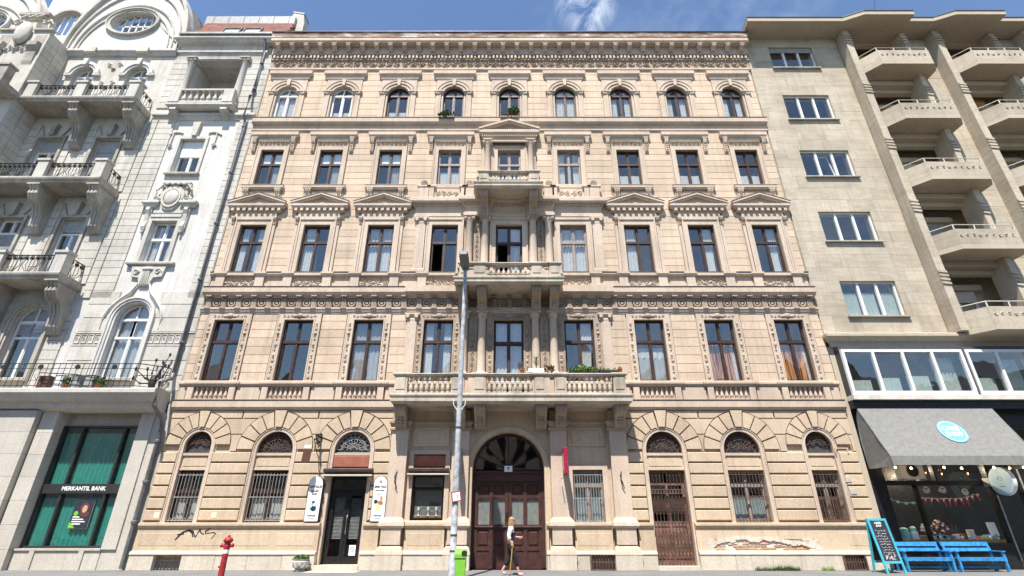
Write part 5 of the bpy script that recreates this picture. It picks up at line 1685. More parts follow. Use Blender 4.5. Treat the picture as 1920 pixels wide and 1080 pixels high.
for xa, xb in ((-17.45, -16.35), (-16.2, -15.1)):
    b = MB()
    for (a, c, e, f) in ((xa, xb, 0, .07), (xa, xb, .93, 1.0)): b.box(0, xb - xa, -.12, 0, e * 1.35, f * 1.35)
    b.box(0, .07, -.12, 0, .094, 1.256); b.box(xb - xa - .07, xb - xa, -.12, 0, .094, 1.256)
    fr = lmk('skylight', b.mesh('skylight'), 'darkmetal', None, (xa, .18, 27.75)); fr.rotation_euler = (-(PI / 2 - RA), 0, 0)
    p = MB().box(.07, xb - xa - .07, -.09, -.08, .094, 1.256); p.obj('skylight_pane', 'glass', fr)
    MB().box(.07, xb - xa - .07, -.05, -.04, .094, 1.256).obj('skylight_blind', 'white', fr)
b = MB(); b.prism([(-14.35, 27.9), (-13.1, 27.9), (-13.1, 30.4), (-13.25, 31.2), (-13.9, 31.35), (-14.0, 31.0), (-14.05, 30.5), (-14.2, 30.1)], 1.21, 1.9)
lo(b, 'party_wall', 'lcream')
lo(MB().prism([(-13.95, 31.36), (-13.23, 31.21), (-13.2, 31.30), (-13.95, 31.46)], 1.18, 1.95), 'party_wall_capping', 'zinc')

# --- bay windows with shutters and hoods
for wx in (B1X, B2X):
    w2 = lwin(ORN, wx, 11.42, 14.94, .60, .26, 'pvc', tr=.22, curtain='none', fw=.06, seed=140)
    sh = MB()
    for k in range(12): sh.box(-.54, .54, -.075 - .005 * (k % 2), -.055, (2.75 if wx == B1X else 1.9) + k * .065, (2.75 if wx == B1X else 1.9) + .06 + k * .065)
    sh.obj('roller_shutter', 'zinc', w2)
    w3 = lwin(ORN, wx, 16.42, 19.88, .64, .26, 'pvc', tr=.22, curtain='none', fw=.06, seed=141)
    sh = MB()
    for k in range(34 if wx == B1X else 12): sh.box(-.58, .58, -.075 - .005 * (k % 2), -.055, 3.40 - k * .065, 3.46 - k * .065)
    sh.obj('roller_shutter', 'zinc', w3)
    for zb, zt, hw in ((11.3, 14.95, .62), (16.3, 19.9, .66)):
        b = MB()
        for sx in (-1, 1):
            x0, x1 = sorted((wx + sx * hw, wx + sx * (hw + .14))); b.box(x0, x1, -.08, .04, zb, zt)
        b.box(wx - hw - .14, wx + hw + .14, -.08, .04, zt, zt + .14)
        b.prism([(wx - .10, zt + .1), (wx + .10, zt + .1), (wx + .17, zt + .85), (wx - .17, zt + .85)], -.2, .03)
        for sx in (-1, 1): b.prism(sorted([(wx + sx * .45, zt + .2), (wx + sx * .52, zt + .2)]) + sorted([(wx + sx * .85, zt + .85), (wx + sx * .78, zt + .85)], reverse=True), -.05, .03)
        lo(b, 'window_surround', 'lsoot')
    w4 = lwin(ORN, wx, 21.62, 24.5, .58, .26, 'pvc', arch=True, curtain='white', fw=.06, seed=142)
    b = MB(); b.ring(wx, 24.5, .60, .74, 0, PI, -.10, .04, 14); b.ring(wx, 24.5, .74, .92, 0, PI, -.16, .04, 14)
    b.prism([(wx - .09, 25.08), (wx + .09, 25.08), (wx + .14, 25.55), (wx - .14, 25.55)], -.26, .03)
    for sx in (-1, 1): b.box(*sorted((wx + sx * .60, wx + sx * 1.0)), -.14, .03, 24.38, 24.5)
    lo(b, 'arched_surround', 'lwhite')
b = MB()
for k in range(2):
    for sx in (-1, 1): b.spiral((B1X + B2X) / 2 + sx * .3, 25.3 - k * 1.4, -.03, .14, 1.2, .03, sx, 0, 9)
    b.blob((B1X + B2X) / 2, -.04, 25.0 - k * 1.4, .14, .06, .1, 6, 4)
lo(b, 'wall_carving', 'lcream', smooth=50)
b = MB(); b.extr([(.02, 26.4), (-.20, 26.38), (-.24, 26.30), (-.24, 26.2), (-.14, 26.1), (-.10, 25.95), (.02, 25.95)], BL, WL); lo(b, 'bay_cornice', 'lcream')
for xx in (B1X - .02, B2X + .02): lo(MB().box(xx - .32, xx + .32, -.34, .02, 26.02, 26.36), 'cornice_block', 'lcream')
# --- curved gable with oval window, drawn as an arch shaped wall
def gable(cx, zc, R_, name):
    b = MB()
    hwx = 1.38; hz = 1.0; n = 36
    def out(t):
        a = t
        x = cx + (R_ + .0) * math.cos(a); z = 26.6 + 1.75 * R_ * math.sin(a)
        return x, z
    # outer arch down to a straight foot
    for k in range(n):
        a0 = 2 * PI * k / n; a1 = 2 * PI * (k + 1) / n
        def oo(a):
            s = math.sin(a)
            if s >= 0: return out(a)
            c = math.cos(a)
            return cx + R_ * max(-1, min(1, c * 1.6)), 26.4
        i0 = (cx + hwx * math.cos(a0), zc + hz * math.sin(a0)); i1 = (cx + hwx * math.cos(a1), zc + hz * math.sin(a1))
        b.prism([i0, oo(a0), oo(a1), i1], .02, .5)
    g_ = lo(b, name, 'lwhite')
    b = MB(); b.ring(cx, zc, hwx - .02, hwx + .18, 0, 2 * PI, -.10, .05, 28, hz / hwx); b.ring(cx, zc, hwx + .14, hwx + .22, 0, 2 * PI, -.16, .05, 28, hz / hwx)
    lo(b, 'oval_window_surround', 'lcream', g_)
    b = MB()
    for r0, r1, d, e in ((R_ - .16, R_ + .02, .16, 1.75), (R_ - .42, R_ - .34, .08, 1.55), (R_ - .75, R_ - .66, .08, 1.32), (R_ - .98, R_ - .92, .06, 1.22)):
        b.ring(cx, 26.6, r0, r1, 0.0, PI, -d, .03, 24, e)
    lo(b, 'gable_moulding', 'lcream', g_)
    b = MB(); b.ring(cx, zc, hwx - .08, hwx, 0, 2 * PI, .28, .36, 24, hz / hwx)
    for k in range(7): b.box(cx - 1.2 + .4 * k - .035, cx - 1.2 + .4 * k + .035, .28, .36, zc - .95, zc + .95)
    b.box(cx - 1.3, cx + 1.3, .28, .36, zc - .05, zc + .03)
    ov = lo(b, 'oval_window', 'pvc', g_)
    for k in range(6):
        xa = cx - 1.165 + .4 * k; xm = xa + .17; hh = hz * math.sqrt(max(.05, 1 - ((xm - cx) / hwx) ** 2)) * .95
        pane(ov, xa, xa + .33, zc + .03, zc + hh, .32, name='pane'); pane(ov, xa, xa + .33, zc - hh, zc - .05, .32, name='pane')
    lo(MB().disc_y(cx, zc, hwx - .05, .7, .75, 24, hz - .03), 'oval_back', 'room', g_)
    return g_
gable(-22.62, 28.85, 3.55, 'curved_gable')
gable(-31.6, 28.85, 3.55, 'second_curved_gable')
lo(MB().box(-19.18, -18.55, .1, .6, 26.4, 27.6), 'gable_foot', 'lcream')
lo(MB().prism([(-19.2, 27.3), (-18.3, 27.3), (-18.75, 28.6), (-19.35, 30.0), (-19.9, 30.8)], .52, 1.3), 'gable_flank', 'darkmetal')
# middle part between the gables: pylon with cartouche, caps and arched attic window
MX = -27.2
b = MB(); wall_band(b, -29.0, -25.0, 26.3, 33.0, .52, .8, [(MX, .95, 28.4, 29.4, True)]); lo(b, 'attic_wall', 'lwhite')
aw = MB(); aw.ring(MX, 29.4, .95, 1.12, 0, PI, .3, .55, 14); aw = lo(aw, 'attic_surround', 'lcream')
b = MB()
for k in range(6): b.box(MX - .95 + .38 * k - .03, MX - .95 + .38 * k + .03, .62, .68, 28.4, 30.3)
at = lo(b, 'attic_window', 'pvc')
for k in range(5): pane(at, MX - .92 + .38 * k, MX - .60 + .38 * k, 28.4, 29.9, .65)
b = MB()
for sx in (-1, 1):
    xx = MX + .35 + sx * .95
    b.mould([(0, 26.55), (.22, 26.53), (.26, 26.48), (.26, 26.36), (.16, 26.28), (.1, 26.1), (0, 26.05)], xx - .28, xx + .28, -1.2)
    b.box(xx - .3, xx + .3, -1.36, -1.0, 24.6, 26.05)
    b.extr([(-1.3, 25.4), (-1.6, 25.3), (-1.62, 25.0), (-1.45, 24.7), (-1.42, 24.0), (-1.3, 23.6)], xx - .26, xx + .26)
    lo(b, 'pylon_cap', 'lsoot'); b = MB()
b = MB(); b.blob(MX + .35, -1.5, 26.05, .42, .22, .85, 14, 8)
for sx in (-1, 1):
    b.spiral(MX + .35 + sx * .8, 27.1, -1.35, .26, 1.5, .07, sx, 0, 12); b.tube([(MX + .35 + sx * 1.2, -1.3, 27.0), (MX + .35 + sx * .7, -1.32, 27.4), (MX + .35 + sx * .2, -1.35, 27.35)], .07, 5)
for q in range(9): b.blob(MX + .35 + (q - 4) * .14, -1.42, 27.35 + .07 * (q % 3), .11, .12, .1, 6, 4)
for q in range(6): b.spiral(MX + .35 + (q - 2.5) * .22, 24.9 + .1 * (q % 2), -1.42, .13, 1.2, .035, 1 if q % 2 else -1, 0, 9)
lo(b, 'pylon_cartouche', 'lcream', smooth=50)
lo(MB().box(MX - .5, MX + 1.2, -1.5, -1.0, 27.55, 27.75), 'pylon_ledge', 'lsoot')

# --- three bay balconies with stone posts and wrought-iron panels
def iron_panel(mb, p0, p1, z0, z1, n, rng):
    p0 = Vector((*p0, 0)); p1 = Vector((*p1, 0))
    d = p1 - p0
    def P(u, z): q = p0 + d * u; return (q.x, q.y, z)
    mb.tube([P(0, z1), P(1, z1)], .03, 4); mb.tube([P(0, z0 + .06), P(1, z0 + .06)], .024, 4)
    L = d.length
    for k in range(n):
        u = (k + .5) / n; c = rng.uniform(-.15, .15)
        # fan of bars fanning from a low centre, with rosettes
        for q in range(5):
            s = (q - 2) / 2.0
            mb.tube([P(u + s * .10 / n, z0 + .08), P(u + s * .44 / n, z0 + (z1 - z0) * .45), P(u + s * .36 / n, z1 - .22)], .017, 4)
        for q in range(3):
            a = P(u + (q - 1) * .33 / n, z1 - .14)
            pts = []
            for t in range(9):
                an = 2 * PI * t / 8; r = .10
                pts.append(tuple(Vector(a) + d.normalized() * (r * math.cos(an)) + Vector((0, 0, r * math.sin(an)))))
            mb.tube(pts, .02, 4)
            mb.blob(a[0], a[1], a[2], .07, .06, .07, 5, 4)
        mb.tube([P((k + 0) / n, z0 + .06), P((k + 0) / n, z1)], .016, 4)
ri = random.Random(40)
def bay_balcony(zf, zt):
    dpt = 1.28
    b = MB(); x0, x1 = BL + .0, -19.42
    b.extr([(.02, zf), (-dpt, zf), (-dpt - .02, zf - .06), (-dpt, zf - .14), (-dpt + .06, zf - .20), (-dpt + .08, zf - .30), (.02, zf - .30)], x0, x1)
    sl = lo(b, 'bay_balcony', 'lsoot')
    for a in (x0 + .2, -22.72, x1 - .52):
        b = MB(); b.box(a, a + .5, -dpt + .02, -dpt + .42, zf, zt - .06); b.box(a - .06, a + .56, -dpt - .03, -dpt + .48, zt - .06, zt + .06)
        lo(b, 'post', 'lcream', sl)
    b = MB(); iron_panel(b, (x0 + .7, -dpt + .2), (-22.72, -dpt + .2), zf, zt - .1, 3, ri); iron_panel(b, (-22.22, -dpt + .2), (x1 - .52, -dpt + .2), zf, zt - .1, 3, ri)
    iron_panel(b, (x1 - .2, -dpt + .42), (x1 - .2, 0), zf, zt - .1, 1, ri)
    lo(b, 'iron_railing', 'iron', sl)
    for xx in (-22.55, x1 - .32):
        b = MB(); 
        prof = [(.02, 0), (-1.12, 0), (-1.14, -.12), (-1.02, -.3), (-1.06, -.5), (-.9, -.75), (-.6, -.95), (-.42, -1.3), (-.36, -1.9), (-.2, -2.2), (.02, -2.25)]
        b.extr([(y, zf - .30 + z) for y, z in prof], xx - .24, xx + .24)
        for q in (-1, 0, 1): b.extr([(y - .03 if 0 < k < 9 else y, zf - .30 + z) for k, (y, z) in enumerate(prof)], xx + q * .16 - .04, xx + q * .16 + .04)
        b.box(xx - .3, xx + .3, -1.2, .02, zf - .38, zf - .302)
        lo(b, 'scroll_bracket', 'lsoot', sl)
    return sl
bay_balcony(21.62, 22.62); bay_balcony(16.48, 17.48); bay_balcony(11.40, 12.40)
for zf in (21.62, 16.48):
    b = MB(); b.box(-34, BL + .25, -2.45, -1.36, zf - .3, zf); b.box(BL - .3, BL + .2, -2.4, -2.0, zf, zf + 1.0); b.box(BL - .36, BL + .26, -2.46, -1.94, zf + .94, zf + 1.06)
    lo(b, 'middle_balcony', 'lsoot')

# --- terrace over the bank with iron railing
b = MB(); b.extr([(.02, 6.42), (-.92, 6.40), (-.96, 6.36), (-.96, 6.22), (-.88, 6.14), (-.84, 6.02), (-.60, 5.92), (-.56, 5.70), (-.30, 5.60), (.02, 5.58)], -36, -13.98)
lo(b, 'terrace_slab', 'lstone')
b = MB()
for k in range(88):
    xx = -36 + k * .24; 
    if xx > -14.9: break
    b.tube([(xx, -.82, 6.42), (xx, -.82, 7.42)], .014, 4)
for zz, r in ((6.52, .014), (7.22, .013), (7.42, .02)): b.tube([(-36, -.82, zz), (-15.0, -.82, zz), (-14.3, -.3, zz), (-14.2, .0, zz)], r, 4)
for k in range(14):
    xx = -35.5 + k * 1.5
    if xx > -15: break
    b.lathe([(.11, -.015), (.11, .015)], 0, 0, 10) if False else b.disc_y(xx, 7.28, .10, -.85, -.80, 10)
    for sx in (-1, 1): b.tube([(xx, -.82, 6.75), (xx + sx * .12, -.82, 6.92), (xx + sx * .04, -.82, 7.0)], .012, 4)
b.tube([(-19.0, -.80, 7.05), (-17.5, -.8, 6.98), (-16.2, -.8, 6.75), (-15.2, -.8, 6.70)], .02, 4)
lo(b, 'terrace_railing', 'iron')
b = MB()
for k in range(9):
    a = PI * (.05 + .9 * k / 8); r = 1.0 if k % 2 else .72
    c = Vector((-14.55, -.45, 6.7))
    tip = c + Vector((.75 * r * math.cos(a) - .05, -.35 * math.cos(a * 2), 1.25 * r * math.sin(a) * (1.1 if k < 5 else .9)))
    mid = c + (tip - c) * .55 + Vector((0.12 * math.sin(k * 2), 0, -.12))
    b.tube([tuple(c), tuple(mid), tuple(tip)], [.035, .028, .012], 5)
    b.blob(*tip, .055, .05, .09, 6, 4); b.blob(*mid, .05, .04, .05, 5, 4)
b.blob(-14.55, -.45, 6.75, .16, .12, .3, 8, 5)
lo(b, 'spiked_iron_finial', 'iron')
# boxes and plants left on the terrace
# --- bank ground floor
b = MB(); b.box(-14.84, -13.92, -.02, .6, .0, 5.6); b.box(-14.84, -14.30, -.08, -.019, .66, 5.6); lo(b, 'right_pier', 'lstone')
for (x0, x1, y0) in ((-21.4, -18.72, -.50), (-18.66, -18.02, -.28)):
    z = .0; hs = [.66, .82, .82, .82, .82, .82, .84]
    for h in hs:
        qq = MB().cham(x0, x1, y0, .5, z + .004, z + h - .004, .006); lo(qq, 'stone_slab', 'lstone'); z += h
lo(MB().box(-36, -13.93, .25, .5, 5.1, 5.62), 'bank_lintel', 'lstone')
lo(MB().box(-18.0, -14.84, -.05, .5, .0, .62), 'window_bench', 'lstone')
lo(MB().box(-18.0, -14.84, -.10, .5, .625, .69), 'bench_capping', 'lstone')
for xx in (-17.3, -15.5): lo(MB().box(xx - .09, xx + .09, -.10, -.045, .0, .62), 'bench_pilaster', 'lstone')
lo(MB().box(-36, -21.4, -.3, .5, 0, 5.6), 'bank_wall', 'lstone')
b = MB()
for xx in (-18.0, -17.22, -15.52, -14.92): b.box(xx, xx + .085, .14, .34, .69, 5.1)
for zz in (.69, 5.02): b.box(-18.0, -14.84, .15, .32, zz, zz + .08)
bw = lo(b, 'bank_window', 'bankframe')
b = MB(); b.box(-17.91, -14.92, .10, .33, 2.56, 2.90); lo(b, 'sign_band', 'bankframe', bw)
lettering('MERKANTIL BANK', .205, 'white', bw, (-16.33, .095, 2.73), bold=True)
for a, c in ((-17.91, -17.22), (-17.13, -15.52), (-15.43, -14.92)):
    pane(bw, a, c, .77, 2.55, .26); pane(bw, a, c, 2.91, 5.02, .26)
    for zb, h in ((.77, 1.76), (2.91, 2.0)):
        mk('curtain', curtain_mesh(c - a, h - (.08 if zb > 2 else .12), 9 if c - a > 1 else 4, .022, int(a * 50) + int(zb), 0), 'green_curtain', bw, ((a + c) / 2, .34, zb))
ps = MB().box(-16.55, -15.85, .22, .245, 1.35, 2.32).obj('bank_poster', 'ink'); ps.data.materials[0] = M['vest']
tag(ps, 'dark bank poster with green dot hanging in the teal bank window', 'poster')
MB().box(-16.57, -15.83, .217, .2198, 1.33, 2.34).obj('poster_border', 'zinc', ps).location.y = .024
f = MB(); f.disc_y(-16.12, 2.02, .095, .2115, .2194, 14, .135); f.obj('portrait', 'skin', ps)
f = MB(); f.disc_y(-16.14, 2.06, .17, .2135, .2192, 12, .19); f.disc_y(-16.08, 1.84, .19, .2138, .2190, 10, .10); f.obj('portrait_hair', 'choc', ps)
MB().disc_y(-16.40, 1.86, .085, .210, .2194, 14).obj('green_dot', 'green', ps)
MB().prism([(-16.54, 1.36), (-16.3, 1.36), (-16.42, 1.5), (-16.54, 1.56)], .211, .2193).obj('green_corner', 'green', ps)
for zz, wd in ((1.72, .25), (1.64, .42), (1.56, .5), (1.48, .36)):
    MB().box(-16.48, -16.48 + wd, .212, .2192, zz, zz + .04).obj('printed_line', 'white', ps)
# --- downpipe at the joint of the two houses
b = MB()
b.tube([(-14.15, -.45, 27.2), (-14.15, -.25, 26.6), (-14.15, -.16, 26.2), (-14.12, -.16, 22.9), (-14.1, -.32, 22.6), (-14.1, -.34, 21.2), (-14.05, -.16, 20.8), (-14.0, -.16, 7.2), (-13.92, -.30, 6.9)], .075, 10)
b.tube([(-13.92, -.30, 6.95), (-13.82, -1.02, 6.6), (-13.80, -1.04, 5.7), (-13.84, -.3, 5.3), (-13.84, -.16, 5.0), (-13.84, -.16, .05)], .075, 10)
dp = lo(b, 'downpipe', 'pipe', smooth=60)
b = MB()
for z in (25.2, 23.2, 20.5, 17.5, 14.5, 11.5, 8.5): b.lathe([(.095, z), (.10, z + .02), (.10, z + .08), (.095, z + .1)], -14.1 + .1 * (26 - z) / 18, -.16, 10)
for z in (4.4, 2.9, 1.5): b.lathe([(.095, z), (.11, z + .02), (.11, z + .1), (.095, z + .12)], -13.84, -.16, 10)
lo(b, 'pipe_collars', 'pipe', dp)
lo(MB().box(-13.91, -13.63, -.02, .4, 0, 27), 'party_joint', 'lsoot')

# ================================================================== travertine building on the right
MOD = empty('modern_building', (13.72, 0, 0))
tag(MOD, 'travertine clad block with chamfered balconies and tall fins, right of the peach house', 'building')
MXO = 13.72
def ro(mb, name, mat, parent=None, smooth=None, kind=None):
    o = mb.obj(name, mat, parent or MOD, (0, 0, 0), smooth, kind)
    if parent is None: o.location = (-MXO, 0, 0)
    return o
def rmk(name, me, mat, parent, loc, **k):
    if parent is None: return mk(name, me, mat, MOD, (loc[0] - MXO, loc[1], loc[2]), **k)
    return mk(name, me, mat, parent, loc, **k)
WZ = [(25.03, 26.72), (21.2, 22.98), (17.42, 19.12), (13.65, 15.32), (9.85, 11.56)]
wx, whw = 16.36, 1.27
b = MB()
wall_band(b, 13.72, 19.3, 8.9, 12.4, .05, .5, [(wx, whw, *WZ[4], False)])
wall_band(b, 13.72, 19.3, 12.4, 16.3, .05, .5, [(wx, whw, *WZ[3], False)])
wall_band(b, 13.72, 19.3, 16.3, 20.1, .05, .5, [(wx, whw, *WZ[2], False)])
wall_band(b, 13.72, 19.3, 20.1, 24.0, .05, .5, [(wx, whw, *WZ[1], False)])
wall_band(b, 13.72, 19.3, 24.0, 27.9, .05, .5, [(wx, whw, *WZ[0], False)])
ro(b, 'wall', 'rsoff')
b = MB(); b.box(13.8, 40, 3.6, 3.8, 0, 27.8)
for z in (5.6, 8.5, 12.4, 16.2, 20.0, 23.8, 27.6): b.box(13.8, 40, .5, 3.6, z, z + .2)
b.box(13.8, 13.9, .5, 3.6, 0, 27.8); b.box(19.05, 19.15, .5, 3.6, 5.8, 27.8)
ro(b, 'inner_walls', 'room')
# cladding slabs, each one a piece
rs = random.Random(61)
def slab(x0, x1, z0, z1, y=.0):
    if x1 - x0 < .06 or z1 - z0 < .05: return
    w, h = x1 - x0, z1 - z0
    me = cached(('slab', round(w, 2), round(h, 2)), lambda: MB().box(-w / 2, w / 2, 0, .05, -h / 2, h / 2).mesh('cladding_slab'))
    rmk('cladding_slab', me, 'travertine', None, ((x0 + x1) / 2, y + rs.uniform(-.003, .003), (z0 + z1) / 2))
rows = []
z = 8.95
for zb, zt in sorted(WZ):
    n = max(1, round((zb - z) / .62)); rows += [(z + (zb - z) * k / n, z + (zb - z) * (k + 1) / n) for k in range(n)]
    n = 3; rows += [(zb + (zt - zb) * k / n, zb + (zt - zb) * (k + 1) / n) for k in range(n)]
    z = zt
n = 2; rows += [(z + (27.6 - z) * k / n, z + (27.6 - z) * (k + 1) / n) for k in range(n)]
for k, (z0, z1) in enumerate(rows):
    inw = any(z0 > a - .05 and z1 < c + .05 for a, c in WZ)
    cuts = []
    x = 13.74 + (rs.uniform(.2, .9))
    while x < 19.1:
        cuts.append(x); x += 1.25 + rs.uniform(-.1, .1)
    spans = [(13.74, wx - whw), (wx + whw, 19.16)] if inw else [(13.74, 19.16)]
    for a, c in spans:
        xs = [a] + [q for q in cuts if a + .25 < q < c - .25] + [c]
        for p, q in zip(xs, xs[1:]): slab(p + .003, q - .003, z0 + .003, z1 - .003)
# three-light windows
def tri_window(z0, z1, shutter=False, cur=None, tilt=False, seed=0):
    h = z1 - z0; hw = whw
    b = MB(); f = .07
    b.box(-hw, hw, -.05, .05, 0, f); b.box(-hw, hw, -.05, .05, h - f, h)
    for xx in (-hw, -hw / 3 - f / 2 - .02, hw / 3 - f / 2 - .02, hw - f): b.box(xx, xx + f + (.04 if abs(xx) < hw * .9 else 0), -.06, .05, f, h - f)
    w = rmk('window', b.mesh('window'), 'pvc', None, (wx, .17, z0))
    for k in range(3):
        xa = -hw + f + k * (2 * hw / 3) - (.0 if k == 0 else .03); xb = xa + 2 * hw / 3 - f - .03
        pane(w, xa, xb, f, h - f)
        if tilt and k == 1:
            s = MB(); s.box(xa, xa + .05, -.02, .02, 0, h - .2); s.box(xb - .05, xb, -.02, .02, 0, h - .2); s.box(xa, xb, -.02, .02, h - .25, h - .2)
            s.obj('tilted_sash', 'pvc', w, (0, .05, .1), rot=(-.14, 0, 0))
        if cur: mk('curtain', curtain_mesh((xb - xa) * .95, h * cur, 5, .02, seed + k, .06), 'pale_green', w, ((xa + xb) / 2, .12, 0))
    if shutter:
        s = MB()
        for k in range(5): s.box(-hw + .02, hw - .02, -.09 - .006 * (k % 2), -.062, h - .36 + k * .07, h - .295 + k * .07)
        s.obj('roller_shutter', 'zinc', w)
    s = MB(); s.box(-hw - .10, hw + .10, -.30, -.05, -.075, -.01); s.obj('window_sill', 'lsoot', w)
    return w
tri_window(*WZ[0], shutter=True); tri_window(*WZ[1]); tri_window(*WZ[2], tilt=True); tri_window(*WZ[3]); tri_window(*WZ[4], cur=.72, seed=3)
# eave slab stepping out over the balcony bays
pl = [(13.72, .4), (13.55, -1.2)]
for k in range(3):
    x = 19.0 + 5.15 * k
    pl += [(x, -1.2), (x + .95, -1.62), (x + 3.75, -1.62), (x + 3.76, -1.2)]
pl += [(36, -1.2), (36, .4)]
ro(MB().horiz(pl, 27.40, 27.66), 'eave_slab', 'rsoff')
ro(MB().horiz([(x_, y_ - .03 if y_ < 0 else y_) for x_, y_ in pl], 27.664, 27.72), 'eave_edge', 'darkmetal')
# fins, balconies and loggias of two bays
def fin(x, d=.62, w=.36):
    b = MB(); b.box(x, x + w, -d, .5, 8.95, 27.38)
    f = ro(b, 'fin', 'travertine')
    me = cached(('zig', w), lambda: MB().prism([(0, 0), (w + .02, -.05), (w + .02, .05), (0, .10)], -.05, 0).mesh('zigzag_ornament'))
    for T in (26.9, 23.1, 19.3, 15.5, 11.7):
        for k in range(4): rmk('zigzag_ornament', me, 'travertine', f, (x - .01, -d, T - k * .19))
for x in (19.2, 24.4, 29.6): fin(x)
for x in (22.66, 27.85): fin(x, .45, .28)
def strip(x0, x1):
    z = 8.95
    while z < 27.2:
        h = min(.95, 27.35 - z); slab(x0 + .003, x1 - .003, z + .003, z + h - .003, .0); z += .955
    ro(MB().box(x0, x1, .05, .5, 8.95, 27.4), 'strip_wall', 'rsoff')
strip(22.94, 24.40); strip(28.13, 29.6)
def rbalcony(x, T, i):
    zs = T - 1.02
    P = [(x, .0), (x, -.50), (x + .62, -1.2), (x + 3.4, -1.2), (x + 3.85, -.75), (x + 3.85, 0)]
    b = MB(); b.horiz(P, zs, zs + .22)
    bal = ro(b, 'balcony', 'rsoff')
    Q = [(x + .12, .0), (x + .12, -.45), (x + .67, -1.08), (x + 3.35, -1.08), (x + 3.73, -.70), (x + 3.73, 0)]
    b = MB()
    n = len(P)
    vs = [(p[0], p[1], zs + .222) for p in P] + [(p[0], p[1], T) for p in P] + [(q[0], q[1], zs + .222) for q in Q] + [(q[0], q[1], T) for q in Q]
    fs = []
    for k in range(n - 1):
        fs += [(k, k + 1, n + k + 1, n + k), (2 * n + k + 1, 2 * n + k, 3 * n + k, 3 * n + k + 1), (n + k, n + k + 1, 3 * n + k + 1, 3 * n + k)]
    b.add(vs, fs)
    par = ro(b, 'parapet', 'travertine', bal)
    b = MB()
    for k in range(9):
        xx = x + .78 + k * .29
        b.spiral(xx, zs + .68, -1.205, .085, 1.0, .022, 1 if k % 2 else -1, k, 7)
    b.obj('parapet_carving', 'travertine', bal, (0, 0, 0), 50, 'stuff')
    bal.children[-1].location = (0, 0, 0)
    b = MB(); b.tube([(x + .06, 0, T + .25), (x + .06, -.48, T + .25), (x + .64, -1.14, T + .25), (x + 3.38, -1.14, T + .25), (x + 3.79, -.72, T + .25), (x + 3.79, 0, T + .25)], .022, 5)
    for p in ((x + .06, -.48), (x + .64, -1.14), (x + 1.6, -1.14), (x + 2.5, -1.14), (x + 3.38, -1.14)): b.box(p[0] - .025, p[0] + .025, p[1] - .012, p[1] + .012, T, T + .25)
    ro(b, 'handrail', 'dirtywhite', bal)
    b = MB(); b.horiz([(p[0] + (.0 if p[1] == 0 else (.0)), p[1] - (.02 if p[1] < 0 else 0)) for p in P], zs + .20, zs + .215) if False else None
    # loggia behind: back wall, lintel beam and door window
    ob_ = MB(); ob_.box(x - .1, x + 3.2, 1.3, 1.45, zs + .2, zs + 3.75); ob_.box(x - .1, x + 3.2, .3, .6, zs + 3.25, zs + 3.77); ob_.box(x - .1, x + 3.2, -.05, .3, zs + 3.50, zs + 3.77)
    ro(ob_, 'loggia_wall', 'rsoff')
    f = MB(); w0, w1, zz0, zz1 = x + .15, x + 2.6, zs + .25, zs + 2.75
    for xx in (w0, w0 + .78, w0 + 1.58, w1 - .07): f.box(xx, xx + .07, 1.18, 1.28, zz0, zz1)
    f.box(w0, w1, 1.19, 1.27, zz1 - .07, zz1); f.box(w0, w1, 1.19, 1.27, zz0, zz0 + .07)
    lw = ro(f, 'loggia_window', 'pvc')
    for k in range(3): pane(lw, w0 + .08 + .8 * k, w0 + .77 + .8 * k, zz0 + .07, zz1 - .07, 1.24)
    sh = MB()
    nsh = (6, 10, 8, 28, 8)[i % 5]
    for k in range(nsh): sh.box(w0, w1, 1.13 - .006 * (k % 2), 1.16, zz1 - .07 * (k + 1), zz1 - .07 * k - .006)
    ro(sh, 'roller_shutter', 'zinc' if i % 2 else 'dirtywhite', lw)
    ro(MB().box(w0 - .1, w1 + .3, .95, 1.3, zz1 + .02, zz1 + .28), 'shutter_box', 'rsoff', lw)
for i, T in enumerate((25.05, 21.2, 17.4, 13.6, 9.8)):
    rbalcony(19.57, T, i); rbalcony(24.78, T, i + 1)
ro(MB().box(19.0, 36, 1.45, 1.6, 8.9, 27.4), 'loggia_back', 'rsoff')
ob_ = MB(); ob_.box(25.2, 27.2, .9, .95, 23.1, 23.9); ro(ob_, 'orange_screen', 'wood_light')
# cornice above the ribbon window
b = MB(); b.mould([(0, 8.96), (.34, 8.94), (.40, 8.90), (.40, 8.78), (.30, 8.72), (.26, 8.62), (.18, 8.56), (.16, 8.36), (0, 8.34)], 13.98, 36, .02); ro(b, 'ribbon_cornice', 'rsoff')
# ribbon window bay
def ribbon(x0, x1, nlight, curt, seed):
    h = 1.92; w_ = x1 - x0; f = .11
    b = MB()
    b.box(x0, x1, -.42, -.30, 6.24, 6.40); b.box(x0, x1, -.42, -.30, 8.05, 8.16)
    for k in range(nlight + 1):
        xx = x0 + (w_ - f) * k / nlight; b.box(xx, xx + f, -.43, -.30, 6.40, 8.05)
    w = ro(b, 'ribbon_window', 'pvc')
    for k in range(nlight):
        xa = x0 + (w_ - f) * k / nlight + f; xb = x0 + (w_ - f) * (k + 1) / nlight
        pane(w, xa, xb, 6.40, 8.05, -.36)
        if curt[k]: mk('curtain', curtain_mesh((xb - xa) * .85, 1.6 * curt[k], 6, .03, seed + k, .07), 'pale_green', w, ((xa + xb) / 2, .0, 6.4))
ribbon(13.98, 19.05, 4, (.34, .4, .45, .95), 10); ribbon(19.18, 24.2, 4, (.4, .9, .9, .9), 30)
b = MB(); b.box(13.95, 30, -.30, .05, 8.17, 8.34); b.box(13.97, 14.02, -.30, .05, 6.0, 8.17); b.box(19.06, 19.17, -.38, .05, 6.0, 8.17); ro(b, 'ribbon_casing', 'darkmetal')
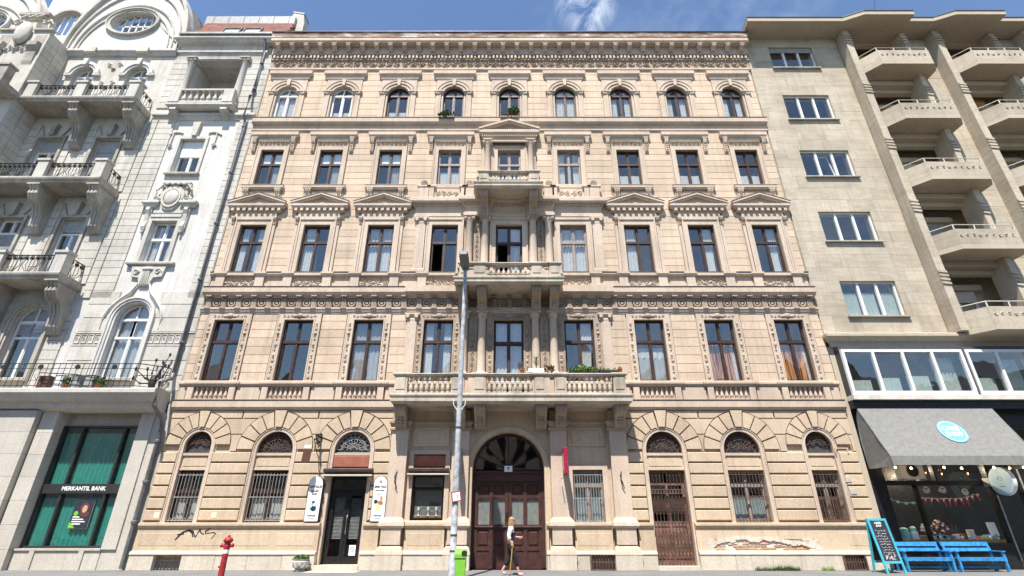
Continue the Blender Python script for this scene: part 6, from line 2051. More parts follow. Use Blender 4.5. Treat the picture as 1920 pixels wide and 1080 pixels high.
ro(MB().box(13.93, 30, -.46, .05, 6.05, 6.235), 'ribbon_sill', 'dirtywhite')
ro(MB().box(13.95, 30, -.30, .5, 5.72, 6.04), 'dark_recess_box', 'black')  # solid black box stands in for the dark recess under the sill
ro(MB().box(13.72, 13.95, -.0, .5, 0, 8.4), 'corner_pier', 'rsoff')
# awning: sloping canvas, valance, cheeks
ax0, ax1 = 14.02, 19.45
b = MB()
nxa, nya = 24, 10
vs = []
for j in range(nya + 1):
    t = j / nya
    for k in range(nxa + 1):
        u = k / nxa
        sag = -.03 * math.sin(PI * t) * (1 + .3 * math.sin(9 * u))
        vs.append((ax0 + (ax1 - ax0) * u, -.32 - 1.06 * t, 5.70 - 1.93 * t + sag))
fs = [(j * (nxa + 1) + k, j * (nxa + 1) + k + 1, (j + 1) * (nxa + 1) + k + 1, (j + 1) * (nxa + 1) + k) for j in range(nya) for k in range(nxa)]
b.add(vs, fs)
aw = ro(b, 'awning', 'awning', smooth=60)
b = MB()
vs = []
for j in range(3):
    for k in range(25):
        u = k / 24; vs.append((ax0 + (ax1 - ax0) * u, -1.385 - .012 * j + .012 * math.sin(k * 1.9) * j, 3.77 - .16 * j))
b.add(vs, [(j * 25 + k, j * 25 + k + 1, (j + 1) * 25 + k + 1, (j + 1) * 25 + k) for j in range(2) for k in range(24)])
ro(b, 'valance', 'awning', aw, smooth=60)
for xx in (ax0, ax1):
    b = MB()
    pts = [(-.32, 5.70), (-.67, 5.05), (-1.03, 4.41), (-1.38, 3.77), (-1.38, 3.45), (-.9, 3.42), (-.4, 3.40), (-.02, 3.44), (-.02, 4.5), (-.1, 5.4)]
    b.add([(xx + .02 * math.sin(k * 2.2), y, z) for k, (y, z) in enumerate(pts)], [tuple(range(len(pts)))])
    ro(b, 'awning_cheek', 'awning', aw)
slope = math.atan2(1.93, 1.06)
def on_awn(x, t, off): # point on the canvas
    return (x, -.32 - 1.06 * t - off * math.sin(slope), 5.70 - 1.93 * t + off * math.cos(slope) - .03)
disc = MB().lathe([(.50, 0), (.50, .004)], n=28); lg = disc.obj('awning_logo', 'cyan', aw, on_awn(17.05, .50, .03)); lg.rotation_euler = (slope, 0, 0)
for nm, tx, sz, dz in (('lettering', 'CAKE', .26, .13), ('lettering', 'SHOP', .26, -.13)):
    t_ = lettering(tx, sz, 'white', lg, (0, dz, .006), (0, 0, 0), bold=True)
rg_ = MB()
for k in range(28):
    a0, a1 = 2 * PI * k / 28, 2 * PI * (k + 1) / 28
    rg_.add([(.44 * math.cos(a0), .44 * math.sin(a0), .0055), (.455 * math.cos(a0), .455 * math.sin(a0), .0055), (.455 * math.cos(a1), .455 * math.sin(a1), .0055), (.44 * math.cos(a1), .44 * math.sin(a1), .0055)], [(0, 1, 2, 3)])
rg_.obj('logo_rim', 'white', lg)
# shopfront: black frame, big panes, stall riser, door, dark shop inside
b = MB()
b.box(13.95, 14.60, .10, .40, 0, 5.72); b.box(14.60, 18.70, .12, .36, 0, .86); b.box(14.60, 18.70, .12, .36, 2.86, 3.02)
b.box(15.72, 15.80, .14, .34, .86, 2.86); b.box(18.62, 18.72, .12, .36, .86, 5.72); b.box(14.60, 18.62, .14, .36, 5.2, 5.72); b.box(16.6, 16.68, .14, .34, 3.02, 5.2)
b.box(19.85, 20.15, .10, .40, 0, 5.72); b.box(20.15, 30, .2, .4, 0, .5); b.box(20.15, 30, .2, .4, 5.0, 5.72); b.box(18.72, 19.85, .15, .35, 2.6, 2.75)
for xx in (21.6, 23.4, 25.2): b.box(xx, xx + .1, .2, .4, .5, 5.0)
sf = ro(b, 'shopfront', 'black')
for a, c, z0, z1 in ((14.60, 15.72, .86, 2.86), (15.80, 18.62, .86, 2.86), (14.60, 16.6, 3.02, 5.2), (16.68, 18.62, 3.02, 5.2), (20.15, 21.6, .5, 5.0), (21.7, 23.4, .5, 5.0), (18.8, 19.8, .1, 2.6)):
    pane(sf, a, c, z0, z1, .24, 'lowglass')
b = MB(); b.box(13.96, 30, 2.4, 2.5, 0, 5.7); b.box(13.96, 14.0, .4, 2.4, 0, 5.7); b.box(13.96, 30, .4, 2.4, 5.45, 5.6); ro(b, 'shop_interior', 'black')
ro(MB().box(14.62, 18.60, .30, .80, .86, .97), 'window_shelf', 'wood_light', sf)
ro(MB().box(20.3, 21.4, .18, .24, 4.25, 4.33), 'white_strip', 'white', sf); ro(MB().box(18.70, 18.74, .08, .12, .3, 2.5), 'door_trim', 'zinc', sf); ro(MB().box(19.83, 19.87, .08, .12, .3, 3.6), 'door_trim', 'zinc', sf)
for k, xx in enumerate((14.9, 16.3, 17.6)):
    sp_ = MB().lathe([(.07, 0), (.07, .10), (.03, .12)], n=10).obj('ceiling_spot', 'zinc', MOD, (xx - MXO, .75, 5.2))
    MB().lathe([(.055, -.006), (.055, .0)], n=10).obj('spot_lens', 'amber', sp_)
    ld = bpy.data.lights.new('spot_glow', 'POINT'); ld.energy = 55; ld.color = (1.0, .80, .58); ld.shadow_soft_size = .08
    lo_ = bpy.data.objects.new('spot_glow', ld); COL.objects.link(lo_); lo_.parent = sp_; lo_.location = (0, .30, -1.7)
MODROOFCABLE = MB().tube([(20.6, -1.5, 27.72), (20.85, -1.7, 28.6), (21.3, -2.0, 30.2)], .016, 5).obj('roof_cable', 'darkmetal')
tag(MODROOFCABLE, 'thin dark cable rising into the sky from the eave of the travertine block', 'cable')

# ================================================================== shop window display
rd_ = random.Random(77)
def thing_mesh(mb, name, mat, label, cat, loc=(0, 0, 0), group=None, smooth=None, rot=None):
    o = mb.obj(name, mat, None, loc, smooth, None, rot); return tag(o, label, cat, group)
# mint cake tins and jars
def tin(x, y, z, r, h, mat, label, nm='cake_tin'):
    b = MB(); b.lathe([(r, 0), (r * 1.02, .02), (r, .03), (r, h * .75), (r * 1.05, h * .77), (r * 1.05, h * .85), (r * .6, h * .95), (.02, h)], n=14)
    return thing_mesh(b, nm, mat, label, 'tin', (x, y, z), smooth=40)
tin(15.02, .50, .97, .15, .42, 'mint', 'large mint green tin on the cake shop window shelf')
tin(15.42, .55, .97, .11, .46, 'mint', 'small mint green tin beside the large one in the cake shop window')
tin(14.75, .52, .97, .09, .30, 'white', 'white jar at the left end of the cake shop window shelf', 'jar')
# boxes, jars and cakes crowded along the shelf
KIND = [('white box', 'white', .24, .26), ('honey brown box', 'wood_light', .26, .14), ('low mint box', 'mint', .22, .12), ('cream paper box', 'paper', .30, .18), ('terracotta coloured box', 'terracotta', .16, .20),
        ('dark chocolate box', 'choc', .20, .12), ('tall white box', 'dirtywhite', .18, .34), ('pink box', 'pink', .18, .12), ('yellowish box', 'yellowpaper', .24, .12), ('pale blue box', 'cyan', .16, .16), ('grey box', 'zinc', .20, .18)]
XS = [15.30, 15.60, 15.96, 16.86, 17.08, 17.26, 17.46, 17.66, 17.86, 18.08, 18.28]
for k, ((nm, mt, w, h), x) in enumerate(zip(KIND, XS)):
    thing_mesh(MB().cham(-w / 2, w / 2, -.09, .09, 0, h, .01), 'cake_box', mt, nm + (' left of the mullion' if x < 15.75 else ' right of the mullion') + ' on the cake shop window shelf', 'box', (x, .42 + .05 * (k % 2), .972), 'cake boxes in the shop window', rot=(0, 0, .15 * math.sin(k * 3)))
mt = empty('macaron_tree', (16.42, .52, .97)); tag(mt, 'brown and cream macaron tree standing in the cake shop window', 'cake stand')
MB().lathe([(.16, 0), (.16, .02), (.03, .04), (.03, .12), (.2, .14), (.2, .16)], n=12).obj('stand', 'white', mt)
for mtl, s, nn in (('choc', 0, 46), ('paper', 1, 20), ('pink', 2, 10)):
    b = MB()
    for k in range(nn):
        t = (k + .5) / nn; a = k * 2.4 + s; z = .18 + .46 * t; r = .30 * (1 - t) ** .7 + .03
        b.blob(r * math.cos(a), r * math.sin(a), z, .062, .062, .045, 6, 4)
    b.obj('macarons', mtl, mt, kind='stuff')
bot = MB().lathe([(.05, 0), (.055, .2), (.02, .28), (.018, .36), (.025, .37)], n=8)
for k, x in enumerate((16.85, 17.0, 17.15)):
    thing_mesh(MB().lathe([(.045, 0), (.05, .22), (.018, .30), (.018, .40)], n=8), 'bottle', 'darkmetal', ['left', 'middle', 'right'][k] + ' one of three dark bottles behind the cake boxes in the shop window', 'bottle', (x, .62, 1.1), 'bottles in the shop window', 40)
for k in range(9):
    e_ = empty('cupcake', (15.95 + .27 * k + (.25 if k > 6 else 0), .345, .972)); tag(e_, ['first', 'second', 'third', 'fourth', 'fifth', 'sixth', 'seventh', 'eighth', 'ninth'][k] + ' cupcake from the left in the cake shop window, with ' + ('pink', 'white', 'mint')[k % 3] + ' frosting', 'cupcake', 'cupcakes in the shop window')
    mk('case', cached('cc', lambda: MB().lathe([(.035, 0), (.05, .06)], n=9).mesh('case')), 'choc' if k % 2 else 'paper', e_)
    mk('frosting', cached('cf%d' % (k % 3), lambda: MB().lathe([(.052, .06), (.05, .09), (.03, .115), (.004, .14)], n=9).mesh('frosting', 60)), ('pink', 'white', 'mint')[k % 3], e_)
cs_ = empty('glass_cake_stand', (15.95, .62, .972)); tag(cs_, 'tall white cake stand with a layered cake behind the mullion of the shop window', 'cake stand')
MB().lathe([(.12, 0), (.12, .015), (.025, .04), (.025, .26), (.2, .28), (.2, .30)], n=14).obj('stand', 'white', cs_); MB().lathe([(.15, .30), (.15, .44), (.10, .45), (.10, .54)], n=14).obj('cake', 'paper', cs_); MB().lathe([(.152, .35), (.152, .38)], n=14).obj('filling', 'pink', cs_)
thing_mesh(MB().box(-.16, .16, -.01, .01, 0, .46), 'menu_card', 'paper', 'white menu card standing at the right end of the cake shop window', 'card', (18.3, .34, 1.1), rot=(-.1, 0, 0))
# vase with dried yellow flowers at left edge
vs_ = empty('flower_vase', (14.78, .75, .97)); tag(vs_, 'vase of dried yellow flowers behind the left shop pane', 'vase')
MB().lathe([(.06, 0), (.09, .15), (.05, .35), (.06, .4)], n=10).obj('vase', 'white', vs_)
b = MB()
for k in range(60):
    a = rd_.uniform(0, 6.28); r = rd_.uniform(0, .16); z = rd_.uniform(.4, 1.0)
    b.blob(r * math.cos(a), r * math.sin(a), z, .03, .03, .04, 5, 3)
b.obj('flowers', 'yellowpaper', vs_)
# pink bunting and mint garland
bt = empty('bunting', (17.0, .33, 2.3)); tag(bt, 'string of pink and white pennants hung across the cake shop window', 'bunting')
pts = []
N = 11
for k in range(N):
    u = k / (N - 1); pts.append((-1.15 + 2.3 * u, 0, .12 + .20 * u - .16 * 4 * u * (1 - u) + .05 * math.sin(5 * u)))
MB().tube(pts, .006, 4).obj('string', 'white', bt)
for k, p in enumerate(pts):
    h = .26; w = .09
    sc = rd_.uniform(.75, 1.35)
    me = cached('penn', lambda: MB().prism([(-w, 0), (0, -h), (w, 0)], -.004, .004).mesh('pennant'))
    mk('pennant', me, 'red' if k == 0 or k > 8 else 'pink', bt, (p[0], -.01, p[2]), rot=(0, rd_.uniform(-.25, .25), rd_.uniform(-.5, .5)), scale=(sc, 1, sc))
    mk('pennant_heart', cached('ph', lambda: MB().prism([(-.045, -.02), (0, -.12), (.045, -.02)], -.008, -.005).mesh('pennant_heart')), 'white', bt, (p[0], -.012, p[2]))
ga = empty('paper_garland', (15.1, .33, 2.25)); tag(ga, 'garland of pale mint paper discs behind the left shop pane', 'garland')
MB().tube([(-.45, 0, .15), (-.15, 0, .04), (.2, 0, -.02), (.6, 0, .0)], .005, 4).obj('string', 'white', ga)
for x, z in ((-.38, .12), (-.1, .02), (.2, -.03), (.48, -.02)): MB().disc_y(0, 0, .065, -.006, .006, 12, .05).obj('paper_disc', 'mint', ga, (x, -.01, z))
for k, x in enumerate((16.15, 16.78, 17.62)):
    st = thing_mesh(MB().disc_y(0, 0, .13, -.004, .004, 18), 'window_sticker', 'concrete', ['left', 'middle', 'right'][k] + ' one of three round white stickers on the cake shop pane', 'sticker', (x, .20, (2.70, 2.70, 2.62)[k]), 'round stickers on the shop pane')
    MB().box(-.06, .06, -.007, -.005, .02, .05).obj('printed_line', 'ink', st)
# string of warm bulbs under the awning
fl = empty('string_lights', (16.7, -1.0, 3.42)); tag(fl, 'string of warm bulbs hanging under the front of the grey awning', 'lights')
MB().tube([(-2.5, 0, .05), (-1.2, 0, .02), (0, 0, .04), (1.3, 0, .02), (2.5, 0, .04)], .008, 4).obj('cable', 'ink', fl)
for k, x in enumerate((-2.35, -1.55, -.55, .35, 1.3, 2.15, 2.4)):
    MB().blob(0, 0, 0, .032, .032, .04, 8, 6).obj('bulb', 'amber', fl, (x, 0.0 + .3 * (k % 2), -.02))
# air conditioner under the awning
ac = empty('air_conditioner', (15.45, -.15, 3.06)); tag(ac, 'white outdoor air conditioner unit under the left end of the awning', 'air conditioner')
MB().cham(-.45, .45, -.17, .15, 0, .58, .02).obj('casing', 'dirtywhite', ac)
b = MB(); b.ring(0, .29, .20, .225, 0, 2 * PI, -.19, -.165, 16)
for k in range(7): b.box(-.2, .2, -.185, -.172, .12 + k * .055, .13 + k * .055)
b.obj('fan_grille', 'iron', ac); MB().disc_y(0, .29, .2, -.1725, -.168, 16).obj('fan', 'ink', ac)
b = MB(); b.box(-.42, -.36, -.2, .26, -.05, -.002); b.box(.36, .42, -.2, .26, -.05, -.002); b.obj('bracket', 'zinc', ac)
# round projecting sign
ds = empty('disc_sign', (18.4, -.70, 2.95)); tag(ds, 'round pale blue projecting sign on a bracket beside the cake shop door', 'sign')
b = MB(); b.lathe([(.50, -.07), (.50, .07)], n=28, cap=False); b.xf(Matrix.Rotation(PI / 2, 4, 'Y')); b.obj('rim', 'white', ds, smooth=40)
for s in (-1, 1):
    b = MB(); b.lathe([(.485, -.004), (.485, .004)], n=28); b.xf(Matrix.Rotation(PI / 2, 4, 'Y')); b.obj('face', paint('pale_blue_sign_face', (0.42, 0.62, 0.74), .4, var=.05) if s < 0 else M['cyan'], ds, (s * .062, 0, 0))
b = MB(); b.spiral(0, .05, 0, .12, 1.0, .012, 1, 0, 12); b.xf(Matrix.Rotation(PI / 2, 4, 'Z')); b.obj('emblem', 'white', ds, (-.07, 0, 0)); MB().box(-.004, 0, -.12, .12, -.2, -.185).obj('emblem_line', 'ink', ds, (-.068, 0, 0))
b = MB(); b.box(-.03, .03, .49, .82, -.15, .15); b.obj('bracket', 'zinc', ds)
# benches
def bench(x, label):
    e = empty('bench', (x, -.78, 0)); tag(e, label, 'bench', 'blue benches outside the cake shop')
    L = 1.72
    for k, z in enumerate((.62, .78)): MB().cham(0, L, 0, .035, 0, .11 + .03 * k, .004).obj('back_slat', 'blue', e, (0, .40 + .05 * k, z), rot=(-.22, 0, 0))
    for k in range(4): MB().cham(0, L, 0, .095, 0, .03, .003).obj('seat_slat', 'blue', e, (0, -.12 + k * .115, .42 - .012 * k))
    MB().box(0, L, -.125, -.10, .34, .42).obj('apron', 'blue', e); MB().box(.1, L - .1, .15, .19, .10, .17).obj('stretcher', 'blue', e)
    for xx in (.02, L - .09):
        MB().extr([(-.13, 0), (-.03, 0), (-.05, .62), (-.12, .62)], xx, xx + .07).obj('leg', 'blue', e)
        MB().extr([(.36, 0), (.46, 0), (.42, .45), (.52, .92), (.46, .92), (.35, .45)], xx, xx + .07).obj('leg', 'blue', e)
        MB().box(xx - .015, xx + .085, -.16, .44, .621, .65).obj('armrest', 'blue', e)
bench(13.78, 'blue slatted bench next to the chalkboard outside the cake shop'); bench(15.62, 'blue slatted bench further right outside the cake shop, beside the door')
# chalkboard A-frame
ab = empty('chalkboard', (12.98, -1.15, 0), R(6)); tag(ab, 'turquoise framed A-shaped chalkboard standing left of the blue benches', 'chalkboard')
def leafboard(tilt, nm, front):
    f = MB(); f.box(-.36, -.29, -.02, .02, 0, 1.70); f.box(.29, .36, -.02, .02, 0, 1.70); f.box(-.29, .29, -.02, .02, 1.63, 1.70); f.box(-.29, .29, -.02, .02, .30, .37)
    o = f.obj(nm, 'turq', ab, (0, -.30 if front else .30, 0), rot=(-tilt, 0, 0))
    MB().box(-.29, .29, -.005, .012, .37, 1.63).obj('board', 'chalk', o)
    return o
fr_ = leafboard(.17, 'front_frame', True); leafboard(-.17, 'back_frame', False)
lettering('CAKE', .10, 'paper', fr_, (0, -.010, 1.55), bold=True); lettering('SHOP', .08, 'paper', fr_, (0, -.010, 1.46), bold=True)
rc = random.Random(5)
for k in range(9):
    b = MB(); x = -.2 + rc.uniform(-.04, .05)
    while x < .18:
        w = rc.uniform(.02, .05); z = 1.30 - k * .085 + rc.uniform(-.012, .012)
        b.tube([(x, -.009, z), (x + w * .4, -.009, z + rc.uniform(-.02, .03)), (x + w, -.009, z + rc.uniform(-.015, .015))], .005, 4); x += w + .015
    b.obj('chalk_line', 'paper', fr_)
b = MB()
for k in range(26): b.spiral(rc.uniform(-.2, .2), rc.uniform(.42, .60), -.009, rc.uniform(.015, .04), 1.2, .004, 1, rc.uniform(0, 6), 6)
b.obj('chalk_drawing', 'paper', fr_)

# ================================================================== street furniture
lp = empty('street_lamp', (-1.62, -3.72, 0)); tag(lp, 'tall flaking pale grey street lamp in front of the main gate', 'street lamp')
MB().lathe([(.12, 0), (.12, .5), (.10, .55), (.098, 2.5), (.085, 6), (.062, 10.25)], n=14).obj('pole', 'pole', lp, smooth=40)
b = MB(); b.lathe([(.106, 1.18), (.106, 1.23)], n=14); b.lathe([(.106, .76), (.106, .80)], n=14); b.lathe([(.096, 4.35), (.096, 4.42)], n=14); b.obj('clamp_bands', 'darkmetal', lp)
b = MB()
for s in (-1, 1): b.tube([(s * .07, -.03, 4.95), (s * .19, -.06, 5.12), (s * .21, -.06, 5.30)], .016, 5); 
b.obj('wire_prongs', 'white', lp)
b = MB()
b.prism([(-.10, 0), (.10, 0), (.165, .28), (.165, .95), (.12, 1.08), (-.12, 1.08), (-.165, .95), (-.165, .28)], -.09, .05)
b.xf(Matrix.Translation((0, .12, 10.32)) @ Matrix.Rotation(R(82), 4, 'X')); hd_ = b.obj('lamp_head', 'lampgrey', lp)
b = MB(); b.prism([(-.12, .38), (.12, .38), (.12, .86), (.07, .96), (-.07, .96), (-.12, .86)], -.12, -.088)
b.xf(Matrix.Translation((0, .12, 10.32)) @ Matrix.Rotation(R(82), 4, 'X') @ Matrix.Scale(-1, 4, (0, 1, 0)))
b.v = [(x, y, z - .02) for x, y, z in b.v]; b.obj('lamp_lens', 'lens', hd_)
MB().tube([(0, 0, 10.2), (0, -.06, 10.33), (0, -.2, 10.38)], .06, 8).obj('spigot', 'lampgrey', lp)
sg = MB().box(-.15, .15, -.008, .0, -.15, .15).obj('pole_sign', 'red', None, (-1.58, -3.84, 2.28), rot=(0, R(-10), R(8))); tag(sg, 'small tilted white square sign with red border on the lamp pole', 'sign')
MB().box(-.118, .118, -.012, -.009, -.118, .118).obj('sign_face', 'paper', sg); lettering('13', .11, 'greyiron', sg, (0, -.0165, 0))
bn = empty('litter_bin', (-1.37, -3.72, 0)); tag(bn, 'lime green litter bin strapped to the lamp post', 'litter bin')
b = MB(); b.horiz([(-.17, -.13), (.15, -.13), (.15, .13), (-.17, .13)], .08, .62)
vs = b.v; b.v = [(x * (.80 if z < .3 else 1.0), y * (.80 if z < .3 else 1.0), z) for x, y, z in vs]
b.obj('body', 'green', bn)
b = MB(); b.extr([(-.15, .60), (-.155, .70), (-.12, .79), (-.05, .83), (.10, .83), (.145, .78), (.15, .60)], -.185, .165); hdp = b.obj('hood', 'green', bn)
b = MB(); b.disc_y(0, 0, .085, -.004, .004, 14); b.obj('slot', 'ink', hdp, (.10, -.1525, .72)); MB().disc_y(0, 0, .06, -.004, .004, 12).obj('slot', 'ink', hdp, (.169, 0, .72), rot=(0, 0, PI / 2))
MB().box(.152, .156, -.05, .05, .35, .5).obj('sticker', 'paper', bn)

hy = empty('fire_hydrant', (-8.15, -4.25, 0)); tag(hy, 'red standing fire hydrant with a white band at the kerb', 'fire hydrant')
MB().lathe([(.13, 0), (.13, .05), (.085, .07), (.078, .84)], n=14).obj('standpipe', 'red', hy, smooth=40)
MB().lathe([(.082, .74), (.082, .84)], n=14).obj('band', 'white', hy, smooth=40)
b = MB(); b.lathe([(.075, .84), (.085, .86), (.09, .96), (.075, 1.0), (.10, 1.02), (.13, 1.06), (.13, 1.09), (.10, 1.14), (.04, 1.17), (.035, 1.21), (.001, 1.22)], n=14); b.obj('head', 'red', hy, smooth=40)
for s in (-1, 1):
    b = MB(); b.lathe([(.045, 0), (.045, .07), (.055, .075), (.055, .11), (.02, .115)], n=10); b.xf(Matrix.Translation((s * .07, 0, .93)) @ Matrix.Rotation(s * PI / 2.3, 4, 'Y')); b.obj('outlet', 'red', hy, smooth=40)
MB().blob(-.10, -.02, .4, .03, .03, .03, 6, 4).obj('bolt', 'red', hy)

pp = empty('planter_pot', (-7.30, -.52, 0)); tag(pp, 'round concrete planter with low greenery by the shop door step', 'planter')
MB().lathe([(.18, 0), (.19, .04), (.15, .06), (.22, .12), (.28, .22), (.29, .30), (.25, .35), (.28, .38), (.25, .38), (.22, .33)], n=18).obj('bowl', 'concrete', pp, smooth=35)
b = MB()
for k in range(9):
    a = 2 * PI * k / 9
    for r in (.09, .06): b.tube([(.285 * math.cos(a + (r * math.cos(t)) / .29), .285 * math.sin(a + (r * math.cos(t)) / .29), .13 + 1.3 * r * math.sin(t)) for t in [PI * q / 6 for q in range(7)]], .012, 4)
b.obj('swag_relief', 'concrete', pp)
def leaves(n, rx, ry, z0, h, size, rng, up=.5):
    b = MB()
    for k in range(n):
        a = rng.uniform(0, 2 * PI); q = math.sqrt(rng.random()); x, y = rx * q * math.cos(a), ry * q * math.sin(a); z = z0 + rng.random() * h * (1 - .5 * q)
        d = Vector((rng.gauss(0, 1), rng.gauss(0, 1), rng.gauss(up, .6))).normalized(); s = d.cross(Vector((rng.gauss(0, 1), rng.gauss(0, 1), rng.gauss(0, 1)))).normalized()
        l = size * rng.uniform(.6, 1.3); w = l * .32; p = Vector((x, y, z))
        b.add([tuple(p), tuple(p + d * l * .5 + s * w), tuple(p + d * l), tuple(p + d * l * .5 - s * w)], [(0, 1, 2, 3)])
    return b
rl = random.Random(12)
leaves(170, .25, .25, .35, .13, .10, rl).obj('foliage', 'leaf', pp)
def blades(n, x0, x1, y0, y1, h, rng):
    b = MB()
    for k in range(n):
        x = rng.uniform(x0, x1); y = rng.uniform(y0, y1); hh = h * rng.uniform(.4, 1.2); dx = rng.gauss(0, .05); dy = rng.gauss(-.03, .04)
        b.add([(x - .008, y, 0), (x + .008, y, 0), (x + dx, y + dy, hh)], [(0, 1, 2)])
    return b
for k, (a, c, n) in enumerate(((8.75, 10.35, 420), (11.15, 11.55, 110), (9.5, 10.1, 160))):
    w_ = blades(n, a, c, -.42, -.28, .14 if k != 2 else .2, rl).obj('weeds', 'brightleaf' if k == 1 else 'leaf'); w_['kind'] = 'stuff'
    tag(w_, ['strip of weeds growing along the foot of the peach house below the bare bricks', 'small tuft of grass left of the right cellar grate', 'taller weeds in the middle of the strip below the bare bricks'][k], 'weeds')

# ================================================================== signs and fixings on the peach house
def board_sign(x, label, lines, deco):
    e = empty('shop_sign', (x, -.10, 1.58)); tag(e, label, 'sign', 'arched shop signs beside the black door')
    w = .27; H = 1.58
    pts = [(-w, 0), (w, 0), (w, H - w)] + [(w * math.cos(PI * k / 12), H - w + w * math.sin(PI * k / 12)) for k in range(1, 12)] + [(-w, H - w)]
    MB().prism(pts, -.14, .0).obj('case', 'ink', e)
    MB().prism([(px * .93, pz * .985 + .012) for px, pz in pts], -.146, -.139).obj('face', 'white', e)
    for tx, sz, z, m_, bd in lines: lettering(tx, sz, m_, e, (0, -.15, z), bold=bd)
    for k, (mt_, px, pz, rx, rz) in enumerate(deco): MB().disc_y(px, pz, rx, -.1505 - .0004 * k, -.1465, 12, rz).obj('printed_picture', mt_, e)
    for z in (.35, .8, 1.2): MB().box(w, w + .05, -.07, .02, z, z + .05).obj('wall_bracket', 'ink', e)
board_sign(-7.29, 'white arched shop sign with a lilac picture, left of the black shop door',
           [('ANTIQUE', .105, 1.20, 'ink', True), ('GALLERY', .075, 1.05, 'ink', True), ('SHOP', .075, .94, 'ink', True), ('NOSTALGIA', .055, .20, 'ink', True), ('1055 Budapest', .035, .12, 'greyiron', False)],
           [('cyan', -.0, .50, .14, .13), ('vest', .03, .44, .10, .09), ('yellowpaper', -.08, .53, .05, .06), ('white', .05, .58, .05, .06), ('choc', .0, .66, .06, .05)])
board_sign(-4.84, 'white arched shop sign with an orange picture, right of the black shop door',
           [('GMA VILD', .10, 1.20, 'ink', True), ('ANTIK & DESIGN', .045, 1.07, 'ink', True), ('galeria', .06, .95, 'greyiron', False), ('NOSTALGIA', .055, .20, 'ink', True), ('1055 Budapest', .035, .12, 'greyiron', False), ('G', .12, 1.38, 'ink', True)],
           [('wood_light', .04, .66, .12, .06), ('vest', -.12, .68, .07, .07), ('terracotta', .07, .62, .09, .05), ('yellowpaper', -.02, .48, .07, .12), ('wood_light', .08, .80, .05, .08)])
hs_ = empty('hanging_sign', (-7.42, 0, 4.25)); tag(hs_, 'small dark plaque hanging from a scrolled iron bracket between two arches', 'sign')
b = MB()
b.tube([(0, -.08, -.45), (0, -.08, .35)], .022, 5); b.tube([(0, -.08, .2), (0, -.85, .2)], .02, 5); b.tube([(0, -.08, -.4), (0, -.35, -.25), (0, -.62, .0), (0, -.82, .2)], .018, 5)
for y, z, r, fl_ in ((-.26, .02, .13, 1), (-.45, .12, .09, -1), (-.2, .34, .12, -1), (-.42, .32, .09, 1), (-.62, .28, .07, -1)):
    q = MB().spiral(0, 0, 0, r, 1.4, .018, fl_, 0, 10); q.xf(Matrix.Translation((0, y, z)) @ Matrix.Rotation(PI / 2, 4, 'Z')); b.add(q.v, q.f)
    b.blob(.0, y, z + r, .05, .05, .05, 5, 4)
b.blob(0, -.08, .42, .05, .05, .12, 6, 4)
b.obj('bracket', 'iron', hs_)
MB().box(-.17, .17, -.80, -.77, -.62, -.16).obj('plaque', 'choc', hs_, rot=(0, R(4), R(-14))); MB().box(-.15, .15, -.82, -.80, -.12, -.02).obj('name_strip', 'paper', hs_, rot=(0, R(4), R(-14)))
for x, s, mat_, lab in ((2.16, 1, 'boxred', 'crimson box sign projecting from the pier right of the main gate'), (-1.86, -1, 'greyiron', 'grey box sign projecting from the pier behind the lamp post')):
    e = empty('box_sign', (x, -.6, 3.66)); tag(e, lab, 'sign')
    MB().cham(-.07, .07, -.36, .34, -.46, .46, .012).obj('box', mat_, e)
    b = MB(); b.box(-.03, .03, .34, .38, .2, .26); b.box(-.03, .03, .34, .38, -.3, -.24); b.obj('bracket', 'iron', e)
    if s > 0:
        t_ = lettering('PARKING', .14, 'white', e, (-.072, 0, 0), rot=(PI / 2, PI / 2, -PI / 2)); MB().box(-.16, -.13, -.05, .25, -.62, -.6).obj('camera_arm', 'iron', e)
for x, lab, mat_ in ((-13.12, 'yellowed notice pasted beside the downpipe on the lowest rusticated block', 'yellowpaper'), (-10.98, 'white and yellow notice pasted between the first two barred windows', 'yellowpaper')):
    n_ = MB().box(-.10, .10, -.004, 0, -.10, .10).obj('notice', mat_, None, (x, -.102, 1.80)); tag(n_, lab, 'notice'); MB().box(-.085, .065, -.006, -.0045, -.07, .08).obj('sheet', 'paper', n_)
    MB().box(-.03, .03, -.0075, -.0062, .02, .035).obj('printed_line', 'ink', n_)
ns_ = MB().box(-.12, .12, -.004, 0, -.17, .17).obj('door_notice', 'paper', None, (-5.76, .225, .62)); tag(ns_, 'white no smoking notice low on the right leaf of the black shop door', 'notice')
b = MB(); b.ring(0, .03, .06, .075, 0, 2 * PI, -.007, -.005, 16); b.prism([(-.05, .07), (-.04, .08), (.05, -.01), (.04, -.02)], -.0075, -.0055); b.obj('symbol', 'ink', ns_)
# small wall plates at the right end, faded stickers and an iron hook on two piers
for x, z, m_ in ((13.05, 3.05, 'concrete'), (13.12, 2.62, 'concrete')):
    p_ = MB().cham(-.11, .11, -.02, 0, -.10, .10, .006).obj('wall_plate', m_, APT, (x, -.10, z))
p_ = MB(); p_.box(-.26, .26, -.03, 0, -.02, .02); p_.box(-.26, -.22, -.03, 0, -.2, -.02); p_.box(.22, .26, -.03, 0, -.2, -.02); p_.obj('plate_holder', 'ground', APT, (13.08, -.10, 4.2))
for x in (-4.26, 4.34):
    b = MB(); b.tube([(x, -.24, 3.35), (x - .06, -.30, 3.15), (x - .03, -.34, 2.95), (x + .06, -.3, 2.7)], [.012, .03, .03, .012], 5); b.obj('wall_hook', 'iron', APT)
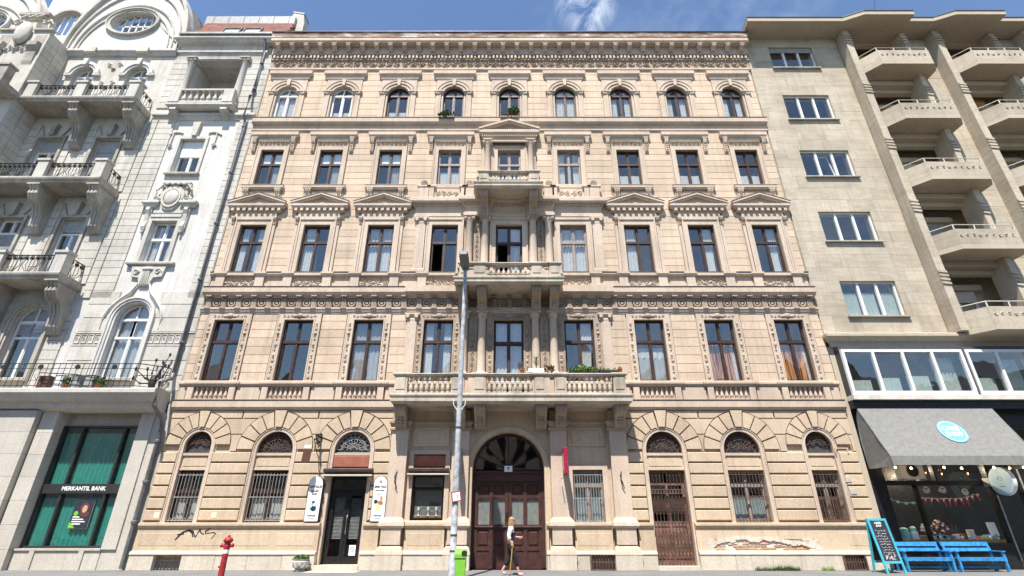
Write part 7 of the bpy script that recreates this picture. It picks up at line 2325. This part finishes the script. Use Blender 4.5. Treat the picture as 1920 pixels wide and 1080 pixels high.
# graffiti tag sprayed on the dado
gt = MB()
def stroke(pts, w=.03):
    for (x0, z0), (x1, z1) in zip(pts, pts[1:]):
        d = Vector((x1 - x0, z1 - z0)); 
        if d.length < 1e-6: continue
        nn = Vector((-d.y, d.x)).normalized() * w * .5; e_ = d.normalized() * w * .3
        gt.add([(x0 + nn.x - e_.x, -.1715, z0 + nn.y - e_.y), (x1 + nn.x + e_.x, -.1715, z1 + nn.y + e_.y), (x1 - nn.x + e_.x, -.1715, z1 - nn.y + e_.y), (x0 - nn.x - e_.x, -.1715, z0 - nn.y - e_.y)], [(0, 1, 2, 3)])
GX, GZ = -12.15, .98
stroke([(GX, GZ), (GX + .08, GZ + .12), (GX + .22, GZ + .26), (GX + .42, GZ + .32), (GX + .56, GZ + .22), (GX + .62, GZ + .10)], .05)
stroke([(GX + .02, GZ + .17), (GX + .25, GZ + .20)], .03)
stroke([(GX + .42, GZ + .32), (GX + .58, GZ + .28), (GX + .70, GZ + .08), (GX + .82, GZ + .34), (GX + .88, GZ + .22), (GX + 1.0, GZ + .18)], .035)
stroke([(GX + 1.2, GZ + .38), (GX + 1.02, GZ + .27), (GX + 1.05, GZ + .2), (GX + 1.35, GZ + .24), (GX + 1.42, GZ + .2), (GX + 1.3, GZ + .02)], .03)
gt.obj('graffiti_tag', 'iron', APT)
# plants on sills and balcony rails
def potplant(name, loc, label, build):
    e = empty(name, loc); tag(e, label, 'plant'); build(e); return e
def wbox(e):
    MB().horiz([(-.42, -.12), (.42, -.12), (.42, .12), (-.42, .12)], 0, .16).obj('box', 'choc', e); leaves(260, .42, .14, .12, .38, .16, rl).obj('foliage', 'leaf', e)
potplant('window_box', (XC[3] - .28, -.22, 21.06), 'dark window box with bushy green plants on a top floor sill', wbox)
def wtr(e):
    MB().horiz([(-.5, -.1), (.5, -.1), (.5, .1), (-.5, .1)], 0, .14).obj('box', 'choc', e)
    b = MB()
    for k in range(7): b.tube([(-.1 + .1 * k, -.05, .1), (-.1 + .1 * k, -.05, .62)], .012, 4)
    for z in (.2, .35, .5): b.tube([(-.12, -.05, z), (.54, -.05, z)], .012, 4)
    b.obj('trellis', 'dryleaf', e); leaves(150, .5, .12, .1, .3, .14, rl).obj('dry_foliage', 'dryleaf', e)
    f = leaves(220, .28, .12, .35, .5, .15, rl); f.v = [(x + .2, y, z) for x, y, z in f.v]; f.obj('foliage', 'leaf', e)
potplant('trellis_box', (XC[4] + .02, -.22, 21.06), 'window box with a brown trellis and climbing plant, centre of the top floor', wtr)
def sp(e):
    MB().cham(-.32, .32, -.11, .11, 0, .17, .02).obj('box', 'white', e)
    b = MB(); rp = random.Random(2)
    b.tube([(0, 0, .15), (.01, 0, .55)], .02, 5)
    for k in range(46):
        a = rp.uniform(0, 6.28); z = .25 + .4 * rp.random(); l = rp.uniform(.16, .30); d = Vector((math.cos(a), math.sin(a), rp.uniform(.2, 1.2))).normalized(); s = Vector((-math.sin(a), math.cos(a), 0)) * .018; p = Vector((0, 0, z))
        b.add([tuple(p - s), tuple(p + s), tuple(p + d * l)], [(0, 1, 2)])
    b.obj('foliage', 'leaf', e)
potplant('yucca_planter', (1.12, -1.02, 6.965), 'white planter with a spiky green plant on the lowest balcony rail', sp)
def hb(e):
    MB().cham(-.62, .62, -.1, .1, 0, .12, .01).obj('box', 'ink', e); leaves(420, .6, .12, .1, .24, .10, rl).obj('foliage', 'brightleaf', e)
potplant('herb_box', (3.05, -1.0, 6.935), 'long dark box of bright green herbs on the lowest balcony rail', hb)
def hb2(e):
    MB().cham(-.42, .42, -.1, .1, 0, .12, .01).obj('box', 'ink', e); leaves(90, .4, .1, .1, .12, .08, rl).obj('foliage', 'brightleaf', e)
potplant('sparse_herb_box', (4.02, -1.0, 6.962), 'short dark box with sparse herbs at the right end of the lowest balcony', hb2)
def tp(e): MB().lathe([(.07, 0), (.09, .14), (.10, .15), (.10, .18), (.08, .18)], n=12).obj('pot', 'terracotta', e, smooth=40); leaves(40, .08, .08, .16, .1, .06, rl).obj('foliage', 'dryleaf', e)
potplant('terracotta_pot', (.55, -1.02, 6.935), 'terracotta pot left of the spiky plant on the lowest balcony rail', tp)
potplant('terracotta_pot', (4.48, -1.02, 6.965), 'terracotta pot at the right corner post of the lowest balcony', tp)
def wb_(e): MB().lathe([(.07, 0), (.11, .06), (.11, .1), (.09, .1)], n=12).obj('bowl', 'white', e, smooth=40); leaves(30, .08, .08, .08, .05, .05, rl).obj('foliage', 'dryleaf', e)
potplant('white_bowl', (.80, -1.02, 6.935), 'small white bowl between the terracotta pot and the spiky plant', wb_)
def dr(e): MB().lathe([(.08, 0), (.1, .12), (.09, .12)], n=10).obj('pot', 'concrete', e, smooth=40); leaves(90, .2, .12, .1, .28, .14, rl).obj('foliage', 'dryleaf', e)
potplant('withered_plant', (1.65, -1.02, 6.935), 'withered brownish potted plant right of the spiky plant on the lowest balcony', dr)
rv = MB().lathe([(.3, 0), (.28, .5), (.05, .9)], n=10).obj('roof_vent', 'white', None, (11.2, .3, 27.30)); tag(rv, 'small white cone shaped vent peeking above the main roof edge', 'vent')
# cartons and tubs left on the terrace of the ornate house
for k, (x, w, h, m_, lab) in enumerate(((-18.9, .45, .55, 'choc', 'brown carton on the terrace behind the iron railing'), (-18.3, .35, .6, 'paper', 'white carton with red print on the terrace'),
                                        (-17.6, .40, .58, 'zinc', 'grey tub on the terrace between two cartons'), (-17.05, .35, .6, 'zinc', 'pale grey carton at the right end of the terrace clutter'))):
    c_ = MB().cham(-w / 2, w / 2, -.2, .2, 0, h, .015).obj('carton', m_, None, (x, -.4, 6.43)); tag(c_, lab, 'box', 'cartons on the terrace')
for k, x in enumerate((-17.95, -16.75)):
    e = potplant('terrace_plant', (x, -.45, 6.43), ['left', 'right'][k] + ' one of two small dark potted plants behind the terrace railing', lambda e: (MB().lathe([(.1, 0), (.14, .22), (.12, .22)], n=10).obj('pot', 'terracotta', e), leaves(120, .22, .2, .2, .35, .14, rl).obj('foliage', 'leaf', e)))
    e['group'] = 'plants on the terrace'

# ================================================================== house across the street, seen mirrored in the panes
op = empty('opposite_house', (0, -24.5, 0)); tag(op, 'row house across the street whose dark roofline is mirrored in the first floor windows', 'building')
b = MB(); b.box(-60, 60, -12, 0, 0, 11.5); b.obj('wall', 'lcream', op)
b = MB(); b.extr([(0.6, 11.4), (-6, 14.5), (-12.6, 11.4)], -60, 60); b.obj('roof', 'darkmetal', op)
for x in (-22, -11.5, -3.5, 6, 15, 27): 
    b = MB(); b.prism([(x - 1.6, 11.4), (x + 1.6, 11.4), (x + 1.6, 13.6), (x, 15.0), (x - 1.6, 13.6)], -4.0, .2); b.obj('dormer', 'lsoot', op)
for x in (-17, -7.5, 1.5, 11, 20): MB().box(x - .5, x + .5, -5.5, -4.5, 12, 16.5).obj('chimney', 'bricktone', op)
for z in (1.5, 6):
    for k in range(26):
        me = cached('opw', lambda: MB().box(-.6, .6, 0, .03, 0, 2.4).mesh('window'))
        mk('window', me, 'ink', op, (-30 + k * 2.4, .01, z))

# ================================================================== woman walking past the gate
def skin_obj(name, verts, edges, mat, parent, sub=2, root=0):
    """verts: (x,y,z,rx,ry) joints; edges: bones; grown with Skin + Subdivision and baked to a mesh"""
    me = bpy.data.meshes.new(name)
    me.from_pydata([v[:3] for v in verts], edges, [])
    me.update()
    o = bpy.data.objects.new('tmp', me)
    COL.objects.link(o)
    md = o.modifiers.new('skin', 'SKIN')
    md.use_smooth_shade = True
    for k, v in enumerate(verts):
        sv = me.skin_vertices[0].data[k]
        sv.radius = (v[3], v[4] if len(v) > 4 else v[3])
        sv.use_root = (k == root)
    ss = o.modifiers.new('sub', 'SUBSURF'); ss.levels = sub; ss.render_levels = sub
    dg = bpy.context.evaluated_depsgraph_get()
    res = bpy.data.meshes.new_from_object(o.evaluated_get(dg))
    bpy.data.objects.remove(o, do_unlink=True)
    res.name = name
    res.materials.clear()
    return mk(name, res, mat, parent)

wm = empty('person', (.10, -2.0, 0)); tag(wm, 'person with blonde hair in white shirt, dark vest and black trousers walking past the gate', 'person')
V = []; E_ = []
def J(x, y, z, r, r2=None, par=None):
    V.append((x, y, z, r, r2 or r)); k = len(V) - 1
    if par is not None: E_.append((par, k))
    return k
pel = J(0, 0, .93, .12, .10)
sp1 = J(.0, 0, 1.08, .105, .09, pel); sp2 = J(.01, 0, 1.24, .12, .10, sp1); ch = J(.01, 0, 1.36, .11, .09, sp2)
nk = J(.03, 0, 1.44, .05, None, ch); nk2 = J(.04, 0, 1.485, .048, None, nk)
h1 = J(.06, 0, 1.545, .075, .068, nk2); h2 = J(.055, 0, 1.60, .088, .075, h1); h3 = J(.05, 0, 1.65, .065, .06, h2)
ns = J(.150, 0, 1.575, .014, .012, h1)
def hand(w, d, side, curl):
    """palm and five fingers from wrist joint w along direction d"""
    d = Vector(d).normalized(); s = Vector((0, 1, 0)).cross(d).normalized(); s = Vector((d.z, 0, -d.x)).normalized()
    wp = Vector(V[w][:3]); pm = wp + d * .055
    p = J(*pm, .030, .016, w)
    for k in range(4):
        o_ = s * ((k - 1.5) * .017); l = (.030, .036, .034, .026)[k]
        a = J(*(pm + d * .035 + o_), .0095, None, p); b2 = J(*(pm + d * (.035 + l * .8) + o_ + Vector((0, side * curl * .012, 0))), .0085, None, a)
        J(*(pm + d * (.035 + l * 1.3) + o_ + Vector((0, side * curl * .032, 0))), .007, None, b2)
    t1 = J(*(wp + d * .03 + s * .034), .011, None, p); J(*(wp + d * .065 + s * .048 + Vector((0, side * .015, 0))), .009, None, t1)
for sy in (-1, 1):
    sh = J(.0, sy * .155, 1.375, .055, None, ch)
    if sy < 0:
        el = J(-.07, -.205, 1.12, .042, None, sh); wr = J(.04, -.215, .925, .027, None, el); hand(wr, (.25, 0, -1), 1, 1.0); HC = Vector(V[wr][:3])
    else:
        el = J(.05, .20, 1.12, .042, None, sh); wr = J(.27, .17, 1.10, .027, None, el); hand(wr, (1, 0, .05), -1, .6)
    hp = J(0.0, sy * .085, .87, .092, None, pel)
    if sy < 0: kn = J(.15, -.085, .49, .058, None, hp); an = J(.26, -.085, .10, .036, None, kn); hl = J(.25, -.085, .055, .036, None, an); to = J(.40, -.09, .035, .030, .034, hl)
    else: kn = J(-.03, .085, .48, .058, None, hp); an = J(-.27, .085, .14, .036, None, kn); hl = J(-.285, .085, .10, .036, None, an); to = J(-.15, .09, .04, .030, .034, hl)
skin_obj('body', V, E_, 'skin', wm)
def garment(name, pts, edges, mat): return skin_obj(name, pts, edges, mat, wm)
garment('trousers', [(0, 0, .97, .132, .112), (0, 0, .90, .135, .115), (.0, -.085, .84, .118), (.15, -.085, .50, .088), (.225, -.085, .24, .070), (0, .085, .84, .118), (-.03, .085, .49, .088), (-.20, .085, .26, .070)],
        [(0, 1), (1, 2), (2, 3), (3, 4), (1, 5), (5, 6), (6, 7)], 'trouser')
garment('shirt', [(0, 0, .95, .125, .105), (.0, 0, 1.08, .118, .10), (.01, 0, 1.24, .132, .112), (.01, 0, 1.365, .115, .095), (.025, 0, 1.43, .062), (.0, -.16, 1.375, .080), (-.065, -.20, 1.15, .072), (-.02, -.212, 1.03, .056), (.0, .16, 1.375, .080), (.045, .20, 1.15, .070), (.15, .187, 1.11, .055)],
        [(0, 1), (1, 2), (2, 3), (3, 4), (3, 5), (5, 6), (6, 7), (3, 8), (8, 9), (9, 10)], 'shirt')
garment('vest', [(.015, 0, .90, .140, .120), (.02, 0, 1.06, .128, .112), (.03, 0, 1.22, .138, .122), (.035, 0, 1.335, .105, .10)], [(0, 1), (1, 2), (2, 3)], 'vest')
for s, (a, b2) in (( -1, ((.245, -.085, .052), (.41, -.09, .035))), (1, ((-.285, .085, .095), (-.15, .09, .038)))):
    garment('shoe', [(*a, .043, .040), (a[0] * .5 + b2[0] * .5, a[1], a[2] * .4 + b2[2] * .6, .042, .036), (*b2, .036, .032)], [(0, 1), (1, 2)], 'pinkshoe')
rh = random.Random(3)
b = MB(); b.blob(.035, 0, 1.625, .108, .098, .105, 14, 10)
b.blob(.0, 0, 1.54, .085, .09, .12, 12, 8)
for k in range(70):
    a = rh.uniform(PI * .28, PI * 1.72); r = .092
    p0 = (.035 + r * math.cos(a), r * math.sin(a), 1.64 + rh.uniform(-.03, .03)); p1 = (.03 + .105 * math.cos(a), .10 * math.sin(a), 1.53); p2 = (.035 + .11 * math.cos(a) + rh.uniform(-.02, .02), .10 * math.sin(a), 1.42 + rh.uniform(-.03, .04))
    b.tube([p0, p1, p2], [.014, .016, .006], 5)
b.obj('hair', 'hair', wm, smooth=70)
for s in (-1, 1):
    MB().blob(.128, s * .032, 1.605, .012, .016, .009, 8, 6).obj('eye', 'ink', wm)
    MB().blob(.045, s * .082, 1.585, .016, .010, .026, 8, 6).obj('ear', 'skin', wm)
MB().blob(.128, 0, 1.535, .010, .022, .006, 8, 5).obj('lips', 'pinkshoe', wm)
b = MB(); b.tube([(.10, .09, 1.665), (.135, .05, 1.66), (.145, 0, 1.66), (.135, -.05, 1.66), (.10, -.09, 1.665)], .008, 5); b.obj('hair_band', 'white', wm)
cane = empty('walking_cane', (.10, -2.0, 0)); tag(cane, 'light wooden walking cane held in the hand of the walking person', 'cane')
hx, hy_, hz = HC.x + .02, HC.y + .02, HC.z - .08
MB().tube([(hx - .09, hy_, .01), (hx - .04, hy_, .45), (hx, hy_, hz + .02)], [.016, .018, .020], 8).obj('shaft', 'wood_light', cane)
MB().tube([(hx, hy_, hz + .01), (hx + .004, hy_, hz + .05), (hx - .03, hy_, hz + .075), (hx - .07, hy_, hz + .06)], .018, 8).obj('crook', 'wood_light', cane)
MB().lathe([(.018, 0), (.018, .035)], hx - .09, hy_, 8).obj('ferrule', 'ink', cane)
